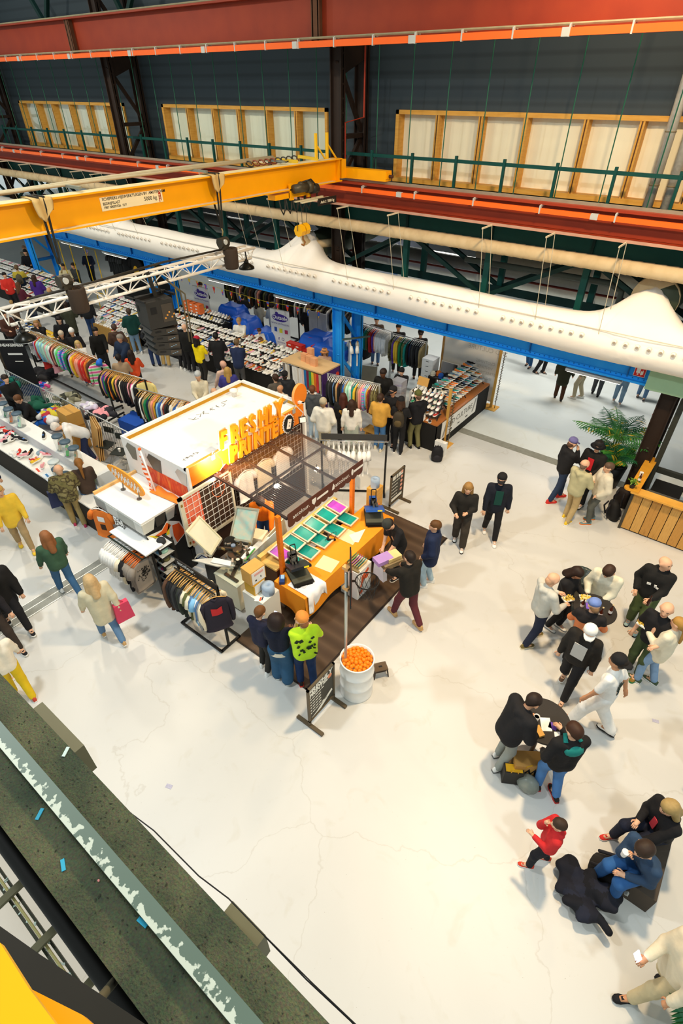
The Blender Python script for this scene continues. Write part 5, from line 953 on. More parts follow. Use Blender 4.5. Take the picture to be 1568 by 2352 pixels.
part('step', MB().ob((0, 0, .21), (.24, .17, .025), rot(0, 0, 52)).ob((0, 0, .224), (.06, .03, .003), rot(0, 0, 52), 1), [mat('#5d4a36', .6), M_BLK], t, w=False)
for s in (-1, 1): part('side', MB().ext([np.array((s*.105, -.08, .2)), np.array((s*.105, .08, .2)), np.array((s*.125, .1, 0)), np.array((s*.125, .06, 0)), np.array((s*.12, .0, .07)), np.array((s*.125, -.06, 0)), np.array((s*.125, -.1, 0))], (s*.012, 0, 0)).xf(rot(0, 0, 52)), mat('#3a2f25', .6), t, w=False)
part('brace', MB().ob((0, 0, .12), (.2, .1, .015), rot(0, 0, 52)), mat('#3a2f25', .6), t, w=False)
# two black sign boards
def board_sign(x, y0, y1, lab, kind):
    t = thing('menu_sign', lab, 'sign', (x, (y0+y1)/2, 0)); F = mat('#5b4d38', .5, 0, .1); H = 1.02; b = .14
    part('board', MB().box(x-.008, y0+.02, b+.03, x+.008, y1-.02, H-.03), mat('#3d3a32', .55), t)
    for m_ in (MB().box(x-.02, y0, .05, x+.02, y0+.035, H), MB().box(x-.02, y1-.035, .05, x+.02, y1, H), MB().box(x-.02, y0, H-.035, x+.02, y1, H), MB().box(x-.02, y0, b, x+.02, y1, b+.035)): part('frame_bar', m_, F, t)
    for y in (y0+.02, y1-.02): part('foot', MB().box(x-.27, y-.03, 0, x+.27, y+.03, .05), F, t)
    W = mat('#e8e6dc', .6); w_ = y1-y0; xx = x+.009
    if kind == 0:
        text('lettering', 'FRESHLY', .15, (xx, y0+w_*.47, .9), (0, 1, 0), (0, 0, 1), W, t, .001, bold=.006, shear=.2); text('lettering', 'PRINTED', .12, (xx, y0+w_*.42, .8), (0, 1, 0), (0, 0, 1), W, t, .001, bold=.005, shear=.2)
        part('orange_badge', MB().ext([(xx, y1-.12+.05*math.cos(a), .81+.045*math.sin(a)) for a in np.arange(16)*2*PI/16], (.003, 0, 0)), mat('#e8906a', .6), t)
    else:
        part('heading', MB().box(xx, y0+.07, .84, xx+.002, y0+.2, .95).box(xx, y0+.23, .84, xx+.002, y0+.3, .95).box(xx, y0+.32, .84, xx+.002, y1-.07, .95), W, t)
        for k in range(5): part('orange_badge', MB().ext([(xx, y1-.12+.05*math.cos(a), .92-.12*k-.03*(k > 0)+.04*math.sin(a)) for a in np.arange(14)*2*PI/14], (.003, 0, 0)), mat('#eda58e', .6), t)
    ln = MB()
    for k in range(6 if kind == 0 else 5):
        z = .7-.075*k if kind == 0 else .76-.1*k; ln.box(xx, y0+.05, z, xx+.002, y0+.08, z+.025)
        for s in range(random.Random(k).randint(3, 5)): ln.box(xx, y0+.1+.075*s, z, xx+.002, y0+.1+.075*s+.06, z+.02)
    tag(part('price_lines', ln, W, t), kind='stuff')
    part('footer', MB().ext([(xx, y0+.06, .2), (xx, y0+.2, .24), (xx, y1-.08, .42), (xx, y1-.06, .36), (xx, y0+.3, .2)] if kind == 0 else [(xx, y0+.06, .22), (xx, y1-.07, .22), (xx, y1-.07, .3), (xx, y0+.06, .3)], (.002, 0, 0)), W, t)
board_sign(-3.25, 3.38, 4.04, 'black framed menu sign standing on the floor near the drum', 0); board_sign(-5.38, 8.95, 9.55, 'black price sign with orange dots standing behind the far table end', 1)
# clothes rack in front of the press
t = thing('clothes_rack', 'black steel display rack with header panel and dark hoodies', 'clothes rack', (-6, 3.75, 0)); fx0, fx1, fy0, fy1 = -6.62, -5.46, 3.52, 3.97
for m_ in (MB().box(fx0, fy0-.02, .02, fx1, fy0+.02, .06), MB().box(fx0, fy1-.02, .02, fx1, fy1+.02, .06), MB().box(fx0, fy0, .02, fx0+.04, fy1, .06), MB().box(fx1-.04, fy0, .02, fx1, fy1, .06)): part('base_bar', m_, M_BLK, t)
for x in (fx0+.1, fx1-.02): part('upright', MB().box(x-.02, 3.68, .04, x+.02, 3.72, 1.62), M_BLK, t)
part('rail', MB().cyl((fx0+.1, 3.62, 1.5), (fx1, 3.62, 1.5), .014, n=8), mat('#2a2926', .4, .4), t)
hp = part('header_panel', MB().box(fx0+.06, 3.69, 1.5, fx1, 3.71, 1.66), mat('#2c2824', .5), t); text('lettering', 'ascolour.', .13, (fx0+.36, 3.688, 1.6), (1, 0, 0), (0, 0, 1), M_WHT, hp, .001)
for x, y in ((fx0+.02, fy0), (fx1-.02, fy0), (fx1-.02, fy1)): part('caster', MB().ball((x, y, .015), .015, 8), M_GRY, t)
cl_ = [('jacket', 'brown'), ('jacket', 'black'), ('jacket', 'black'), ('long', 'black'), ('jacket', 'charcoal'), ('long', 'black'), ('jacket', '#2d332a'), ('long', 'charcoal'), ('tee', 'charcoal'), ('tee', 'cream'), ('tee', 'olive'), ('tee', 'cream'), ('tee', 'denim'), ('tee', 'sky blue'), ('long', 'white'), ('long', 'denim'), ('long', 'grey'), ('long', 'cream')]
hs = hang((-6.55, 3.62, 1.48), (-5.56, 3.62, 1.48), cl_, 'the black display rack', 'clothes on the black display rack')
o = ob('hoodie', GM[('jacket', 0)]); o.location = (-5.48, 3.6, 1.48); o.rotation_euler = (0, 0, R(62)); objmat(o, mat('#2a2530', .85)); tag(o, 'dark hoodie with a red back print facing out at the rack end', 'hoodie'); ob('hanger', HM['wood'], o)
part('red_print', MB().ext([(-.1, -.062, -.25), (.0, -.064, -.29), (.09, -.062, -.25), (.09, -.062, -.42), (.0, -.064, -.44), (-.1, -.062, -.42)], (0, .004, 0)), mat('#c22a2c', .7), o, w=False)
# second rack behind the awning
t = rail_rack('black rack with a mesh header and bare white hangers behind the awning', (-7.2, 8.6, 1.5), (-5.9, 9.5, 1.5), .25, False)
A = np.array((-7.2, 8.6, 0)); Bq = np.array((-5.9, 9.5, 0)); part('mesh_header', MB().bar(A+np.array((0, 0, 1.62)), Bq+np.array((0, 0, 1.62)), .02, .16), mat('#3b3b3a', .6), t)
hang((-7.1, 8.66, 1.48), (-6.2, 9.3, 1.48), [('tee', 'white', 'white')]*9, 'the rack behind the awning', 'white t-shirts behind the awning')
for k, (x, y) in enumerate(((-6.3, 6.1), (-6.05, 7.05))):
    q = thing('awning_lamp', 'small glowing work lamp under the awning, %s one' % ('near', 'far')[k], 'lamp', (x, y, 1.93)); part('bulb', MB().ball((x, y, 1.97), (.05, .07, .04), 10), mat('#fff0d0', .4, 0, 0, 1, 0, 12), q, True); part('cord', MB().cyl((x, y, 2.0), (x, y, 2.08), .008, n=5), M_BLK, q)
    lamp('awning_lamp_light', 'POINT', (x, y, 1.88), 28, (1, .86, .62), .06)
for k, (y, c) in enumerate(((6.15, 'white'), (6.7, 'cream'), (7.3, 'white'))):
    o = ob('t_shirt', GM[('tee', k % 2)]); o.location = (-7.27, y, 1.95); o.rotation_euler = (0, 0, R(90)); objmat(o, cmat(c)); tag(o, '%s t-shirt pinned to the wire grid under the awning, %s from the left' % (c, nth(k)), 't-shirt', 't-shirts on the kiosk grid'); ob('hanger', HM['white'], o)
# ---------------------------------------------------------------- sneakers
def shoe_mb(sc=1.0, hi=0):
    g = MB(); S = [(-.135, .026, .085+hi), (-.1, .036, .09+hi*1.1), (-.04, .036, .085+hi*.4), (.02, .038, .07), (.075, .044, .05), (.115, .04, .04), (.145, .022, .028)]
    n = 7; V = []
    for y, w, h in S:
        for k in range(n):
            a = PI*k/(n-1); V.append((w*math.cos(a)*(1 if math.sin(a) < .6 else .8), y, .02+(h-.02)*math.sin(a)**.75))
    F = [(i*n+j, (i+1)*n+j, (i+1)*n+j+1, i*n+j+1) for i in range(len(S)-1) for j in range(n-1)]+[tuple(range(n)), tuple((len(S)-1)*n+j for j in range(n))[::-1]]
    g.add(V, F, 0)
    o = [(-.03, -.14), (.03, -.14), (.042, -.08), (.036, -.01), (.048, .07), (.042, .12), (.018, .152), (-.018, .152), (-.042, .12), (-.048, .07), (-.036, -.01), (-.042, -.08)]
    g.ext([(x, y, 0) for x, y in o], (0, 0, .026), 1)
    g.box(-.016, .0, .066, .016, .07, .074, 2)
    return g.xf(None, (0, 0, 0), sc)
SH_C = ['#f2efe8', '#efe9da', '#e9e6e0', '#d9d4c6', '#c9b48c', '#b9bcbc', '#f0ede6', '#2a2a2c', '#c23a32', '#2f8a62', '#e07a2c', '#3a6ab0', '#7c5a3c', '#e8c64a', '#e8a4b0', '#efece4', '#f1eee7']
SHM = [mat(c, .55, 0, .05) for c in SH_C]; SHW = mat('#f4f1ea', .5, 0, .03); SHME = [shoe_mb(1, h).mesh('sneaker', [SHM[0], SHW, SHM[3]], True) for h in (0, .03)]
shoe_i = 0; SHW_ = [0, 1, 2, 6, 15, 16]*4+[3, 3, 4, 5, 5, 7, 8, 9, 10, 11, 12, 13, 14]
def shoe(p, az, lab, group, c=None, tilt=0, s=1.0, c2=None):
    global shoe_i; shoe_i += 1; rn = random.Random(shoe_i)
    o = ob('sneaker', SHME[rn.random() < .2]); o.location = tuple(float(v) for v in p); o.rotation_euler = (R(tilt), 0, R(az+rn.uniform(-12, 12))); o.scale = (s, s, s)
    objmat(o, cmat(c) if c else SHM[rn.choice(SHW_)], 0); objmat(o, cmat(c2) if c2 else SHM[rn.choice((0, 1, 2, 3, 5, 7, 8, 9, 10, 11, 14))], 2); return tag(o, lab, 'sneaker', group)
def shoe_stuff(spots, name, lab):
    b = shoe_mb(); bv = np.vstack(b.v); g = MB(); rn = random.Random(len(spots))
    for p, az in spots:
        v = bv @ rot(0, 0, az+rn.uniform(-14, 14)).T+np.array(p); c = rn.choice(SHW_); g.add(v, b.f, [c if m == 0 else (0 if m == 1 else rn.choice((0, 2, 3, 5, 7, 8, 9, 11))) for m in b.m])
    return one(name, g, SHM, lab, 'sneakers', kind='stuff', smooth=True)
M_BTAB = mat('#1b1917', .8)
def tiers(name, lab, x0, x1, y0, depth, z0, dz, n, skirt=True):
    t = thing(name, lab, 'table', ((x0+x1)/2, y0+n*depth/2, 0))
    for k in range(n): part('step', MB().box(x0, y0+k*depth, z0+k*dz-.04, x1, y0+(k+1)*depth, z0+k*dz), M_BTAB, t)
    part('skirt', MB().box(x0, y0+.02, .02, x1, y0+.04, z0-.04), M_BTAB, t); part('skirt', MB().box(x1-.03, y0+.04, .02, x1-.01, y0+n*depth, z0-.04), M_BTAB, t)
    return t
# outlet stall: long stepped table
tiers('shoe_table', 'long black stepped table crowded with sneakers below the blue beam', -22.2, -11.35, 11.83, .235, .7, .12, 5)
sp = [((x+random.uniform(-.02, .02), 11.83+.235*k+.11, .7+.12*k), random.choice((180, 165, 205, 150))) for k in range(5) for x in np.arange(-11.45, -22.1, -.118)]
sp.sort(key=lambda s: -s[0][0])
for p, az in sp[:128]: shoe(p, az, 'sneaker set out in the rows on the right half of the stepped table', 'sneakers on the stepped table')
shoe_stuff(sp[128:], 'sneaker_rows', 'rows of mostly white sneakers on the left half of the stepped table')
tiers('shoe_table', 'farther black stepped table with white sneakers at the upper left', -32.5, -24.6, 11.48, .3, .7, .12, 5)
shoe_stuff([((x+random.uniform(-.03, .03), 11.48+.3*k+.15, .7+.12*k), 180) for k in range(5) for x in np.arange(-24.7, -32.4, -.14)], 'sneaker_rows', 'rows of white sneakers on the far upper left table')
tiers('shoe_table', 'raised black side table with boots and an orange box stack beside the banner', -18.8, -15.9, 13.35, .33, 1.15, .08, 2)
shoe_stuff([((x, 13.5+.33*k, 1.15+.08*k), 200) for k in range(2) for x in np.arange(-18.6, -16, .16)], 'sneaker_rows', 'coloured sneakers on the raised side table by the banner')
for x0, x1, y in ((-21.9, -20.2, 11.25), (-20.1, -19.0, 11.1)):
    one('pallet_box', MB().box(x0, y, 0, x1, y+.6, .62), mat('#a8803f', .8), 'brown cardboard pallet box with sneakers on top, %s one' % ('left' if x0 < -21 else 'right'), 'box')
    shoe_stuff([((x, y+dy_, .62), 190) for x in np.arange(x0+.1, x1, .14) for dy_ in (.2, .45)], 'sneaker_rows', 'sneakers on the %s brown pallet box' % ('left' if x0 < -21 else 'right'))
def rollup(x, y, az, w, h, lab, build, col='#d9d8d6', z0=0):
    t = thing('banner', lab, 'banner', (x, y, z0), az); part('sheet', MB().box(-w/2, -.004, .06, w/2, .004, h), mat(col, .6, 0, .02), t, w=False); part('base', MB().box(-w/2-.02, -.1, 0, w/2+.02, .1, .06), M_GRY, t, w=False); part('top_bar', MB().box(-w/2, -.012, h-.015, w/2, .012, h+.01), M_GRY, t, w=False); build(t); return t
M_PUR = mat('#3f2c86', .6)
def b_out(t):
    part('logo_oval', MB().ext([(.36*math.cos(a), -.006, 1.72+.14*math.sin(a)) for a in np.arange(24)*2*PI/24], (0, .002, 0)), M_PUR, t, w=False); part('logo_knob', MB().ball((-.13, -.006, 1.87), (.07, .004, .05), 10), M_PUR, t, w=False)
    text('lettering', 'Outsole', .2, (0, -.008, 1.72), (1, 0, 0), (0, 0, 1), M_WHT, t, .001, w=False, bold=.003); text('lettering', 'WWW.OUTSOLE.NL', .085, (0, -.006, 1.5), (1, 0, 0), (0, 0, 1), M_PUR, t, .001, w=False)
    part('pay_logo', MB().box(-.28, -.007, 1.2, -.16, -.004, 1.36), mat('#2c4ca0', .5), t, w=False); part('pay_logo', MB().box(-.06, -.007, 1.18, .08, -.004, 1.34), mat('#d9d23a', .5), t, w=False); part('pay_logo', MB().box(.18, -.007, 1.18, .32, -.004, 1.32), mat('#b23a5a', .5), t, w=False)
    text('lettering', 'f', .14, (-.1, -.008, .95), (1, 0, 0), (0, 0, 1), M_PUR, t, .001, w=False, bold=.004); part('camera_logo', MB().tube([(.08+.05*math.cos(a), -.008, .96+.05*math.sin(a)) for a in np.arange(9)*2*PI/8], .008, 4), M_PUR, t, w=False); text('lettering', 'OUTSOLE.NL', .06, (0, -.006, .82), (1, 0, 0), (0, 0, 1), M_PUR, t, .001, w=False)
rollup(-13.5, 14.0, 6, .85, 2.0, 'grey roll-up banner with purple oval logo behind the middle of the stepped table', b_out); rollup(-17.9, 14.15, 4, .85, 2.0, 'grey roll-up banner with purple oval logo behind the raised side table', b_out)
for k, x in enumerate((-12.65, -12.25)): one('grey_screen', MB().box(x, 14.6, 0, x+.39, 14.63, 2.0), mat('#9b9ca0', .4, .2), 'plain grey display panel behind the red shoe boxes, %s of two' % ('left', 'right')[k], 'panel')
# shoe boxes
bxm = MB().box(-.17, -.11, 0, .17, .11, .115, 0).box(-.175, -.115, .085, .175, .115, .12, 1).box(-.08, -.117, .03, .03, -.11, .07, 2).mesh('shoe_box', [mat('#d23a26', .6), mat('#c22c20', .6), M_WHT])
def boxes(x, y, nx, ny, nz, lab, group, m=None, z0=0, sx=.36, drop=.2):
    rn = random.Random(int(x*31+y*7))
    for i in range(nx):
        for j in range(ny):
            h = nz-(rn.random() < drop)
            for k in range(h):
                o = ob('shoe_box', bxm); o.location = (x+i*sx, y+j*.24, z0+k*.122); o.rotation_euler = (0, 0, R(rn.uniform(-3, 3))); tag(o, lab, 'box', group)
                if m: objmat(o, m, 0); objmat(o, m, 1)
boxes(-12.75, 13.75, 3, 1, 4, 'red shoe box in the low stack beside the banner', 'red shoe boxes', z0=.6); boxes(-12.35, 14.1, 2, 1, 11, 'red shoe box in the tall stacks under blue tarpaulin', 'red shoe boxes'); boxes(-11.6, 13.75, 2, 1, 10, 'red shoe box in the tall stacks under blue tarpaulin', 'red shoe boxes'); boxes(-14.5, 13.7, 1, 2, 9, 'red shoe box beside the crouching sellers', 'red shoe boxes'); boxes(-16.0, 14.1, 2, 1, 10, 'red shoe box behind the raised side table', 'red shoe boxes')
boxes(-18.0, 13.55, 3, 1, 3, 'small orange shoe box on the raised side table', 'orange shoe boxes', mat('#e8743a', .6), 1.23, .3)
M_TARP = mat('#1c5cc8', .35, 0, .12, 5, .2)
def tarp(x, y, z, w, d, lab):
    rn = random.Random(int(x*10)); one('tarpaulin', MB().grid(lambda u, v: (x+(u-.5)*w*(1+.1*(z_(u, v))), y+(v-.5)*d*(1+.1*z_(u, v)), z-.55*z_(u, v)**2+.02*math.sin(u*9+v*7)), 14, 14), M_TARP, lab, 'tarpaulin', smooth=True)
def z_(u, v): return max(0, max(abs(u-.5), abs(v-.5))*2-.72)/.28
tarp(-12.0, 14.35, 1.42, 1.1, .9, 'crumpled blue tarpaulin over the left tall stack of red boxes'); tarp(-11.2, 14.05, 1.32, 1.1, 1.0, 'crumpled blue tarpaulin over the right tall stack of red boxes'); tarp(-15.6, 14.25, 1.3, 1.0, .8, 'blue tarpaulin beside the man in the black back-print shirt'); tarp(-16.6, 14.6, 1.45, 1.1, .7, 'blue tarpaulin behind the raised side table'); tarp(-14.2, 14.0, 1.15, .9, .8, 'blue tarpaulin behind the two crouching sellers')
# pennants under the beam
t = thing('pennant_string', 'string of small colourful triangular pennants under the blue beam', 'pennants', (-13.5, 13.35, 2.4)); part('cord', MB().tube([(-18.2, 13.35, 2.62), (-16, 13.35, 2.5), (-13.5, 13.35, 2.45), (-11, 13.35, 2.62)], .006, 4), mat('#e0c62a', .6), t)
for k in range(16):
    x = -17.9+.45*k; z = 2.6-.15*math.sin((x+18.2)/7.2*PI); part('pennant', MB().ext([(x-.07, 13.35, z), (x+.07, 13.35, z), (x, 13.35, z-.24)], (0, .006, 0)), patmat('pennant', ['#d8322a', '#2a62c8', '#eac02a', '#d8427a'], 14, 0, .7, 'voronoi', pos=[0, .35, .6, .8]), t)
# lace stand with pine top
t = thing('lace_stand', 'shoelace stand with a pine top and purple end panel', 'stand', (-10.4, 12.1, 0)); x0, x1, y0, y1 = -11.3, -9.62, 11.62, 12.5
part('top', MB().box(x0, y0, 1.46, x1, y1, 1.5), mat('#dcb884', .6, 0, .06), t); part('shelf', MB().box(x0, y0+.1, .68, x1, y1, .71), M_WHT, t); part('back', MB().box(x0, y1-.03, 0, x1, y1, 1.46), mat('#c9a878', .6), t)
ep = part('end_panel', MB().box(x1-.03, y0, 0, x1, y1, 1.46), mat('#4a2a6e', .6), t)
for z in (1.22, .98): part('panel_print', MB().box(x1, y0+.3, z-.06, x1+.003, y0+.62, z+.04), mat('#e6dcea', .6), ep); part('price_dot', MB().cyl((x1, y1-.15, z), (x1+.004, y1-.15, z), .085, n=16), mat('#e2442e', .5), ep)
lc = ['#8a8078', '#efece6', '#d9d0c0', '#2a2826', '#f2f0ec', '#f2f0ec', '#e8e0d4', '#f2f0ec', '#f0d8cc', '#2a7ab8', '#8a2a4a', '#3a9a5a', '#e8d23a', '#e87a2a', '#d23a3a', '#c0b090']
for k in range(32): c = lc[k//2]; x = x0+.06+k*(x1-x0-.12)/32; part('lace_hank', MB().bar((x, y0+.04, 1.4), (x+random.uniform(-.01, .01), y0+.05, .78+random.uniform(0, .1)), .035, .02, 0, (0, 1, 0)), mat(c, .8), t)
rn = random.Random(4)
for k in range(30): x = x0+.06+k*(x1-x0-.12)/30; part('lace_hank', MB().bar((x, y0+.08, .66), (x, y0+.09, .1), .035, .02, 0, (0, 1, 0)), mat(rn.choice(lc+['#5a3a94', '#d8427a', '#2f8a62', '#e8d23a', '#e57a2c', '#7a2a3a']), .8), t)
for k in range(6): shoe((x0+.15+.24*k, y0+.16, .71), 180, 'white sneaker on the shelf of the lace stand', 'sneakers on the lace stand', 'white')
for i, (x, y, n_) in enumerate(((-10.75, 11.95, 5), (-10.5, 11.9, 5), (-10.28, 11.85, 5), (-10.62, 12.1, 8))):
    for k in range(n_): one('lace_box', MB().box(x, y, 1.5+.05*k, x+.2, y+.13, 1.547+.05*k), mat('#e8a878', .6), 'small pale orange box in the stacks on the pine top', 'box', 'lace boxes on the pine top')
# rack of shirts right of the lace stand and rail racks
rail_rack('chrome rail of shirts and jackets between the lace stand and the cap seller', (-9.2, 11.38, 1.7), (-7.62, 11.7, 1.7), .3, False, mt=mat('#d8d8d4', .4, .4))
it = [(k, c, 'white') for k, c in (('jacket', 'black'), ('jacket', 'charcoal'), ('long', 'charcoal'), ('jacket', 'black'), ('long', 'denim'), ('jacket', 'black'), ('long', 'tan'), ('long', 'plaid'), ('jacket', 'black'), ('jacket', 'charcoal'), ('jacket', 'blue'), ('long', 'khaki'), ('long', 'mint'), ('long', 'mint'), ('long', 'white'), ('long', 'grey'), ('long', 'teal'), ('long', 'yellow'), ('long', 'brown'), ('long', 'khaki'), ('long', 'salmon'), ('long', 'pink'), ('long', 'rainbow'), ('long', 'sky blue'), ('long', 'mustard'), ('long', 'plaid'), ('jacket', 'brown'), ('jacket', 'camo'), ('jacket', 'camo'))]
hang((-9.15, 11.39, 1.68), (-7.66, 11.69, 1.68), it, 'the chrome shirt rail', 'shirts on the chrome rail')
one('pine_bench', MB().box(-8.0, 11.5, .18, -7.3, 11.85, .24).box(-7.95, 11.52, 0, -7.9, 11.8, .18).box(-7.4, 11.52, 0, -7.35, 11.8, .18), M_WOOD, 'low pine bench under the chrome rail', 'bench')
rail_rack('long wheeled rack with pastel and bright sweaters', (-19.9, 7.9, 1.75), (-15.2, 7.85, 1.75), .32)
a = ['white', 'white', 'white', 'white', 'grey', 'lilac', 'red', 'mint', 'sky blue', 'mint', 'sky blue', 'mint', 'pink', 'mint', 'white', 'burgundy', 'salmon', 'brown', 'mint', 'bright green', 'rainbow', 'blue', 'rainbow', 'green', 'green', 'black', 'lilac', 'yellow', 'orange', 'salmon', 'salmon', 'red', 'salmon', 'red', 'orange', 'brown']
hang((-19.4, 7.9, 1.73), (-15.6, 7.86, 1.73), [('coat' if i in (6, 12) else 'long' if i > 4 else 'tee', c) for i, c in enumerate(a[:36])], 'the long wheeled rack', 'sweaters on the long wheeled rack')
o = ob('sweater', GM[('long', 0)]); o.location = (-15.3, 7.8, 1.73); o.rotation_euler = (0, 0, R(60)); objmat(o, patmat('windbreaker', ['#e84a97', '#f2e8dc', '#5fcf6a'], 1.5, 0, .8, 'wave', stretch=(.1, .1, 1.2))); tag(o, 'pink, cream and green windbreaker facing out at the end of the long rack', 'jacket'); ob('hanger', HM['wood'], o)
rail_rack('wheeled rack with mostly black jackets in the middle of the hall', (-14.7, 7.6, 1.75), (-13.0, 7.85, 1.75), .32)
a = ['black', 'tan', 'purple', 'green', 'magenta', 'black', 'orange', 'black', 'black', 'yellow', 'black', 'salmon', 'black', 'black', 'cream', 'black', 'black', 'black', 'black', 'pink', 'brown', 'magenta', 'white', 'black']
hang((-14.65, 7.61, 1.73), (-13.2, 7.82, 1.73), [('jacket' if c == 'black' else 'long', c) for c in a], 'the black jacket rack', 'jackets on the middle rack')
o = ob('sweater', GM[('long', 1)]); o.location = (-13.05, 7.84, 1.73); o.rotation_euler = (0, 0, R(50)); objmat(o, cmat('#ecd98c')); tag(o, 'pale yellow sweatshirt facing out at the end of the black jacket rack', 'sweater'); ob('hanger', HM['orange'], o)
rail_rack('wheeled rack with mixed jackets right behind the kiosk roof', (-12.7, 7.35, 1.75), (-10.8, 7.75, 1.75), .32)
a = ['black', 'black', 'white', 'black', 'khaki', 'green', 'navy', 'khaki', 'salmon', 'mustard', 'charcoal', 'sky blue', 'blue', 'white', 'plaid', 'charcoal', 'black', 'white', 'cream', 'blue', 'white', 'cream', 'charcoal', 'salmon', 'red', 'cream']
hang((-12.6, 7.37, 1.73), (-10.85, 7.74, 1.73), [('jacket', c) for c in a], 'the rack behind the kiosk', 'jackets on the rack behind the kiosk')
one('blue_bag', MB().tube([(-15.12, 7.86, 1.8), (-15.15, 7.8, 1.72), (-15.1, 7.75, 1.65)], [.05, .09, .1], 8), mat('#1c6ad0', .5), 'bright blue carrier bag tied to the end of the long rack', 'bag', smooth=True)
# racks in the back aisle
rail_rack('white rail rack of black, red and white clothes behind the blue column', (-10.75, 15.2, 1.8), (-9.45, 15.1, 1.8), .3, False, mt=M_GRY); rail_rack('white rail rack of yellow and dark jackets behind the blue beam', (-9.35, 15.0, 1.8), (-8.05, 15.0, 1.8), .3, False, mt=M_GRY)
hang((-10.7, 15.2, 1.78), (-9.5, 15.1, 1.78), [(('coat' if c == 'black' else 'long'), c, 'white') for c in ('black', 'black', 'black', 'black', 'teal', 'green', 'olive', 'red', 'red', 'purple', 'salmon', 'white', 'white', 'white', 'white', 'white', 'white', 'white')], 'the rail behind the blue column', 'clothes behind the blue column')
hang((-9.3, 15.0, 1.78), (-8.1, 15.0, 1.78), [('jacket', c, 'white') for c in ('camo', 'camo', 'purple', 'yellow', 'yellow', 'olive', 'green', 'olive', 'camo', 'teal', 'black', 'navy', 'black', 'charcoal', 'black', 'charcoal', 'black', 'khaki')], 'the rail behind the blue beam', 'jackets behind the blue beam')
hang((-9.95, 13.25, 1.95), (-9.6, 13.55, 1.95), [('tee', 'white'), ('tee', 'white')], 'the bar beside the blue column', 't-shirts at the blue column')
one('blue_bar', MB().bar((-10.0, 13.1, 2.0), (-9.4, 13.75, 2.05), .04, .05), mat('#4a5a52', .6, 0, .3), 'rusty bar carrying two white t-shirts at the blue column', 'bar')
one('grey_board', MB().ob((-9.3, 13.6, .55), (.5, .04, 1.1), rot(-14, 0, 20)), mat('#56564e', .7), 'dark grey board leaning at the foot of the blue column', 'board')
for x0, x1, y, cs, lb in ((-25, -21, 15.2, ('black', 'charcoal', 'navy', 'grey', 'black', 'olive'), 'far left'), (-18.6, -14.6, 16.2, ('black', 'olive', 'charcoal', 'brown', 'black', 'grey', 'salmon'), 'middle'), (-14.4, -11.6, 16.0, ('white', 'black', 'grey', 'black', 'charcoal'), 'right')):
    rail_rack('dim clothes rail in the back aisle, %s one' % lb, (x0, y, 1.8), (x1, y, 1.8), .3, False)
    hang((x0, y, 1.78), (x1, y, 1.78), [('jacket' if i % 2 else 'long', cs[i % len(cs)], 'black') for i in range(26)], 'the %s back aisle rail' % lb, 'clothes on the %s back aisle rail' % lb)
# ---------------------------------------------------------------- stall with shoe shelves at the right
t = thing('stall_counter', 'L shaped wooden topped stall counter with black skirts and a white lettered banner', 'counter', (-6.4, 13.6, 0)); M_WT = patmat('walnut_top', ['#9a5a28', '#b06a30', '#a46430'], 4, 4, .45, stretch=(1, 5, 1))
part('top', MB().box(-7.0, 12.0, .82, -5.85, 12.75, .86), M_WT, t); part('top', MB().box(-6.75, 12.75, .82, -5.85, 15.35, .86), M_WT, t)
for m_ in (MB().box(-7.0, 12.0, 0, -5.85, 12.02, .82), MB().box(-5.87, 12.0, 0, -5.85, 15.35, .82), MB().box(-7.0, 12.0, 0, -6.98, 12.75, .82)): part('skirt', m_, M_BTAB, t)
bn = part('banner', MB().box(-5.85, 12.3, .25, -5.84, 14.5, .8), M_WHT, t); text('lettering', '2ND CULTURE', .24, (-5.838, 13.4, .58), (0, 1, 0), (0, 0, 1), mat('#55534e', .6), bn, .001); part('banner_marks', MB().box(-5.84, 12.8, .34, -5.837, 12.95, .38).box(-5.84, 13.3, .34, -5.837, 13.42, .38).box(-5.84, 13.8, .34, -5.837, 13.95, .38), mat('#55534e', .6), bn)
part('banner_swash', MB().ext([(-5.84, 12.35, .3), (-5.84, 12.45, .3), (-5.84, 12.62, .7), (-5.84, 12.52, .72)], (.003, 0, 0)).ext([(-5.84, 14.2, .35), (-5.84, 14.3, .35), (-5.84, 14.45, .72), (-5.84, 14.36, .75)], (.003, 0, 0)), mat('#9a9994', .6), bn)
for k, (x, y, zt) in enumerate(((-5.84, 12.55, 1.75), (-5.74, 15.5, 2.0))):
    s = thing('wire_post', 'wooden display post with wire pegs on a square base, %s' % ('near the black backpack' if k == 0 else 'at the far stall corner'), 'post', (x, y, 0)); part('base', MB().box(x-.22, y-.2, 0, x+.22, y+.2, .02), M_WOOD, s); part('post', MB().box(x-.04, y-.02, .02, x+.04, y+.02, zt), mat('#c99a4a', .5), s)
    part('rod', MB().cyl((x+.13, y, .02), (x+.13, y, zt-.1), .012, n=6), mat('#6a5a3a', .5), s)
    for z in np.arange(.3, zt-.1, .09): part('peg', MB().tube([(x+.13, y-.1, z), (x+.13, y, z-.02), (x+.13, y+.1, z)], .008, 4), mat('#37352f', .5, .3), s)
t = thing('shoe_shelf', 'wire shoe shelf of four tiers on the stall counter', 'shelf', (-6.45, 12.2, .86)); SZ = [.98, 1.14, 1.3, 1.46]
for k, z in enumerate(SZ): part('tier', MB().box(-6.95, 12.2+.06*k, z-.015, -5.98, 12.45+.06*k, z), mat('#3a342c', .5, .3), t)
for x in (-6.95, -5.98): part('side', MB().bar((x, 12.2, .86), (x, 12.5, 1.48), .02, .02), M_BLK, t)
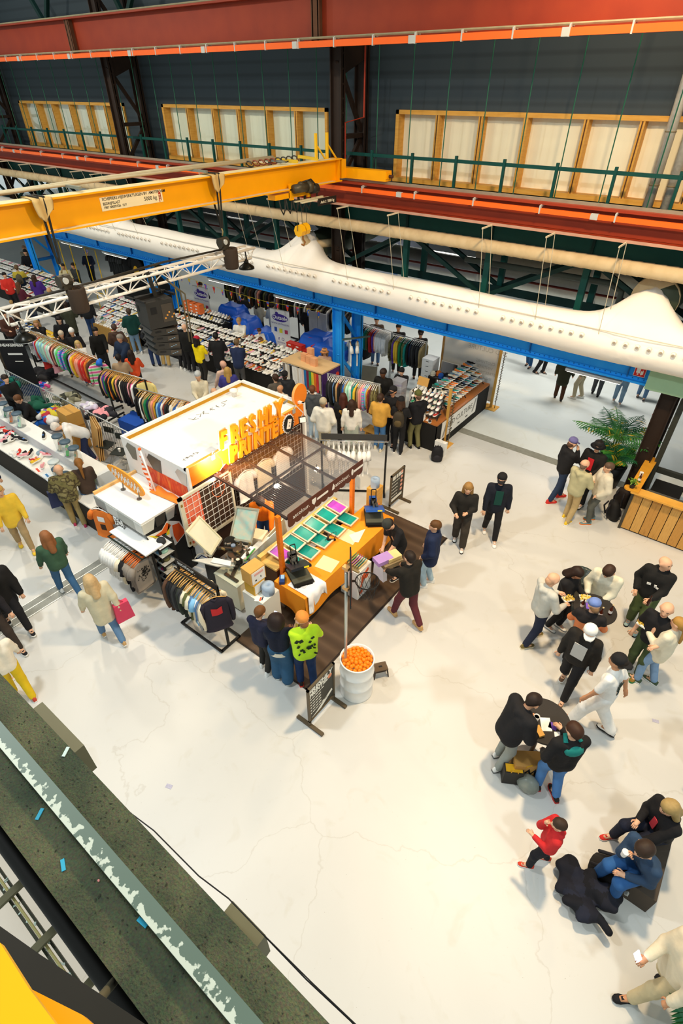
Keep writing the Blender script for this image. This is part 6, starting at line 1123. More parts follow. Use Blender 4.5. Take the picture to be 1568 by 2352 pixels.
for k, z in enumerate(SZ):
    for i in range(7): shoe((-6.88+.135*i, 12.32+.06*k, z), 185, 'sneaker on the wire shelf of the right stall, tier %s' % ('one', 'two', 'three', 'four')[k], 'sneakers on the right stall shelf', None, 0, 1.05)
for k, (c, x) in enumerate((('khaki', -6.6), ('white', -6.35), ('charcoal', -6.15))): shoe((x, 12.1, .86), 200, '%s sneaker standing alone at the front of the right stall counter' % c, 'sneakers on the right stall', c)
one('card_stack', MB().box(-6.45, 12.04, .86, -6.3, 12.14, .87).box(-6.25, 12.04, .86, -6.1, 12.14, .87), M_WHT, 'two white card stacks on the front corner of the right stall', 'cards')
t = thing('wire_rack', 'long black wire rack of dark sneakers along the right stall', 'rack', (-6.3, 14, .86))
for k in range(4): part('tier', MB().box(-6.5+.12*k-.05, 12.9, .98+.14*(3-k), -6.5+.12*k+.06, 15.2, .995+.14*(3-k)), M_BLK, t)
for y in (12.9, 14, 15.2): part('side', MB().bar((-6.55, y, 1.45), (-6.0, y, .86), .02, .02), M_BLK, t)
for k in range(4):
    for i in range(17): shoe((-6.5+.12*k, 12.98+.135*i, .995+.14*(3-k)), 290, 'dark or brown sneaker on the long wire rack of the right stall', 'sneakers on the long wire rack', random.choice(('black', 'black', 'charcoal', 'grey', 'tan', 'cream', 'orange', 'teal', '#6a7f8a', '#39544c')), 0, 1.0)
one('cap_table', MB().box(-7.45, 14.2, 1.06, -6.7, 14.7, 1.1).box(-7.45, 14.2, 0, -7.42, 14.7, 1.06).box(-6.75, 14.2, 0, -6.7, 14.7, 1.06), mat('#2b2521', .6), 'dark stand with caps behind the shoe shelves', 'table')
for k, c in enumerate(('cream', 'orange', 'blue', 'black', 'navy', 'charcoal')): cap((-7.38+.14*(k % 6), 14.38+.12*(k % 2), 1.1), 200, c, c, '%s cap on the dark stand behind the shoe shelves' % c)
t = thing('drawer_cabinet', 'white drawer cabinet behind the right stall', 'cabinet', (-7.65, 14.6, 0)); part('body', MB().box(-7.85, 14.45, 0, -7.45, 14.85, 1.5), M_WHT, t)
for k in range(9): part('drawer', MB().box(-7.84, 14.43, .06+.16*k, -7.46, 14.45, .2+.16*k, 0).box(-7.7, 14.425, .15+.16*k, -7.6, 14.432, .165+.16*k, 1), [M_WHT, M_BLK], t)
M_CLR = mat('#d4d6e0', .25, 0, .04, 6, 0, 0, .55)
for k in range(5):
    s = thing('shoe_case', 'clear plastic shoe drawer in the tower, %s from the floor' % nth(k), 'drawer', (-7.75, 13.1, .26*k)); part('case', MB().box(-7.98, 12.9, .26*k, -7.62, 13.22, .26*k+.25), M_CLR, s); shoe((-7.8, 13.0, .26*k+.03), 120, 'sneaker inside the %s clear drawer' % nth(k), 'sneakers in clear drawers', ('white', 'blue', 'white', 'burgundy', 'purple')[k])
t = thing('open_shoe_box', 'tan open shoe box with a blue and white sneaker on a white stand', 'box', (-7.3, 13.4, 0)); part('stand', MB().box(-7.5, 13.2, 0, -7.0, 13.6, .95), M_WHT, t); part('lid', MB().ob((-7.25, 13.55, 1.2), (.36, .03, .26), rot(-20)), mat('#dca85a', .6), t); part('tray', MB().box(-7.43, 13.25, .95, -7.07, 13.5, 1.0), mat('#dca85a', .6), t); shoe((-7.25, 13.37, 1.0), 110, 'blue and white sneaker in the tan open box', 'sneaker in the open box', 'white', 0, 1.1)
t = thing('stall_wall', 'white fabric stall wall with lettering seen from behind', 'panel', (-6.7, 15.7, 0)); part('sheet', MB().box(-7.75, 15.68, .1, -5.85, 15.7, 2.15), M_WHT, t)
for y, tx, s_ in ((1.75, '2ND CULTURE', .2), (1.35, 'CLOTHING', .13), (1.18, 'VINTAGE', .13), (1.01, 'STREETWEAR', .13), (.84, 'SNEAKERS', .13)): text('lettering', tx, s_, (-6.25, 15.675, y), (-1, 0, 0), (0, 0, 1), mat('#c9c7c0', .6), t, .001)
part('post', MB().box(-7.82, 15.66, 0, -7.75, 15.74, 2.2), mat('#b98a4a', .5), t); part('top_beam', MB().box(-7.8, 15.6, 2.12, -5.8, 15.66, 2.2), mat('#e4e0d2', .5), t)
one('standing_mirror', MB().ob((-7.35, 15.4, .58), (.62, .03, 1.15), rot(-6)).ob((-7.35, 15.38, .58), (.56, .02, 1.09), rot(-6), 1), [mat('#d9d2c2', .5), mat('#8a8c92', .1, .9, 0)], 'framed mirror leaning behind the cap stand', 'mirror')
# bags on the floor by the stall
t = thing('paper_bag', 'white paper carrier bag with cord handles by the stall post', 'bag', (-5.66, 12.0, 0)); part('bag_body', MB().ext([(-5.82, 11.93, 0), (-5.5, 11.93, 0), (-5.49, 11.93, .42), (-5.83, 11.93, .42)], (0, .13, 0)), M_WHT, t); part('handle', MB().tube([(-5.73, 11.95, .42), (-5.7, 11.95, .5), (-5.62, 11.95, .5), (-5.59, 11.95, .42)], .008, 5), M_WHT, t)
def backpack(p, az, lab, col='#17161a', s=1.0, tilt=0, col2=None):
    t = thing('backpack', lab, 'backpack', p, az); t.rotation_euler = (R(tilt), 0, R(az)); m = mat(col, .7, 0, .15, 12); m2 = mat(col2 or '#232127', .7)
    part('pack_body', MB().lathe((0, 0, 0), [(.1*s, .0), (.15*s, .02*s), (.165*s, .15*s), (.155*s, .32*s), (.12*s, .42*s), (.05*s, .46*s)], 14).xf(np.diag([1, .72, 1])), m, t, True, False); part('front_pocket', MB().ball((0, -.1*s, .14*s), (.11*s, .05*s, .11*s), 10), m2, t, True, False)
    for q in (-1, 1): part('strap', MB().tube([(q*.06*s, .1*s, .42*s), (q*.09*s, .17*s, .3*s), (q*.09*s, .14*s, .08*s)], .018*s, 6), m2, t, True, False)
    part('top_loop', MB().tube([(-.03*s, .02, .45*s), (0, .02, .5*s), (.03*s, .02, .45*s)], .01*s, 5), m2, t, w=False); return t
backpack(at(1002, 1058), 30, 'black backpack standing on the floor in front of the paper bag')
# ---------------------------------------------------------------- jar table with sneakers in glass jars (left)
t = thing('jar_table', 'long white topped table with a black front skirt and a raised back shelf', 'table', (-13, 4.5, 0))
part('top', MB().box(-18.5, 4.1, .71, -10.25, 4.75, .75), mat('#e9e6de', .5), t); part('riser', MB().box(-18.5, 4.75, .71, -10.9, 5.15, 1.0), M_WHT, t); part('riser_face', MB().box(-18.5, 4.735, .75, -10.9, 4.75, 1.0), mat('#cfcfd2', .35), t)
part('front_skirt', MB().box(-18.5, 4.1, .02, -10.25, 4.12, .71), mat('#262019', .8), t); part('end_skirt', MB().box(-10.27, 4.12, .02, -10.25, 5.1, .71), mat('#1f1c18', .8), t)
part('green_sheet', MB().ob((-11.15, 4.72, .93), (.35, .012, .3), rot(-20)), mat('#b6e04a', .6), t)
gj = mat('#cfdcda', .08, 0, 0, 1, 0, 0, .25)
def jar(p, lab, lid='#4a5f6e', shoe_c='white'):
    t = thing('glass_jar', lab, 'jar', p); part('glass', MB().lathe((0, 0, 0), [(.112, 0), (.118, .01), (.118, .36), (.112, .37)], 22), gj, t, True, False); part('lid', MB().lathe((0, 0, .37), [(.12, 0), (.13, .005), (.13, .035), (.125, .04)], 22), mat(lid, .45), t, True, False)
    o = shoe((p[0], p[1], p[2]+.02), 90, 'sneaker standing in the jar: '+lab[:48].rsplit(' ', 1)[0], 'sneakers in the jars', shoe_c); o.rotation_euler = (R(62), 0, R(40)); o.location[2] += .12
for k, (x, y) in enumerate(((5, 925), (18, 938), (37, 948), (130, 1000), (148, 1013), (168, 1027))): p = at(x, y, 1.41); jar((p[0], p[1], 1.0), 'glass jar with a slate lid on the back shelf, %s from the left' % nth(k), '#4a5f6e', ('green', 'orange', 'mint', 'cream', 'bright green', 'tan')[k])
for k, (x, y) in enumerate(((122, 1059), (130, 1075), (138, 1092))): p = at(x, y, 1.16); jar((p[0], max(4.25, p[1]), .75), 'glass jar at the table front with a %s, %s from the left' % (('white lid', 'slate lid', 'slate lid')[k], nth(k)), '#c9d2d2' if k == 0 else '#4a5f6e', ('grey', 'navy', 'black')[k])
for k, (x, y) in enumerate(((95, 1040), (117, 1030))): p = at(x, y, .76); one('printed_disc', MB().lathe((p[0], p[1], .752), [(.12, 0), (.125, .03), (.12, .035)], 22), patmat('lid_print', ['#4a6070', '#8aa0ac', '#5a4a3a'], 14, 2, .5), 'loose printed jar lid lying on the table, %s one' % ('left', 'right')[k], 'lid')
rn = random.Random(11)
for k in range(34): shoe((-17.6+rn.random()*4.6 if k < 8 else -15.4+rn.random()*2.3, 4.2+rn.random()*.45, .76+(k % 3)*.03), rn.uniform(0, 360), 'sneaker in the loose pile on the left part of the jar table', 'sneakers piled on the jar table', rn.choice((None, 'white', 'white', 'black', 'red', 'pink')))
shoe((-13.02, 4.33, .8), 20, 'yellow sneaker at the edge of the pile on the jar table', None, 'yellow'); shoe((-12.75, 4.35, .76), 60, 'pink and white sneaker right of the pile on the jar table', None, 'pink'); shoe((-13.6, 4.95, 1.03), 240, 'black and white sneaker on a white box on the back shelf', None, 'black')
for k, (x, y, w_, c) in enumerate(((87, 1080, .3, '#f4e4de'), (108, 1092, .22, '#dfe8f0'), (117, 1103, .22, '#dfe8f0'))): p = at(x, y, .753); one('price_card', MB().ob(p, (w_, .16, .004), rot(0, 0, -8)).ob(p+np.array((0, 0, .003)), (w_*.7, .05, .002), rot(0, 0, -8), 1), [mat(c, .6), mat('#d8503a' if k == 0 else '#3a7ab0', .6)], 'printed price card on the jar table, %s' % ('large with red figures', 'small blue print', 'small blue print nearest the corner')[k], 'card')
# barriers, boxes, chairs behind the jar table
for k in range(3):
    x0 = -18.6+2.22*k; t = thing('crowd_barrier', 'galvanised crowd barrier behind the jar table, %s of three' % ('left', 'middle', 'right')[k], 'barrier', (x0+1.1, 6.4, 0)); gm_ = mat('#b9bcba', .35, .7)
    part('frame', MB().tube([(x0, 6.4, .1), (x0, 6.4, 1.05), (x0+2.15, 6.4, 1.05), (x0+2.15, 6.4, .1)], .019, 8).cyl((x0, 6.4, .16), (x0+2.15, 6.4, .16), .015, n=6), gm_, t)
    for x in np.arange(x0+.13, x0+2.1, .13): part('bar', MB().cyl((x, 6.4, .16), (x, 6.4, 1.05), .008, n=5), gm_, t)
    for x in (x0+.3, x0+1.85): part('foot', MB().bar((x, 6.15, .02), (x, 6.65, .02), .04, .03), gm_, t)
bx, by = -14.2, 6.0
for k in range(3): one('cardboard_box', MB().ob((bx+.03*k, by, .2+.4*k), (.6, .42, .392), rot(0, 0, 6-5*k)).ob((bx+.03*k, by, .398+.4*k), (.6, .06, .004), rot(0, 0, 6-5*k), 1), [mat('#cf9a4c', .8, 0, .05), mat('#b98a44', .5)], 'tan cardboard box in the stack behind the jar table, %s' % ('bottom', 'middle', 'top')[k], 'box')
for k in range(3): one('cardboard_sheet', MB().ob((-13.35+.03*k, 6.12+.04*k, .5), (.85, .02, 1.0), rot(-10, 0, -20)), mat('#d9aa66', .8, 0, .05), 'flat tan cardboard leaning on the barrier, %s sheet' % ('front', 'middle', 'back')[k], 'cardboard')
def foldchair(p, az, lab):
    t = thing('folding_chair', lab, 'chair', p, az); m = mat('#a8a8a2', .35, .7); b = mat('#2b2f2b', .5)
    part('seat', MB().box(-.2, -.2, .43, .2, .18, .45), b, t, w=False); part('backrest', MB().ob((0, .235, .78), (.36, .02, .16), rot(-8)), b, t, w=False)
    for s in (-1, 1): part('leg', MB().tube([(s*.21, -.24, .01), (s*.21, .1, .5), (s*.2, .25, .9)], .011, 6), m, t, w=False); part('leg', MB().tube([(s*.19, .26, .01), (s*.19, -.1, .43)], .011, 6), m, t, w=False)
    part('back_hoop', MB().tube([(-.2, .25, .9), (-.14, .27, .97), (.14, .27, .97), (.2, .25, .9)], .011, 6), m, t, w=False); part('floor_bar', MB().tube([(-.21, -.24, .015), (.21, -.24, .015)], .011, 6).tube([(-.19, .26, .015), (.19, .26, .015)], .011, 6), m, t, w=False)
foldchair(at(254, 1052), 15, 'black folding chair near the leaning cardboard'); foldchair(at(285, 1068), 25, 'black folding chair close to the kiosk corner with a cup on it'); one('paper_cup', MB().lathe((at(275, 1037, .45)), [(.03, 0), (.04, .09)], 12), M_WHT, 'white cup on the chair by the kiosk corner', 'cup')
def heap(px, py, z, cols, lab, n=9, s=.22, name='clothes_heap', cat='clothes'):
    p = at(px, py, z); r_ = random.Random(px); ms = [mat(c, .85, 0, .2, 9) for c in cols]; U = lambda q: r_.uniform(-1, 1)*q; pr = []
    for k in range(n*2):
        c = p+np.array((U(s*1.3), U(s), r_.random()*s*.35)); pr.append((c, c+np.array((U(s*.7), U(s*.7), U(s*.12))), s*r_.uniform(.18, .34), s*r_.uniform(.16, .3)))
    V, F = snet(pr, max(.022, s*.11), s*.25); C_ = V[F].mean(1); A = np.array([(a+b)/2 for a, b, _, _ in pr]); mi = (np.linalg.norm(C_[:, None]-A[None], axis=2).argmin(1) % len(cols)).tolist()
    g = MB(); g.add(V, F.tolist(), mi); return one(name, g, ms, lab, cat, smooth=True)
heap(163, 917, .9, ['#6a6650', '#8d8a72', '#3a3a30'], 'camouflage jacket thrown over the barrier', 7, .25); heap(205, 935, .95, ['#e8e6ea', '#cfc6da'], 'white and lilac shirt over the barrier', 6, .2); heap(232, 948, .8, ['#1f2126', '#2a2a30', '#e89aa0'], 'heap of dark coats over the barrier near the kiosk', 12, .3)
heap(120, 955, .5, ['#c23a44', '#2a6ac8', '#e8e4e0', '#d8c43a'], 'heap of red, blue and white shirts behind the jar table', 14, .3); heap(100, 960, .3, ['#1f5cc0', '#2a74d8'], 'blue plastic bag of clothes behind the jar table', 8, .28); heap(82, 985, .15, ['#e0b42a', '#2a2722'], 'yellow and black cap bag on the floor', 5, .14)
heap(312, 960, .45, ['#e8e4ea', '#d83a8a', '#2a8a5a', '#3a5ad0'], 'bright sneakers and cloth heaped on the blue covered crate', 9, .18); one('blue_crate', MB().ob(at(315, 982, .3), (.8, .6, .6), rot(0, 0, 5)), mat('#1d54b4', .6), 'crate under a blue cloth behind the kiosk', 'crate'); heap(100, 860, .15, ['#1c1b1c', '#262427', '#2f2d2e'], 'black bags on the floor under the long rack', 9, .34, 'bag_heap', 'bags'); heap(97, 888, .15, ['#2a5ac8', '#d84a8a', '#e8e4e0'], 'blue and pink plastic bag under the long rack', 5, .2, 'bag_heap', 'bags')
heap(98, 930, .55, ['#14503c', '#1a5a44'], 'dark green folding chair bag behind the jar table', 6, .3, 'green_bag', 'bag'); heap(20, 885, .7, ['#0f6a5a', '#14302c', '#2a4a8a'], 'green and navy bags at the left edge', 9, .35, 'bag_heap', 'bags')
def b_snk(t):
    text('lettering', 'SNEAKERNESS', .12, (0, -.008, 1.82), (1, 0, 0), (0, 0, 1), M_WHT, t, .001, w=False, bold=.004); part('lettering_bar', MB().box(-.2, -.007, 1.5, .26, -.004, 1.56), M_WHT, t, w=False); part('lettering_bar', MB().box(-.06, -.007, 1.28, .2, -.004, 1.3), M_WHT, t, w=False); part('blue_fade', MB().box(-.42, -.006, .06, .42, -.0045, .5), patmat('blue_fade', ['#0c0c12', '#12386a', '#0c0c12'], 3, 4, .5), t, w=False)
rollup(-18.3, 6.75, 38, .85, 2.0, 'black roll-up banner with white lettering and a blue foot at the left', b_snk, '#141316')
one('red_boxes', MB().box(-19.9, 5.6, 0, -19.2, 6.2, 1.15), mat('#d23a2a', .6), 'stack of red boxes at the left picture edge', 'box')
t = thing('tan_shelf', 'tan cardboard trays of yellow shoes on a wire stand at the far left', 'stand', (-20.6, 9.0, 0)); part('tray', MB().box(-21.2, 8.8, .8, -20.2, 9.3, .95), mat('#c99a4c', .8), t)
for x in (-21.1, -20.3): part('leg', MB().box(x-.02, 9.0, 0, x+.02, 9.04, .8), M_GRY, t)
for k in range(8): shoe((-21.1+.12*k, 9.05, .95), 180, 'yellow sneaker in the tan cardboard tray', 'sneakers in the tan tray', 'yellow')
shoe_stuff([((-23+rn.random()*2, 8.4+rn.random()*1.0, .8), rn.uniform(0, 360)) for k in range(50)], 'sneaker_pile', 'cream sneakers piled on the table at the far left edge'); one('side_table', MB().box(-23.2, 8.3, .76, -20.9, 9.5, .8).box(-23.1, 8.4, 0, -23.0, 9.4, .76).box(-21.1, 8.4, 0, -21.0, 9.4, .76), M_BTAB, 'black table under the cream sneakers at the far left', 'table')
# yellow frames and dim stalls under the beam at the far left
for x0, x1, lb in ((-26.3, -25.4, 'left'), (-24.2, -23.4, 'middle'), (-19.4, -18.3, 'right')): one('yellow_frame', MB().tube([(x0, 13.28, 0), (x0, 13.28, 2.75), (x1, 13.28, 2.75), (x1, 13.28, 0)], .022, 6).cyl((x0, 13.28, .9), (x1, 13.28, .9), .02, n=6), mat('#c9a51a', .5), 'thin yellow steel guard frame under the blue beam, %s one' % lb, 'frame')
one('black_wall', MB().box(-24.3, 14.4, 0, -19.6, 14.45, 2.6), M_BTAB, 'black stall wall under the beam at the left', 'panel')
o = ob('t_shirt', GM[('tee', 0)]); o.location = (-22.2, 14.3, 2.55); o.scale = (1.6, 1, 1.5); objmat(o, cmat('black')); tag(o, 'black t-shirt with a yellow face print on the stall wall', 't-shirt'); part('yellow_print', MB().ext([(.12*math.cos(a)*(1-.2*math.sin(a)), -.04, -.42+.13*math.sin(a)) for a in np.arange(14)*2*PI/14], (0, .01, 0)), mat('#eab21c', .6), o, w=False)
hang((-23.9, 14.25, 2.5), (-22.7, 14.25, 2.5), [('tee', 'charcoal', 'white')]*7, 'the black stall wall', 't-shirts on the black stall wall')
# dim things seen above the white duct in the rear hall
for k, (x, y, c) in enumerate(((-28, 24, '#c9c7c0'), (-22, 26, '#b8343a'), (-20.5, 25, '#e4e2da'), (-17, 27, '#2a6ac0'), (-13.5, 27, '#c9a86a'), (-11, 28, '#d8d6ce'), (-15.5, 25, '#e8e6e0'))): one('rear_stall_box', MB().box(x, y, 0, x+.9, y+.5, .8).box(x+.1, y+.1, .8, x+.6, y+.4, 1.2), mat(c, .7), 'box in the rear hall glimpsed above the white duct, %s from the left' % nth(k), 'box')
for x in (-30, -27.2, -25): one('rear_window', MB().box(x, 39.9, 3.4, x+1.6, 39.98, 4.3), mat('#dfe6ff', .5, 0, 0, 1, 0, 8), 'bright window light in the far rear wall', 'window light', 'rear window lights')
# ---------------------------------------------------------------- bar counter, palms, tables at the right
t = thing('bar_counter', 'pallet wood bar counter with a yellow pine top', 'counter', (0, 11.9, 0)); XB0, XB1, YB = -.68, 2.6, 11.72
part('carcass', MB().box(XB0+.05, YB+.03, 0, XB1, YB+.1, 1.06), M_DARK, t)
for k in range(16): part('plank', MB().box(XB0+.03+.2*k, YB, .04, XB0+.215+.2*k, YB+.03+.003*(k % 2), 1.06), patmat('pallet_wood_%d' % (k % 3), [['#b5813c', '#c8954c', '#8f6228'], ['#bd8a44', '#d0a058', '#9a6c30'], ['#a97836', '#c08c46', '#86592a']][k % 3], 5, 5, .6, stretch=(6, 1, .8)), t)
part('corner_post', MB().box(XB0-.03, YB-.02, 0, XB0+.03, YB+.06, 1.1), mat('#3a372f', .5), t)
part('top_board', MB().box(XB0-.05, YB-.14, 1.08, XB1, YB+.12, 1.12), M_WOOD, t)
part('top_board', MB().ext([(XB0-.12+.1*math.cos(a), YB-.04+.1*math.sin(a), 1.12) for a in np.linspace(PI*.5, PI*1.5, 8)]+[(XB0+.1, YB-.14, 1.12), (XB0+.12, YB+1.5, 1.12)]+[(XB0+.0+.12*math.cos(a), YB+1.5+.12*math.sin(a), 1.12) for a in np.linspace(0, PI, 7)]+[(XB0-.13, YB+.1, 1.12)], (0, 0, .04)), mat('#d9962e', .45, 0, .15, 7), t)
part('steel_shelf', MB().box(XB0+.2, YB+.12, .95, XB1, YB+.45, .97), mat('#8a867c', .3, .7), t); part('side_post', MB().box(XB0-.0, YB+1.4, 0, XB0+.08, YB+1.5, 1.1), M_DARK, t)
one('black_bin', MB().lathe((.75, 12.75, .0), [(.16, 0), (.2, .55), (.21, .56), (.19, .56), (.17, .4)], 20), M_BLK, 'round black bin behind the bar counter', 'bin'); t = thing('drinks_cooler', 'black drinks cooler with small white lettering behind the bar', 'cooler', (-.1, 12.6, 0)); part('box', MB().box(-.42, 12.35, 0, .2, 12.95, .85), M_BLK, t); text('lettering', 'lokki', .12, (-.1, 12.345, .7), (1, 0, 0), (0, 0, 1), M_WHT, t, .001)
def bottle(p, lab, h=.23, name='beer_bottle', rz=0):
    t = thing(name, lab, 'bottle', p); g = mat('#4a1f10', .12, 0, .05); part('glass', MB().lathe((0, 0, 0), [(.028, 0), (.031, .01), (.031, .12), (.012, .17), (.012, .225), (.014, .23)], 14), g, t, True, False); part('label', MB().lathe((0, 0, .04), [(.0315, 0), (.0315, .06)], 14, cap=False), M_WHT, t, True, False); part('cap', MB().cyl((0, 0, .22), (0, 0, .235), .015, n=10), mat('#c9b48a', .4), t, w=False)
p = at(1466, 1106, 1.16); bottle((p[0], p[1], 1.16), 'brown beer bottle on the bar corner board'); p = at(1470, 1094, 1.16); one('plastic_cup', MB().lathe((p[0], p[1], 1.16), [(.03, 0), (.042, .11)], 12), M_WHT, 'white cup behind the bottle on the bar', 'cup')
def leafclump(t, base, n, L, w, droop, col, rn, name='leaf', up=1.0):
    for k in range(n):
        a = 2*PI*k/n+rn.uniform(-.3, .3); l = L*rn.uniform(.7, 1.1); e = rn.uniform(.5, 1.1)*up; P = []
        for s in np.linspace(0, 1, 7): P.append(np.array(base)+np.array((math.cos(a)*l*s*math.cos(e*(1-s*.5)), math.sin(a)*l*s*math.cos(e*(1-s*.5)), l*s*math.sin(e)*(1-.55*s*droop))))
        yield a, l, P
def frond(g, P, wl, rn, n=18, m=0):
    P = np.array(P); g.tube(P, [.012]*(len(P)-1)+[.004], 4, m)
    for i in range(2, n):
        s = i/n*(len(P)-1); j = min(int(s), len(P)-2); q = P[j]+(P[j+1]-P[j])*(s-j); d = P[j+1]-P[j]; d /= np.linalg.norm(d); sd = np.cross(d, (0, 0, 1)); sd /= np.linalg.norm(sd)+1e-9
        l = wl*(math.sin(PI*min(1, .15+i/n*.95))**.6+.12)
        for sg in (-1, 1):
            tip = q+sd*sg*l*.8+d*l*.6+np.array((0, 0, -l*.35)); mid = (q+tip)/2+np.array((0, 0, l*.08)); wd = d*.016
            g.add([q-wd, mid-wd*1.2, tip, mid+wd*1.2, q+wd], [(0, 1, 3, 4), (1, 2, 3)], m if rn.random() < .88 else 1)
def palm(base, pot_h, pot_r, n, L, wl, lab, seed, stem=.5, pot=True, up=1.0):
    t = thing('potted_palm', lab, 'plant', base); rn = random.Random(seed); b = np.array(base, float)
    if pot: part('pot', MB().lathe((0, 0, 0), [(pot_r*.7, 0), (pot_r, pot_h), (pot_r*.92, pot_h), (pot_r*.85, pot_h*.85)], 20), mat('#1c1a18', .5), t, True, False)
    st = MB()
    for k in range(4): st.tube([(.04*math.cos(k*1.6), .04*math.sin(k*1.6), pot_h*.8), (.07*math.cos(k*1.6), .07*math.sin(k*1.6), pot_h+stem)], [.025, .012], 6)
    part('stems', st, mat('#5f7a30', .6), t, w=False)
    for i, (a, l, P) in enumerate(leafclump(t, (0, 0, pot_h+stem*.6), n, L, .1, 1.0, None, rn, up=up)):
        g = MB(); frond(g, P, wl, rn); part('frond', g, [mat(('#1f5a34', '#2c6e2c', '#3f7f30')[i % 3], .5, 0, .15), mat('#b7a02c', .6)], t, w=False)
palm((-1.62, 13.75, 0), .7, .3, 15, 1.25, .34, 'tall potted palm with feathery fronds beside the dark post', 3, .7); palm((-1.42, 13.35, 0), .65, .3, 14, .75, .26, 'bushy lower palm in a big black pot behind the bar end', 8, .3)
palm((2.6, 2.95, 0), .35, .22, 14, .8, .26, 'palm with pointed green fronds in the lower right corner', 12, .35)
t = thing('bar_plant', 'small green herb in a pot on the bar corner', 'plant', at(1450, 1120, 1.16)); part('pot', MB().lathe((0, 0, 0), [(.045, 0), (.06, .1)], 12), mat('#2a2622', .6), t, w=False); g = MB(); rn = random.Random(9)
for k in range(60): a = rn.uniform(0, 6.3); r_ = rn.uniform(0, .12); g.ob((r_*math.cos(a), r_*math.sin(a), .12+rn.uniform(0, .12)), (.05, .02, .004), rot(rn.uniform(-50, 50), rn.uniform(-50, 50), rn.uniform(0, 180)))
tag(part('leaves', g, mat('#6a8f2c', .6, 0, .3, 20), t, w=False), kind='stuff')
# dark steel frame and clothes at the right edge
one('steel_frame', MB().bar((-.55, 13.2, 0), (-.55, 13.2, 2.95), .12, .12).bar((-.5, 13.3, .9), (3, 13.3, .9), .1, .12).bar((.35, 13.25, .9), (.75, 13.25, 2.9), .1, .1), mat('#3b3d36', .5, .2), 'dark steel gate frame behind the bar counter', 'frame'); struct('beam_end', MB().box(-1.35, 12.7, 3.0, 2, 13.2, 3.45), mat('#8fae8c', .6))
rail_rack('clothes rail behind the bar at the right edge', (.2, 14.2, 2.0), (1.6, 14.0, 2.0), .3, False); hang((.25, 14.2, 1.98), (1.5, 14.0, 1.98), [('coat', c, 'white') for c in ('black', 'black', 'charcoal', 'red', 'burgundy', 'black', 'green', 'black', 'navy')], 'the rail behind the bar', 'clothes behind the bar')
heap(1512, 955, 1.6, ['#c22a2a', '#a01f22'], 'red flower garland on the dark post behind the palms', 14, .1, 'garland', 'garland'); backpack(at(1407, 1190), 120, 'black backpack leaning against the bar corner', '#1b1918', 1.15, -12); backpack(at(1425, 1160), 160, 'dark brown rucksack behind the backpack at the bar corner', '#2a2220', 1.2, -10)
# round black tables
def round_table(p, r, lab):
    t = thing('round_table', lab, 'table', (p[0], p[1], 0)); part('top', MB().lathe((0, 0, 1.07), [(r-.01, 0), (r, .01), (r, .028), (r-.008, .033)], 40), mat('#2c2825', .6, 0, .12, 30), t, False, False); part('stem', MB().cyl((0, 0, .03), (0, 0, 1.07), .035, n=12), mat('#6e6a66', .4, .5), t, True, False); part('base', MB().lathe((0, 0, 0), [(.22, 0), (.22, .012), (.05, .03)], 24), mat('#6e6a66', .4, .5), t, False, False)
T1 = at(1366, 1398, 1.1); T2 = at(1250, 1655, 1.1); round_table(T1, .36, 'round black bar table among the group drinking beer'); round_table(T2, .37, 'round black bar table with leaflets and a coffee cup')
for k, (x, y) in enumerate(((1403, 1402), (1338, 1387), (1380, 1408))): p = at(x, y, 1.2); bottle((p[0], p[1], 1.103), 'brown beer bottle on the round table, %s' % ('right of the blue cap', 'left of the blue cap', 'just behind the blue cap')[k])
def fries(p, az, lab):
    t = thing('fries_tray', lab, 'food tray', p, az); part('tray', MB().ext([(-.09, -.06, 0), (.09, -.06, 0), (.1, .07, .035), (-.1, .07, .035)], (0, 0, .012)).box(-.095, -.065, 0, .095, -.055, .04), mat('#f2eee2', .6), t, w=False); rn = random.Random(int(p[0]*100)); g = MB()
    for k in range(40): g.ob((rn.uniform(-.075, .075), rn.uniform(-.045, .05), .03+rn.uniform(0, .03)), (.06, .011, .011), rot(rn.uniform(-20, 20), rn.uniform(-25, 25), rn.uniform(0, 180)), k % 3 == 0)
    tag(part('fries', g, [mat('#e8bf4a', .6), mat('#f0d88c', .6)], t, w=False), kind='stuff')
p = at(1343, 1377, 1.11); fries((p[0], p[1], 1.105), 30, 'tray of fries on the round table of the beer group'); p = at(1350, 1392, 1.106); one('phone', MB().ob((p[0], p[1], 1.108), (.07, .14, .008), rot(0, 0, 20)), mat('#7a5ac0', .3), 'purple phone lying on the round beer table', 'phone')
z = 1.104
for pl, c, lb in (([(1239, 1648), (1262, 1649), (1268, 1680), (1244, 1679)], '#f2f0ee', 'white printed leaflet on the round table'), ([(1262, 1657), (1281, 1665), (1276, 1679), (1258, 1670)], '#6a4ab0', 'purple leaflets on the round table'), ([(1272, 1681), (1286, 1681), (1286, 1697), (1274, 1696)], '#f4f2f0', 'white napkin at the edge of the round table')): sheet('leaflet', pl, z, c, lb, 'leaflet')
one('paper_wrapper', MB().ob(at(1238, 1680, 1.13), (.16, .08, .05), rot(8, 0, -40)), mat('#d6a04e', .7, 0, .1), 'crumpled brown food wrapper on the round table', 'wrapper'); p = at(1229, 1655, 1.11); t = thing('coffee_cup', 'white paper coffee cup on the round table', 'cup', (p[0], p[1], 1.104)); part('cup', MB().lathe((0, 0, 0), [(.03, 0), (.042, .12), (.038, .12), (.036, .1)], 16), M_WHT, t, True, False); part('coffee', MB().cyl((0, 0, .098), (0, 0, .1), .036, n=16), mat('#d9c3a4', .4), t, w=False)
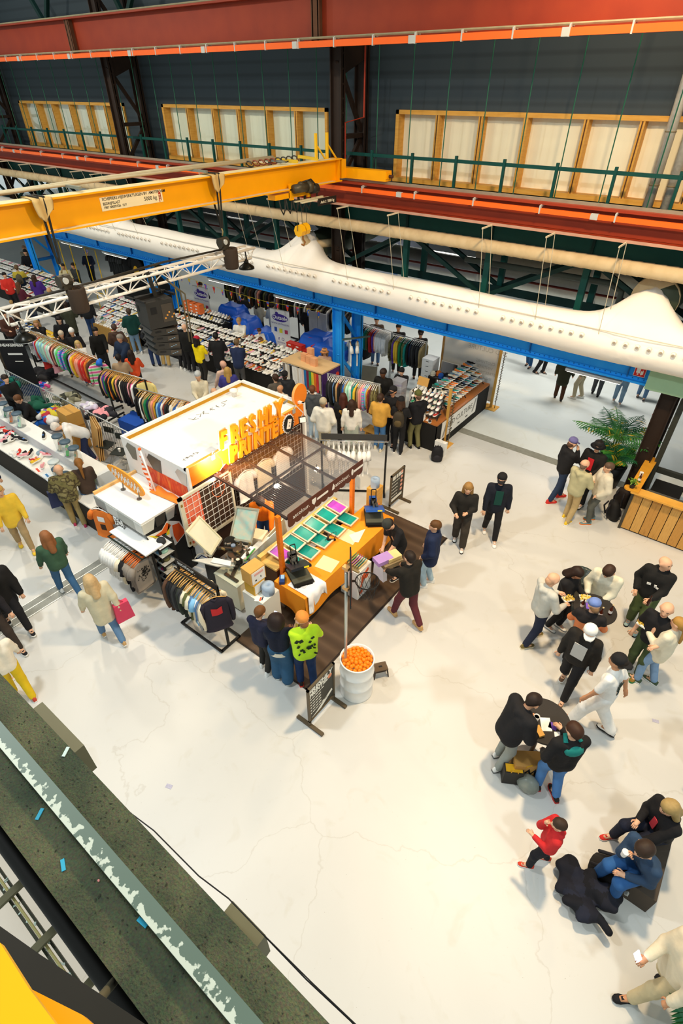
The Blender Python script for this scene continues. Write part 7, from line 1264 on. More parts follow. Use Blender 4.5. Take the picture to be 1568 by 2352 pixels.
# shopping bags between the pair at the second table
t = thing('shopping_bags', 'large tan paper bag with dark print standing by the round table', 'bag', at(1205, 1775)); part('bag_body', MB().ext([(-.24, -.12, 0), (.24, -.12, 0), (.25, -.13, .45), (-.25, -.13, .45)], (0, .24, 0)), mat('#b98a48', .7, 0, .15), t, w=False); part('print', MB().ext([(-.12, -.131, .2), (-.04, -.131, .38), (0, -.131, .25), (.05, -.131, .38), (.1, -.131, .2), (.06, -.131, .2), (.04, -.131, .3), (0, -.131, .2), (-.05, -.131, .3), (-.08, -.131, .2)], (0, .004, 0)), M_BLK, t, w=False); t.rotation_euler = (0, 0, R(35))
for k, (x, y) in enumerate(((1170, 1790), (1195, 1780))):
    t = thing('gift_bag', 'black paper bag with a yellow inside, %s' % ('next to the grey trousers', 'in front of the tan bag')[k], 'bag', at(x, y), 30+20*k); part('bag_body', MB().ext([(-.13, -.07, 0), (.13, -.07, 0), (.14, -.075, .34), (-.14, -.075, .34)], (0, .15, 0)), mat('#2a2620', .6), t, w=False); part('inside', MB().ob((0, 0, .345), (.24, .12, .006)), mat('#d9a520', .5), t, w=False); part('handle', MB().tube([(-.05, -.07, .34), (-.04, -.09, .45), (.04, -.09, .45), (.05, -.07, .34)], .008, 5), mat('#c9971c', .5), t, w=False)
one('plastic_bag', MB().ball(at(1212, 1800, .14), (.17, .13, .16), 12), mat('#8e948a', .3, 0, .3, 9, .4, 0, .8), 'grey translucent plastic bag slumped beside the gift bags', 'bag', smooth=True)
t = thing('waste_bin', 'wire waste bin lined with a dark plastic bag', 'bin', (-.75, 8.55, 0)); part('bag', MB().lathe((0, 0, .05), [(.16, 0), (.2, .3), (.23, .75), (.26, .82), (.25, .86), (.2, .84), (.17, .5)], 20), mat('#39423f', .25, 0, .4, 12, .5), t, True, False); part('stand', MB().lathe((0, 0, .3), [(.21, 0), (.24, .4)], 20, cap=False), mat('#6a604a', .6), t, w=False)
bp = backpack(at(1362, 1985), 80, 'black backpack with orange cord and silver buckles lying by the seated man', '#1c1816', 1.2, 50); part('cord', MB().tube([(-.1, -.1, .42), (.08, -.15, .36), (-.1, -.17, .28), (.1, -.17, .2), (-.08, -.15, .12)], .007, 5), mat('#e08a2a', .6), bp, w=False)
for q in (-1, 1): part('buckle', MB().ob((q*.1, -.13, .46), (.05, .03, .04)), M_GRY, bp, w=False)
heap(1345, 2050, .12, ['#14151c', '#1b1c26', '#1f2230'], 'dark navy jacket dropped on the floor beside the backpack', 16, .24, 'dropped_jacket', 'jacket')
one('low_bench', MB().box(1.35, 4.05, .0, 1.75, 5.1, .4), mat('#4a4036', .7), 'low dark bench under the two seated people', 'bench')
for px, py, lb in ((1505, 1656, 'right of the man in white'), (388, 1806, 'on the bare floor left of the runway beam')): p = at(px, py, .003); one('sticker', MB().ob(p, (.1, .06, .002), rot(0, 0, 20)), mat('#b9b6c8', .6, 0, .3, 40), 'small worn sticker on the floor, %s' % lb, 'sticker')
# ---------------------------------------------------------------- people: one blended surface per body, clothes fitted over it
def smesh(name, prims, vox, k, mats, extra=None):
    V, F = snet([(np.array(a, float), np.array(b, float), r0, r1) for a, b, r0, r1 in prims], vox, k); g = MB(); g.add(V, F.tolist())
    if extra: extra(g)
    return g.mesh(name, mats, True)
def ik(S, W, l1, l2, pole):
    d = W-S; L = np.linalg.norm(d)
    if L > (l1+l2)*.995: W = S+d/L*(l1+l2)*.995; d = W-S; L = np.linalg.norm(d)
    u = d/L; x = (l1*l1-l2*l2+L*L)/(2*L); h = math.sqrt(max(0, l1*l1-x*x)); p = np.array(pole, float); p -= u*(p@u); p /= np.linalg.norm(p)+1e-9; return S+u*x+p*h, W
ARM = {'d': (.27, .04, .84), 'p': (.21, .13, .96), 'f': (.07, .3, 1.16), 'm': (.06, .17, 1.45), 'c': (.07, .34, 1.06), 'r': (.17, .52, 1.08), 'b': (.17, .3, 1.1), 'w': (.26, .22, .88), 'k': (.26, -.16, .88), 'h': (.3, .32, 1.0)}
SKIN = {'l': '#e0ae8c', 'm': '#c58d67', 'd': '#6d4630', 't': '#d59c78'}
NP = 0
def person(label, loc=None, F=None, H=None, face=(0, 1), h=1.75, top=('jacket', 'black'), bot='navy', shoes='white', hair=('short', '#3a2618'), hat=None, arms='dd', st=.12, lean=0, head=(0, 0), skin='l', sit=0, wide=0, hem=None, bulk=None, vox=None, group=None, extra=None, hood=None):
    global NP; NP += 1
    s = h/1.75
    if F: p = at(*F)
    elif H: p = at(H[0], H[1], h*.93 if not sit else sit+.78*s)
    else: p = np.array(loc, float)
    q = at(p_px(p)[0]+face[0], p_px(p)[1]+face[1])-at(*p_px(p)); az = math.degrees(math.atan2(q[1], q[0]))-90
    t = thing('person', label, 'person', (p[0], p[1], 0), az, group); t.scale = (s, s, s)
    dist = np.linalg.norm(np.array([p[0], p[1], CH])); vx = vox or (.021 if dist < 12.5 else .027 if dist < 17 else .036); near = dist < 16
    L = rot(-lean); hz = .94; o = np.array((0, 0, hz)); off = np.array((0, 0, 0.))
    if sit: off = np.array((0, 0, sit/s-.86)); 
    T = lambda v: o+L @ (np.array(v, float)-o)+off
    hr = rot(-head[1], 0, 0) ; hy = rot(0, 0, head[0]); nk = np.array((0, .01, 1.5)); HT = lambda v: T(nk+hy @ hr @ (np.array(v, float)-nk))
    hipL = [np.array((sx*.09, 0, .92))+off for sx in (-1, 1)]
    if sit: ank = [np.array((-.14, .4, .08)), np.array((.14, .44, .08))]
    else: ank = [np.array((-.1, st/2, .085)), np.array((.1, -st/2, .085+(.05 if st > .45 else 0)))]
    leg = []
    for hp, a in zip(hipL, ank): kn, an = ik(hp, a, .43, .43, (0, 1, .25)); leg.append((hp, kn, an))
    arm = []
    for sx, c in ((-1, arms[0]), (1, arms[1])):
        W = np.array(ARM[c]); W = np.array((sx*W[0], W[1], W[2])); S = T((sx*.185, 0, 1.4)); W = T(W) if c not in 'd' or sit else T(W); e, W = ik(S, W, .285, .255, (sx*.6, -.7, -.5)); arm.append((S, e, W))
    # body
    b = [(T((-.07, 0, .96)), T((.07, 0, .96)), .105, .105), (T((0, 0, 1.0)), T((0, .01, 1.2)), .11, .1)]+[(T((sx*.055, 0, 1.05)), T((sx*.08, .005, 1.31)), .09, .1) for sx in (-1, 1)]+[(T((-.13, 0, 1.385)), T((.13, 0, 1.385)), .058, .058), (T((0, -.01, 1.4)), HT((0, .012, 1.54)), .055, .052), (HT((0, .012, 1.645)), HT((0, -.022, 1.65)), .091, .088), (HT((0, .045, 1.6)), HT((0, .06, 1.565)), .06, .046)]
    if near: b += [(HT((0, .1, 1.625)), HT((0, .118, 1.6)), .012, .014)]+[(HT((sx*.093, -.005, 1.63)), HT((sx*.097, -.01, 1.6)), .017, .013) for sx in (-1, 1)]
    for S, e, W in arm: b += [(S, e, .052, .041), (e, W, .041, .028)]
    for hp, kn, an in leg: b += [(hp, kn, .085, .055), (kn, an, .055, .037), (an, an+np.array((0, .1, -.04)), .036, .034)]
    hd = []
    for S, e, W in arm:
        d = W-e; d /= np.linalg.norm(d)+1e-9; b.append((W, W+d*.075, .03, .034)); hd.append((W, d))
    def extra_body(g):
        if near:
            for (W, d), sx in zip(hd, (-1, 1)):
                u = np.cross(d, (0, 0, 1)) if abs(d[2]) < .9 else np.cross(d, (0, 1, 0)); u /= np.linalg.norm(u)+1e-9; v = np.cross(u, d); v *= (-1 if v[2] > 0 else 1)
                for i, fl in enumerate((.062, .074, .07, .055)): B0 = W+d*.075+u*(.027-.018*i); g.tube([B0, B0+d*fl*.5+v*.004, B0+d*fl*.85+v*fl*.4], [.0095, .009, .007], 5)
                B0 = W+d*.03+u*.03; g.tube([B0, B0+u*.025+d*.03, B0+u*.022+d*.062], [.011, .01, .008], 5)
            for sx in (-1, 1): g.ball(HT((sx*.034, .09, 1.638)), (.013, .009, .009), 6, 1); g.tube([HT((sx*.018, .1, 1.662)), HT((sx*.05, .088, 1.66))], .005, 4, 1)
            g.tube([HT((-.022, .1, 1.565)), HT((0, .108, 1.563)), HT((.022, .1, 1.565))], .006, 4, 2)
    sk = mat(SKIN[skin], .55, 0, .05, 20); ob('body', smesh('body', b, vx, .03, [sk, mat('#2a1c14', .5), mat('#a85c4c', .6)], extra_body), t)
    # upper garment
    kind, tc = top[:2]; slv = {'tee': .5, 'vest': 0}.get(kind, 1); bk = bulk if bulk is not None else {'tee': .014, 'sweater': .02, 'hoodie': .026, 'jacket': .03, 'puffer': .052, 'coat': .032, 'shirt': .016}[kind]; hm = hem or {'tee': .84, 'sweater': .86, 'hoodie': .84, 'jacket': .83, 'puffer': .82, 'coat': .55, 'shirt': .84}[kind]
    c = [(T((sx*.055, 0, max(hm, .9))), T((sx*.085, .003, 1.3)), .1+bk, .104+bk) for sx in (-1, 1)]+[(T((-.135, 0, 1.385)), T((.135, 0, 1.385)), .058+bk*.8, .058+bk*.8), (T((0, -.01, 1.42)), T((0, 0, 1.46)), .062+bk*.4, .06)]
    if hm < .9:
        c += [(T((sx*.05, 0, .95)), (np.array((sx*.06, 0, hm+.08))+off) if not sit else T((sx*.05, .02, .92)), .105+bk, .1+bk) for sx in (-1, 1)]
    for S, e, W in arm:
        if slv == 1: c += [(S, e, .056+bk*.8, .046+bk*.7), (e, e+(W-e)*.93, .046+bk*.7, .036+bk*.5)]
        elif slv: c.append((S, S+(e-S)*.85, .06, .058))
    if hood or (hood is None and kind in ('hoodie', 'puffer')): c += [(T((-.07, -.075, 1.43)), T((.07, -.075, 1.43)), .052, .052), (T((0, -.11, 1.4)), T((0, -.1, 1.33)), .05, .03)]
    tm = cmat(tc) if isinstance(tc, str) else tc
    g = ob({'tee': 't_shirt', 'sweater': 'sweater', 'hoodie': 'hoodie', 'jacket': 'jacket', 'puffer': 'puffer_jacket', 'coat': 'coat', 'shirt': 'shirt'}[kind], smesh('top', c, vx, .03, [tm]), t)
    if len(top) > 2: extra_print(g, top[2], T, bk)
    # trousers
    w = .012+wide; c = [(np.array((-.065, 0, .95))+off, np.array((.065, 0, .95))+off, .112, .112)]
    for hp, kn, an in leg: c += [(hp, kn, .092+w*.6, .064+w), (kn, an+np.array((0, 0, .02)), .064+w, .05+w)]
    ob('trousers', smesh('trousers', c, vx, .03, [cmat(bot)]), t)
    sh = {0: cmat(shoes if isinstance(shoes, str) else shoes[0]), 1: cmat('white' if isinstance(shoes, str) else shoes[1])}
    for hp, kn, an in leg:
        q = ob('shoe', SHOE_P, t); q.location = an+np.array((0, .045, -.085)); q.scale = (1.02, 1.0, 1.15); objmat(q, sh[0], 0); objmat(q, sh[1], 1); objmat(q, sh[0], 2)
    # hair and hats
    hs, hc = hair; e = []
    if hs in ('short', 'long', 'pony', 'bun', 'bob', 'braid'): e = [(HT((0, .005, 1.668)), HT((0, -.035, 1.66)), .096, .095), (HT((0, -.05, 1.62)), HT((0, -.05, 1.58)), .075, .05)]
    if hs in ('long', 'bob'): z = 1.38 if hs == 'long' else 1.5; e += [(HT((sx*.07, -.03, 1.62)), T((sx*.09, -.07+.03, z)), .05, .05) for sx in (-1, 1)]+[(HT((0, -.06, 1.62)), T((0, -.12, z-.04)), .07, .07)]
    if hs in ('pony', 'braid'): e += [(HT((0, -.1, 1.66)), HT((0, -.14, 1.62)), .035, .04), (HT((0, -.14, 1.62)), T((0, -.15, 1.28)), .045, .022)]
    if hs == 'bun': e += [(HT((0, -.1, 1.7)), HT((0, -.11, 1.71)), .05, .05)]
    if hs == 'afro': e = [(HT((0, -.03, 1.69)), HT((0, -.05, 1.66)), .15, .15)]
    if hs == 'fringe': e = [(HT((0, -.02, 1.62)), HT((0, -.05, 1.58)), .09, .07)]
    if e: ob('hair', smesh('hair', e, min(vx, .024), .03, [mat(hc, .6, 0, .25, 25)]), t)
    if hat:
        hk, hcol = hat[:2]
        if hk == 'beanie': ob('beanie', smesh('beanie', [(HT((0, .0, 1.685)), HT((0, -.03, 1.69)), .098, .098), (HT((0, -.02, 1.72)), HT((0, -.04, 1.75)), .07, .045)], .02, .03, [cmat(hcol)]), t)
        else:
            g = MB(); Rr = L @ hy @ hr; c0 = HT((0, -.012, 1.655))
            if hk == 'cap':
                g.lathe((0, 0, 0), [(.102, 0), (.104, .045), (.088, .085), (.05, .11), (.01, .118)], 14); V = []
                g.grid(lambda u, v: ((v-.5)*.17*math.sqrt(max(.05, 1-(u*.92)**2)), .075+.105*u, .012-.03*u+.012*(1-(2*v-1)**2)), 4, 8, 1, .006)
            else: g.lathe((0, 0, 0), [(.165, -.035), (.105, .01), (.1, .06), (.085, .085), (.02, .09)], 16)
            if len(hat) > 3: g.v = [v_ @ rot(0, 0, 180).T for v_ in g.v]
            g.xf(Rr, c0); ob('cap' if hk == 'cap' else 'bucket_hat', g.mesh('hat', [cmat(hcol), cmat(hat[2] if len(hat) > 2 else hcol)], True), t)
    if extra: extra(t, T, HT, arm, s)
    return t
def p_px(p):
    v = np.array(p, float)-np.array((0, 0, CH)); v[2] = -CH; d = v@_f; return (784+FPX*(v@_r)/d, 1176+FPX*(v@_d)/d)
SHOE_P = shoe_mb(.96, .02).mesh('shoe', [SHM[0], SHW, SHM[3]], True)
def extra_print(o, spec, T, bk):
    side, col, n, w, h = spec; y = (-.112-bk if side == 'b' else .115+bk); g = MB(); rn = random.Random(n)
    if n == 1: g.ob(T((0, y, 1.2)), (w, .012, h))
    else:
        for k in range(n): g.ob(T((rn.uniform(-w/2, w/2), y, 1.2+rn.uniform(-h/2, h/2))), (rn.uniform(.02, .07), .012, rn.uniform(.015, .07)), rot(0, rn.uniform(-40, 40), 0))
    part('print', g, mat(col, .8), o, w=False, kind='stuff' if n > 1 else None)
def held(t, T, W, mb, mats, name, label, cat, s):
    """a thing in someone's hand: top-level, placed in world space from the person's frame"""
    M = np.array(Matrix.LocRotScale(t.location, t.rotation_euler, t.scale)); v = M[:3, :3] @ np.array(W)+M[:3, 3]; mb.xf(M[:3, :3]/s, v); return one(name, mb, mats, label, cat)
def hold_bottle(side): 
    def f(t, T, HT, arm, s): W = arm[side][2]+np.array((0, .08, 0)); held(t, T, W, MB().lathe((0, 0, -.08), [(.03, 0), (.031, .12), (.012, .17), (.012, .23)], 10), mat('#3a1a10', .15), 'beer_bottle', 'brown beer bottle in the hand of the '+' '.join(t['label'].split()[:8]), 'bottle', s)
    return f
def hold_box(side, mb_fn, mats, name, lab, cat, d=(0, .1, 0)):
    def f(t, T, HT, arm, s): held(t, T, arm[side][2]+np.array(d), mb_fn(), mats, name, lab, cat, s)
    return f
def fr_mb():
    g = MB().ob((0, 0, 0), (.13, .19, .025)); rn = random.Random(3)
    for k in range(24): g.ob((rn.uniform(-.05, .05), rn.uniform(-.08, .08), .025), (.06, .012, .012), rot(0, 0, rn.uniform(0, 180)), 1)
    return g
FR_M = [mat('#f2eee2', .6), mat('#e8bf4a', .6)]
def bag_mb(): return MB().ext([(-.16, -.05, -.5), (.16, -.05, -.5), (.13, -.04, -.08), (-.13, -.04, -.08)], (0, .1, 0)).tube([(-.05, 0, -.08), (0, 0, 0), (.05, 0, -.08)], .01, 5)
def on_back(lab, col, col2=None, sc=.95):
    def f(t, T, HT, arm, s):
        M = np.array(Matrix.LocRotScale(t.location, t.rotation_euler, t.scale)); v = M[:3, :3] @ np.array(T((0, -.22, .98)))+M[:3, 3]; backpack(v, math.degrees(t.rotation_euler[2]), lab, col, sc, 0, col2)
    return f
P = person
# right foreground groups
P('person in a purple cap, black hooded jacket and bright red shoes', F=(1272, 1148), face=(60, -6), h=1.8, top=('hoodie', 'black'), bot='#27354f', shoes=('red', 'red'), hair=('fringe', '#5a4030'), hat=('cap', '#6a6596'), arms='dm', st=.35, head=(0, 12))
P('person in a black bucket hat and leather jacket over a red hoodie', H=(1374, 1024), face=(-40, 30), h=1.82, top=('jacket', '#1b1917', ('f', '#c8242a', 1, .14, .3)), bot='black', shoes=('white', 'black'), hair=('short', '#1a1512'), hat=('bucket', 'black'), arms='bf', head=(15, 5))
P('balding person in a sage jacket, khaki trousers and yellow shoes', F=(1298, 1196), face=(50, -30), h=1.74, top=('jacket', '#b5ae88'), bot='#b39a6c', shoes=('yellow', 'white'), hair=('fringe', '#6b5645'), arms='fb', st=.2, hood=True, head=(0, 10))
P('person in a cream quilted jacket and grey jeans beside the palm', F=(1352, 1198), face=(-60, -2), h=1.68, top=('puffer', '#d5ccb6'), bot='#55564f', shoes=('#6a8a8c', 'orange'), hair=('short', '#5a4536'), arms='pb', st=.15, head=(0, 5))
P('bald person in a light grey hoodie and navy trousers eating fries', F=(1215, 1474), face=(55, -12), h=1.8, top=('hoodie', '#c3c2b8'), bot='#20263a', shoes=('#7a6a3c', 'cream'), hair=('fringe', '#c79a78'), arms='fb', st=.3, head=(0, 20), extra=hold_box(1, fr_mb, FR_M, 'fries_tray', 'tray of fries held by the bald person in grey', 'food tray', (-.1, .12, .02)))
P('dark haired person in a long black coat and white sneakers by the waste bin', F=(1268, 1440), face=(50, 35), h=1.66, top=('coat', 'black'), bot='black', shoes=('white', 'grey'), hair=('bob', '#2a1a12'), arms='fc', hem=.62, head=(0, 35), skin='t')
P('short haired person in a cream corduroy jacket looking down', H=(1410, 1296), face=(-30, 45), h=1.78, top=('jacket', '#dcd8c2'), bot='#2c4468', shoes='white', hair=('short', '#3a261a'), arms='cb', lean=10, head=(-10, 35), hood=False, extra=hold_bottle(0))
P('bald person in a black anorak and olive cargo trousers with a bottle', F=(1452, 1438), face=(-25, 40), h=1.82, top=('jacket', '#1c1b1a', ('f', '#e8e6e0', 3, .14, .04)), bot='#4c5a34', shoes=('#9ab4b8', 'black'), hair=('none', ''), arms='cp', st=.15, wide=.012, head=(65, 5), hood=True, extra=hold_bottle(0))
P('person in a blue cap and a black and orange sweatshirt seen from behind', H=(1365, 1393), face=(15, -50), h=1.7, top=('sweater', patmat('colourblock', ['#dc8250', '#dc8250', '#221f20', '#221f20'], .078, 0, .85, 'wave', pos=[0, .7, .71, 1], stretch=(0, 0, 1))), bot='black', shoes='black', hair=('fringe', '#8a6a4a'), hat=('cap', '#6f87c4'), arms='bb', head=(35, 15))
P('bald person in a black t-shirt at the right edge with olive trousers', H=(1532, 1398), face=(-35, 35), h=1.8, top=('tee', 'black'), bot='#3c4a2c', shoes=('#8a6a2c', 'green'), hair=('none', ''), arms='bd', head=(10, 10))
P('person with a long blonde braid in a cream blazer eating fries', F=(1478, 1566), face=(-40, -30), h=1.68, top=('coat', '#e0d8c0'), bot='#7f9dbf', shoes=('#4a5a44', 'white'), hair=('braid', '#a9803e'), arms='fb', hem=.74, st=.2, extra=hold_box(0, fr_mb, FR_M, 'fries_tray', 'tray of fries held by the person with the braid', 'food tray', (.05, .14, .03)))
P('person in a white cap and black leather jacket over a printed t-shirt, walking', F=(1292, 1585), face=(-28, 42), h=1.78, top=('jacket', '#23201d', ('f', '#bdbcb8', 1, .2, .3)), bot='black', shoes=('#7a5c44', 'white'), hair=('fringe', '#2a1e16'), hat=('cap', 'white'), arms='dd', st=.5, head=(20, 25))
P('person all in white with a black cap and black back print, walking', F=(1352, 1672), face=(-50, -35), h=1.84, top=('tee', 'white', ('b', '#3a443e', 14, .16, .26)), bot='white', shoes=('white', 'black'), hair=('short', '#241a14'), hat=('cap', 'black', 'black', 1), arms='wk', st=.5, wide=.02, lean=6, skin='m')
P('person in a black padded hooded jacket leaning on the round table', F=(1142, 1752), face=(60, -20), h=1.76, top=('puffer', 'black'), bot='#8f948e', shoes=('white', '#6a6a68'), hair=('short', '#2a1d16'), arms='fb', lean=14, head=(0, 30), skin='t')
P('person in a black jacket with a teal hood, blue jeans and black-red sneakers', F=(1252, 1818), face=(-20, -55), h=1.78, top=('jacket', '#1b1a1b'), bot='#4f7fb8', shoes=('#2a2622', 'red'), hair=('short', '#3a2214'), arms='pf', st=.18, hood=True, head=(20, 15), extra=lambda t, T, HT, arm, s: part('teal_hood', MB().ball(T((0, -.11, 1.38)), (.13, .06, .1), 12).tube([T((-.1, -.04, 1.46)), T((-.07, .06, 1.47)), T((.07, .06, 1.47)), T((.1, -.04, 1.46))], .035, 8), mat('#1f8078', .85), t, True, False))
P('child in a red hooded sweater and navy trousers eating', F=(1232, 1982), face=(-55, -15), h=1.32, top=('hoodie', '#c62a2c'), bot='#15161f', shoes=('#d0402a', 'white'), hair=('short', '#38281c'), arms='fm', st=.3, head=(0, 5))
P('seated person in a blue sweater and jeans drinking from a cup', loc=(1.5, 4.32, 0), face=(-60, 20), h=1.78, top=('sweater', '#2f4560'), bot='#2c5a92', shoes='white', hair=('short', '#33241a'), arms='fm', sit=.46, lean=22, head=(0, 5), extra=hold_box(1, lambda: MB().lathe((0, 0, 0), [(.03, 0), (.04, .1)], 12), M_WHT, 'plastic_cup', 'clear cup in the hand of the seated person in blue', 'cup', (0, .07, 0)))
P('seated person with blond hair in a black hoodie with a red chest print', loc=(1.56, 4.88, 0), face=(-55, 6), h=1.7, top=('hoodie', '#19181a', ('f', '#c43a44', 1, .08, .2)), bot='#1c2030', shoes=('red', 'white'), hair=('bob', '#a58a56'), arms='rf', sit=.46, lean=10, head=(0, 10))
P('person in a dusty pink jacket cut off by the right edge, walking', F=(1600, 1800), face=(-30, 50), h=1.72, top=('jacket', '#a8776c'), bot='black', shoes='black', hair=('short', '#2a1c14'), arms='ww', st=.4)
P('person in pale beige clothes and black shoes striding at the lower right', F=(1490, 2275), face=(-60, -4), h=1.76, top=('coat', '#ddd0b4'), bot='#c9b891', shoes=('black', 'black'), hair=('short', '#b99a68'), arms='wc', st=.55, hem=.66, lean=5, skin='m', extra=hold_box(1, lambda: MB().ob((0, 0, 0), (.08, .01, .15)), mat('#dfe6ff', .4, 0, 0, 1, 0, 3), 'phone', 'lit phone in the hand of the striding person in beige', 'phone'))
# around the kiosk
P('child with brown hair in a dark navy sweater looking at a phone', F=(610, 1537), face=(30, -40), h=1.6, top=('sweater', '#23253a'), bot='#2b2925', shoes=('white', 'white'), hair=('short', '#6a4420'), arms='cf', head=(0, 30), extra=hold_box(1, lambda: MB().ob((0, 0, .05), (.08, .012, .15), rot(-40)), mat('#cfd8f4', .3, 0, 0, 1, 0, 1.5), 'phone', 'white phone held by the child in navy', 'phone'))
P('person with a dark afro, navy sweater and wide blue jeans', F=(650, 1560), face=(8, -50), h=1.66, top=('sweater', '#171c2e'), bot='#2f5676', shoes='black', hair=('afro', '#20130f'), arms='fb', hem=.95, wide=.05, skin='d', extra=lambda t, T, HT, arm, s: part('shirt_hem', MB().lathe(T((0, 0, .84)), [(.2, 0), (.19, .09)], 18, cap=False).xf(np.diag([1, .72, 1])), mat('#dcd3c0', .85), t, True, False))
P('person in a neon yellow t-shirt with black print and an orange beanie', F=(706, 1572), face=(-14, -50), h=1.82, top=('tee', '#c6f02c', ('b', '#24301a', 15, .3, .42)), bot='#16305a', shoes=('black', 'red'), hair=('fringe', '#8a5a34'), hat=('beanie', '#dc8c3e'), arms='mb', bulk=.035, head=(15, 15))
P('person in a black t-shirt and dark beanie packing a bag at the table end', H=(922, 1182), face=(-45, 25), h=1.78, top=('tee', 'black'), bot='black', shoes='black', hair=('short', '#2a1a14'), hat=('beanie', '#3a3c38'), arms='rc', lean=22, head=(0, 35), extra=hold_box(0, bag_mb, mat('#e8e2ea', .5, 0, .1), 'carrier_bag', 'white plastic carrier bag being handed over at the table end', 'bag', (0, .12, 0)))
P('person with short brown hair in a navy padded parka and pale jeans', F=(980, 1342), face=(-55, -12), h=1.72, top=('puffer', '#1c2744'), bot='#a9c0cc', shoes='white', hair=('short', '#5c3c1c'), arms='pp', hem=.68, hood=True, head=(15, 0))
P('person in black with burgundy trousers carrying boxes, walking', F=(932, 1428), face=(-40, -45), h=1.78, top=('jacket', '#211e19'), bot='#5e2a30', shoes=('tan', 'tan'), hair=('short', '#241a14'), arms='rr', st=.55, lean=8, extra=hold_box(1, lambda: MB().ob((-.15, .1, 0), (.42, .3, .1)).ob((-.3, .12, .1), (.34, .22, .09), None, 1).ob((-.1, .1, .1), (.3, .22, .08), None, 2), [mat('#8a7858', .7), mat('#b08ac8', .6), mat('#e2c88a', .6)], 'box_pile', 'pile of shoe boxes carried by the person in burgundy trousers', 'boxes'))
P('person with long blond hair and an open black jacket, walking', F=(1052, 1248), face=(-8, 50), h=1.7, top=('jacket', '#24211d'), bot='#3b342c', shoes=('white', 'black'), hair=('long', '#9a7440'), arms='fb', st=.35, wide=.02, head=(5, 10))
P('person in a black cap and dark coat over a green sweater, walking', F=(1122, 1232), face=(4, 50), h=1.78, top=('coat', '#181b26', ('f', '#12423a', 1, .16, .36)), bot='#1d1b1c', shoes=('white', 'white'), hair=('fringe', '#2a1e16'), hat=('cap', 'black'), arms='dw', st=.45, hem=.75, head=(-10, 15))
P('seller in an orange hoodie working under the awning', loc=(-6.85, 6.15, 0), face=(0, 50), h=1.74, top=('hoodie', '#ef7d12'), bot='#2a4a7a', shoes='black', hair=('short', '#3a2418'), arms='rr', lean=25, head=(0, 20))
# between kiosk and chrome rail
P('person in a grey hooded jacket and pale jeans with reddish hair', H=(717, 895), face=(15, -50), h=1.7, top=('jacket', '#4c4f52'), bot='#b9cbd8', shoes='white', hair=('short', '#6a3c22'), arms='pp', hood=True)
P('person in a bulky white hooded jacket and beige hat', H=(742, 925), face=(20, -45), h=1.76, top=('puffer', '#e9e4d6'), bot='#cfc4a8', shoes='white', hair=('fringe', '#8a6a4a'), hat=('beanie', '#b9ac90'), arms='pp')
P('person in a black college jacket with a gold back print', H=(788, 912), face=(-5, -50), h=1.66, top=('jacket', '#1b191a', ('b', '#b98a3a', 12, .2, .2)), bot='black', shoes='white', hair=('long', '#4a241a'), arms='dd')
P('person in a white hoodie and wide pale grey trousers with dark hair', F=(806, 1040), face=(4, -50), h=1.66, top=('hoodie', '#ece6da'), bot='#b3bbae', shoes='white', hair=('long', '#3a251a'), arms='dd', wide=.04)
P('person in a mustard yellow jacket and blue jeans', F=(868, 1032), face=(30, -45), h=1.74, top=('jacket', '#d5a044'), bot='#4673a4', shoes=('cream', 'cream'), hair=('short', '#3a2618'), arms='bb', bulk=.045, hood=False)
P('seller in a black cap and black sweater by the chrome rail', H=(903, 898), face=(-25, 45), h=1.82, top=('sweater', 'black'), bot='black', shoes='black', hair=('fringe', '#2a1d16'), hat=('cap', 'black'), arms='bb', head=(-20, 5), skin='t')
P('person in black with an olive backpack seen from behind', F=(912, 1040), face=(18, -50), h=1.74, top=('tee', 'black'), bot='black', shoes=('black', 'white'), hair=('bob', '#3a2416'), hat=('beanie', 'black'), arms='bb', extra=on_back('dark olive backpack on the person in black', '#3a3226', '#5a4a2c'))
P('person in an olive beanie, black hoodie and khaki trousers at the right stall', F=(950, 1030), face=(-30, -30), h=1.78, top=('hoodie', '#17161a'), bot='#77724a', shoes='black', hair=('fringe', '#5a4030'), hat=('beanie', '#57592c'), arms='fb', head=(0, 20), extra=hold_box(1, lambda: MB().ball((0, 0, -.25), (.14, .08, .32), 10), mat('#1b1a1c', .85), 'carried_jacket', 'black jacket hanging over the arm of the person in the olive beanie', 'jacket'))
P('tall person in a black jacket leaning beside the chrome rail', H=(885, 850), face=(-30, 35), h=1.86, top=('jacket', '#1a1816'), bot='black', shoes='black', hair=('short', '#2a1c16'), arms='bp', lean=14, skin='d')
P('seller in a black beanie crouching behind the clear drawers', H=(925, 848), face=(-20, 40), h=1.5, top=('jacket', '#1b1a1c'), bot='black', shoes='black', hair=('fringe', '#2a1d16'), hat=('beanie', 'black'), arms='rb', lean=15)
# left foreground
P('balding person in a camouflage jacket and khaki trousers by the jar table', F=(185, 1208), face=(-18, -50), h=1.74, top=('jacket', 'camo'), bot='#9c8656', shoes=('#b23a5a', 'white'), hair=('fringe', '#c09a7a'), arms='bb', bulk=.05, st=.18, hood=True, extra=hold_box(0, bag_mb, mat('#2c3358', .5), 'carrier_bag', 'dark blue carrier bag beside the person in camouflage', 'bag', (-.1, -.1, 0)))
P('person with a long ponytail in a brown jacket and blue jeans', F=(226, 1188), face=(-14, -50), h=1.68, top=('jacket', '#45352a'), bot='#5b7ca6', shoes=('#8a8a84', 'white'), hair=('pony', '#8a5a24'), arms='bf', wide=.02)
P('person in a bright yellow jacket and beige skirt walking at the left edge', F=(62, 1258), face=(20, 50), h=1.72, top=('coat', '#ecc23c'), bot='#a98f66', shoes=('yellow', 'yellow'), hair=('short', '#c9a05a'), arms='ww', st=.45, hem=.7)
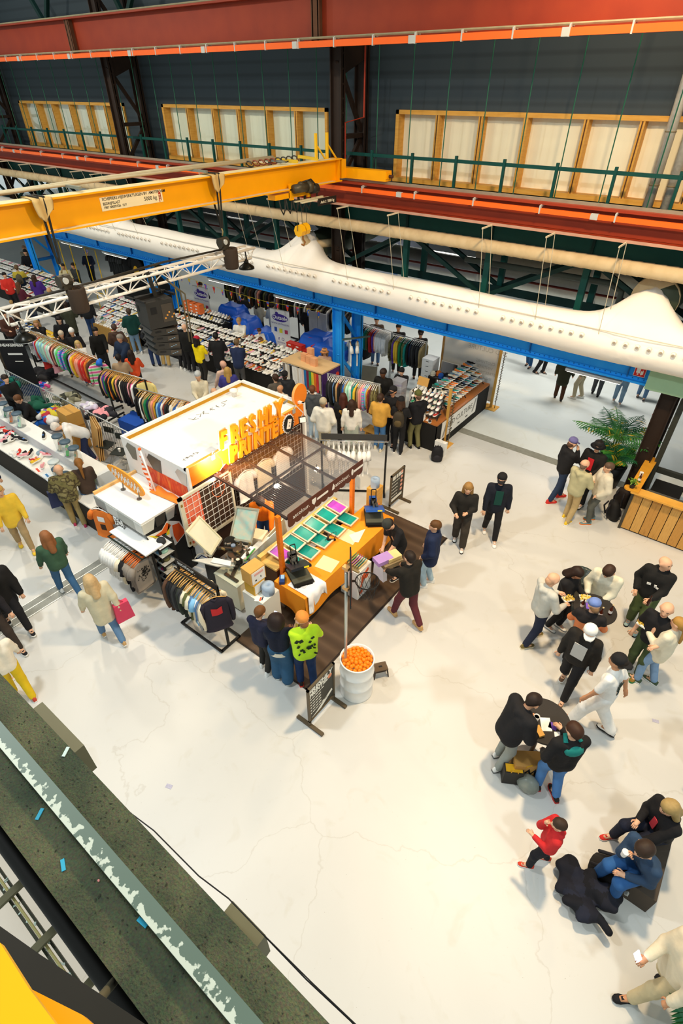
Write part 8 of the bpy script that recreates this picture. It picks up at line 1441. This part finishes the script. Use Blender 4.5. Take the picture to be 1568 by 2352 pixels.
P('person with long auburn hair, green vest and jeans walking', F=(165, 1365), face=(-35, -38), h=1.7, top=('jacket', '#3c5a44'), bot='#3b638a', shoes='white', hair=('long', '#8d5a34'), arms='ww', st=.5)
P('person in a long stone coat with jeans carrying a pink bag, walking', F=(262, 1470), face=(-30, -45), h=1.72, top=('coat', '#cdc4a6'), bot='#5f7fa0', shoes='tan', hair=('long', '#c9a878'), arms='wk', st=.5, hem=.58, extra=hold_box(1, bag_mb, mat('#d2405e', .6), 'pink_bag', 'pink bag carried by the person in the stone coat', 'bag', (.05, 0, .15)))
P('person in a big black padded coat at the left edge, walking', F=(45, 1440), face=(30, 40), h=1.8, top=('puffer', '#191715'), bot='black', shoes=('black', 'white'), hair=('short', '#241a14'), arms='ww', st=.6, hem=.6, lean=6)
P('person in dark brown trousers and a black coat close behind at the left edge', F=(20, 1490), face=(35, 30), h=1.78, top=('coat', '#201d20'), bot='#3a3029', shoes=('black', 'white'), hair=('short', '#241a14'), arms='ww', st=.55)
P('person in a white jumper and blue jeans at the left edge', F=(5, 1590), face=(35, -25), h=1.7, top=('sweater', '#eceae6'), bot='#3b6288', shoes='white', hair=('short', '#5a4030'), arms='dd', st=.3, bulk=.04)
P('person in mustard yellow trousers and a cream top partly hidden by the runway beam', F=(58, 1600), face=(-25, -45), h=1.66, top=('sweater', '#e6dcc8'), bot='#dcb81c', shoes=('#c04a3a', 'white'), hair=('short', '#a8845a'), arms='ww', st=.35)
P('person in pale blue jeans and a dark navy jacket at the upper left edge', F=(5, 1175), face=(35, 20), h=1.74, top=('jacket', '#1f2740'), bot='#c3cdd6', shoes=('grey', 'white'), hair=('short', '#3a2a1e'), arms='dd', st=.3)
P('seller in a black jacket sitting behind the jars', H=(54, 905), face=(-35, 20), h=1.72, top=('jacket', 'black'), bot='black', shoes='black', hair=('short', '#6a4428'), arms='rc', sit=.46, lean=20)
P('seller in a white hoodie bending behind the jar table', loc=(-13.1, 5.75, 0), face=(-40, 10), h=1.74, top=('hoodie', '#e6e2dc'), bot='#2a3354', shoes=('#c89a94', 'white'), hair=('short', '#d9cfc4'), arms='rr', lean=55, head=(0, 20))
P('seller in black at the far left behind the banner', H=(12, 870), face=(40, 20), h=1.75, top=('jacket', '#141414'), bot='black', shoes='black', hair=('short', '#2a1c14'), arms='cc')
# crowd between racks and shoe tables: (label, head px, facing, height, top kind, colour, trousers, hair, hat, arms, lean)
CR = [('person with glasses and grey hair in a navy padded jacket reaching out', 278, 775, (-40, 25), 1.8, 'puffer', '#1d2c44', '#3a4a66', ('short', '#8d857a'), None, 'rb', 5),
 ('person with long dark hair in a bright orange top', 300, 812, (10, -40), 1.64, 'sweater', '#e8552a', 'black', ('long', '#2a1a14'), None, 'bb', 0),
 ('person in a brown and beige patchwork sweater from behind', 272, 822, (0, -50), 1.72, 'sweater', patmat('patchwork', ['#3b2c22', '#b09474', '#4a3a2c'], 2, 0, .9, 'voronoi', pos=[0, .4, .75]), '#2c2a28', ('short', '#1d1512'), None, 'bb', 0),
 ('person with wavy blond hair in a white top at the long rack', 178, 790, (-10, 45), 1.6, 'sweater', 'white', 'denim', ('long', '#c9a86a'), None, 'ff', 0),
 ('person in a white knitted beanie and black jacket', 165, 762, (-10, 45), 1.72, 'jacket', 'black', 'black', ('fringe', '#5a4030'), ('beanie', 'white'), 'bb', 5),
 ('person in a beige knitted beanie and dark jacket', 141, 768, (-5, 45), 1.66, 'jacket', '#1d1b1a', 'black', ('fringe', '#5a4030'), ('beanie', '#cbb9a0'), 'fb', 5),
 ('person in a black sweater looking down at the white shirts', 136, 733, (-15, 40), 1.82, 'sweater', '#141415', 'black', ('short', '#1d1512'), None, 'cb', 5),
 ('person with curly fair hair touching the face', 83, 742, (-20, 40), 1.72, 'jacket', '#1c1a18', 'black', ('bob', '#a07a48'), None, 'mb', 0),
 ('person in all black walking past the racks', 218, 758, (20, 45), 1.8, 'jacket', '#131210', 'black', ('short', '#14100e'), None, 'rw', 6),
 ('person in a brown hooded sweatshirt at the pallet boxes', 262, 752, (0, -45), 1.74, 'hoodie', '#4a362c', 'black', ('short', '#4a362c'), None, 'pp', 0),
 ('person in a dark green padded jacket and jeans with a shoulder bag', 295, 716, (-30, -30), 1.74, 'puffer', '#12403a', '#7a98b4', ('short', '#4a3828'), None, 'bp', 0),
 ('person in a grey sweater and khaki track trousers behind the loudspeakers', 362, 742, (10, -45), 1.76, 'hoodie', '#3c3e44', '#b99a5e', ('short', '#2a1c14'), None, 'bb', 0),
 ('person in dark blue jeans left of the loudspeakers', 338, 742, (-25, -35), 1.74, 'jacket', '#24262e', '#22345c', ('short', '#2a1c14'), None, 'bb', 0),
 ('bald person in a black jacket facing the sneakers', 423, 752, (20, -45), 1.8, 'jacket', '#171716', 'black', ('none', ''), None, 'bb', 0),
 ('person in black standing just left of the bald one at the sneakers', 402, 746, (30, -35), 1.78, 'jacket', '#1a191b', 'black', ('short', '#3a2618'), None, 'bc', 0),
 ('person in a bright yellow t-shirt and red cap with a tote bag', 452, 780, (35, -25), 1.72, 'tee', '#f2d40c', '#24221f', ('bob', '#1a1210'), ('cap', '#b02436'), 'fb', 0),
 ('person in a shiny black hooded leather coat', 495, 772, (10, -50), 1.76, 'coat', '#1d1d1f', '#3c4044', ('short', '#14100e'), None, 'bb', 0),
 ('person in a navy sweater with a bright blue back print bending to the table', 542, 790, (5, -50), 1.76, 'sweater', '#1e2a4a', '#4a4a4c', ('short', '#6a5438'), None, 'rr', 18),
 ('person in a grey beanie and cream hooded robe behind the kiosk', 455, 862, (-10, 45), 1.74, 'hoodie', '#e2d8bc', '#c9bfa8', ('fringe', '#8a6a4a'), ('beanie', '#b9bcbc'), 'cc', 5),
 ('balding person in a black coat bending behind the kiosk', 478, 888, (30, 20), 1.7, 'coat', '#1d1c1e', 'black', ('fringe', '#c9a088'), None, 'rb', 25),
 ('person with long blond hair in a violet padded jacket', 522, 852, (0, -45), 1.66, 'puffer', '#40408c', '#c4bca8', ('long', '#b8924e'), None, 'bb', 0),
 ('person in pale pink clothing next to the violet jacket', 512, 838, (-30, -20), 1.68, 'jacket', '#d8b8a4', '#d9d0bc', ('short', '#d8a890'), None, 'ww', 0),
 ('person with braided hair in a taupe jacket by the lace stand', 632, 868, (-25, -20), 1.68, 'jacket', '#5a544c', 'black', ('short', '#3a2416'), None, 'bb', 0),
 ('person in a black beanie and black padded jacket by the lace stand', 654, 862, (10, -45), 1.7, 'puffer', '#26282c', 'black', ('fringe', '#2a1c14'), ('beanie', 'black'), 'bb', 0),
 ('bald person in a light shirt just behind the kiosk edge', 650, 888, (-30, 20), 1.62, 'shirt', '#d9cfc0', 'navy', ('none', ''), None, 'cb', 12),
 ('person in a red jacket at the upper left edge', 10, 632, (20, 20), 1.76, 'jacket', '#d8342a', 'black', ('short', '#1a1210'), None, 'bb', 0),
 ('person in a grey and yellow sweater with an olive backpack', 38, 615, (20, -45), 1.76, 'sweater', patmat('yellow_yoke', ['#1d3044', '#1d3044', '#c2ac3a', '#c2ac3a'], .078, 0, .85, 'wave', pos=[0, .64, .65, 1], stretch=(0, 0, 1)), 'black', ('short', '#6a5034'), None, 'bb', 0),
 ('person in a violet hooded jacket at the far shoe table', 78, 638, (35, -25), 1.72, 'puffer', '#4a2a86', 'black', ('long', '#3a2416'), None, 'bb', 0),
 ('person with long brown hair in a burgundy coat', 42, 655, (30, -10), 1.66, 'coat', '#541a2a', 'black', ('long', '#5a3a22'), None, 'bb', 0),
 ('blond person in a grey jacket at the far shoe table end', 113, 668, (20, -30), 1.68, 'jacket', '#4e524a', 'black', ('short', '#c99a68'), None, 'bb', 0),
 ('child with fair hair near the left end of the truss', 26, 695, (10, -40), 1.35, 'jacket', '#5a4a3a', 'black', ('short', '#a8844e'), None, 'bb', 0),
 ('fair child just under the truss', 66, 688, (10, -40), 1.3, 'jacket', '#3c4450', 'navy', ('short', '#c9a878'), None, 'bb', 0),
 ('person in dark jeans and a black jacket with a white hem', 190, 682, (15, -45), 1.78, 'jacket', '#1c1e20', '#24406c', ('short', '#2a1c14'), None, 'dd', 0),
 ('person in a dark olive coat beside the truss bag', 150, 700, (-20, -40), 1.74, 'coat', '#3a3c2e', 'black', ('short', '#2a1c14'), None, 'bb', 0),
 ('person in brown at the left edge under the truss', 8, 722, (30, 10), 1.74, 'jacket', '#4a2c22', 'black', ('short', '#2a1c14'), None, 'bb', 0),
 ('person in a brown padded jacket at the left edge by the trays', 5, 795, (35, 0), 1.74, 'puffer', '#3f3424', 'black', ('short', '#3a2a1c'), None, 'bb', 0),
 ('seller with short dark hair in a cream sweater behind the far shoe table', 145, 612, (-10, 45), 1.76, 'sweater', '#cfc49c', 'black', ('short', '#1d1512'), None, 'bb', 0),
 ('seller in a dark grey jacket talking behind the far shoe table', 168, 610, (-30, 10), 1.78, 'jacket', '#3a3c3c', 'black', ('short', '#2a1d16'), None, 'bb', 0),
 ('person in a black beanie behind the far shoe table', 58, 580, (-20, 30), 1.76, 'jacket', '#16161a', 'black', ('fringe', '#2a1c14'), ('beanie', 'black'), 'bb', 0),
 ('person in a grey jacket with both hands at the face', 55, 570, (-10, 40), 1.78, 'jacket', '#6a6658', 'black', ('short', '#8a6a54'), None, 'mm', 0),
 ('person in a lavender cap under the beam at the left', 198, 580, (-20, 20), 1.74, 'jacket', '#1d2236', 'black', ('fringe', '#2a1c14'), ('cap', '#8a8ac0'), 'bb', 0),
 ('seller in a white long sleeve shirt behind the sneakers', 550, 735, (-25, 35), 1.7, 'sweater', '#e6e2d8', '#26282a', ('short', '#b08a58'), None, 'rb', 8),
 ('crouching seller with brown hair in a white t-shirt', 592, 756, (25, 25), 1.4, 'tee', '#e4dfd4', 'navy', ('short', '#4a2c1c'), None, 'rb', 15),
 ('crouching seller leaning over the sneakers in white', 607, 770, (-35, 25), 1.4, 'tee', '#ebe6dc', 'navy', ('short', '#5a3624'), None, 'rr', 30),
 ('person in a black t-shirt with a white round back print', 556, 680, (5, -50), 1.8, 'tee', 'black', '#4a463c', ('short', '#1d1512'), None, 'bb', 0),
 ('person in a beige hoodie holding a lit phone in the aisle', 592, 695, (35, -15), 1.68, 'hoodie', '#a89f88', 'charcoal', ('bob', '#2a1a12'), None, 'bf', 0),
 ('person in a light grey denim jacket with back lettering', 626, 700, (20, -40), 1.76, 'jacket', '#9aa0a4', '#3c3c3e', ('short', '#2a1c14'), None, 'bb', 0),
 ('person in black looking down behind the grey panels', 708, 708, (-15, 30), 1.78, 'jacket', '#151416', 'black', ('short', '#5a3c28'), None, 'bb', 0),
 ('person in dark grey passing behind the grey panels', 738, 700, (25, 10), 1.78, 'coat', '#37373a', 'black', ('short', '#2a1c14'), None, 'bb', 0),
 ('dark clothed person under the beam near the grey banner', 460, 655, (-10, 40), 1.76, 'jacket', '#17161a', 'black', ('short', '#3a221a'), None, 'bb', 0),
 ('person with a peach bucket hat behind the lace stand', 745, 808, (-15, 30), 1.6, 'sweater', '#c9a48c', 'navy', ('bob', '#8a6a4a'), ('bucket', '#f0a060'), 'bb', 0),
 ('person in a black cap behind the back aisle rail', 966, 766, (0, 45), 1.76, 'jacket', '#141414', 'black', ('fringe', '#2a1c14'), ('cap', 'black'), 'cc', 0),
 ('person in a dark jacket with folded hands behind the white clothes', 915, 752, (-5, 45), 1.78, 'jacket', '#19171a', 'black', ('short', '#2a1c14'), None, 'cc', 0),
 ('person in brown behind the black clothes at the blue column', 865, 735, (0, 45), 1.78, 'jacket', '#4a382a', 'denim', ('short', '#3a2618'), None, 'bb', 0)]
for l, x, y, fc, h, k, c, b, hr, ht, ar, le in CR:
    ex = on_back('olive canvas backpack on the person in grey and yellow', '#5a5440', '#3a362a', .9) if 'olive backpack' in l else hold_box(0, bag_mb, mat('#e6e4e8', .5, 0, .1), 'tote_bag', 'white tote bag carried by the person in the yellow t-shirt', 'bag', (0, .05, .1)) if 'tote' in l else None
    P(l, H=(x, y), face=fc, h=h, top=(k, c) if 'round back' not in l else (k, c, ('b', '#d9d9d6', 12, .22, .22)), bot=b, hair=hr, hat=ht, arms=ar, lean=le, extra=ex, skin=random.choice('lltm'), shoes=random.choice((('white', 'white'), ('black', 'white'), ('grey', 'white'))))
# people beyond the aisle edge at the right, cut off by the beam
for l, x, y, fc, tp, bt, sh in (('person in a long dark olive coat and brown trousers under the beam', 1280, 918, (5, -40), ('coat', '#2f3020'), '#4a3020', 'black'), ('person in pale khaki trousers walking under the beam', 1325, 915, (-40, -10), ('jacket', '#8a8064'), '#b9ad90', 'white'), ('person in dark grey trousers under the beam', 1365, 908, (20, -40), ('jacket', '#26262a'), '#4a4c50', 'black'), ('person in light blue jeans behind the strip light', 1415, 925, (-10, 40), ('jacket', '#2a2622'), '#7b97b0', 'white'), ('person in blue jeans with a white paper bag behind the palms', 1470, 915, (-10, 40), ('jacket', '#1d1c1f'), '#56769a', 'black'), ('person in blue jeans farthest left under the beam', 1213, 842, (-30, 20), ('jacket', '#26344a'), '#2c5a8a', 'black'), ('person in black trousers with a bag under the beam', 1236, 858, (30, 10), ('jacket', '#17171a'), 'black', 'black')):
    P(l, F=(x, y), face=fc, h=1.76, top=tp, bot=bt, shoes=sh, st=.2, extra=hold_box(0, bag_mb, M_WHT, 'paper_bag', 'white paper bag held behind the palm fronds', 'bag', (0, .05, 0)) if 'paper bag' in l else None)
P('person in a white top glimpsed above the white duct', loc=(-24.2, 24.6, 0), face=(-20, 20), h=1.75, top=('tee', 'white'), bot='black', hair=('short', '#2a1c14'), arms='bb')
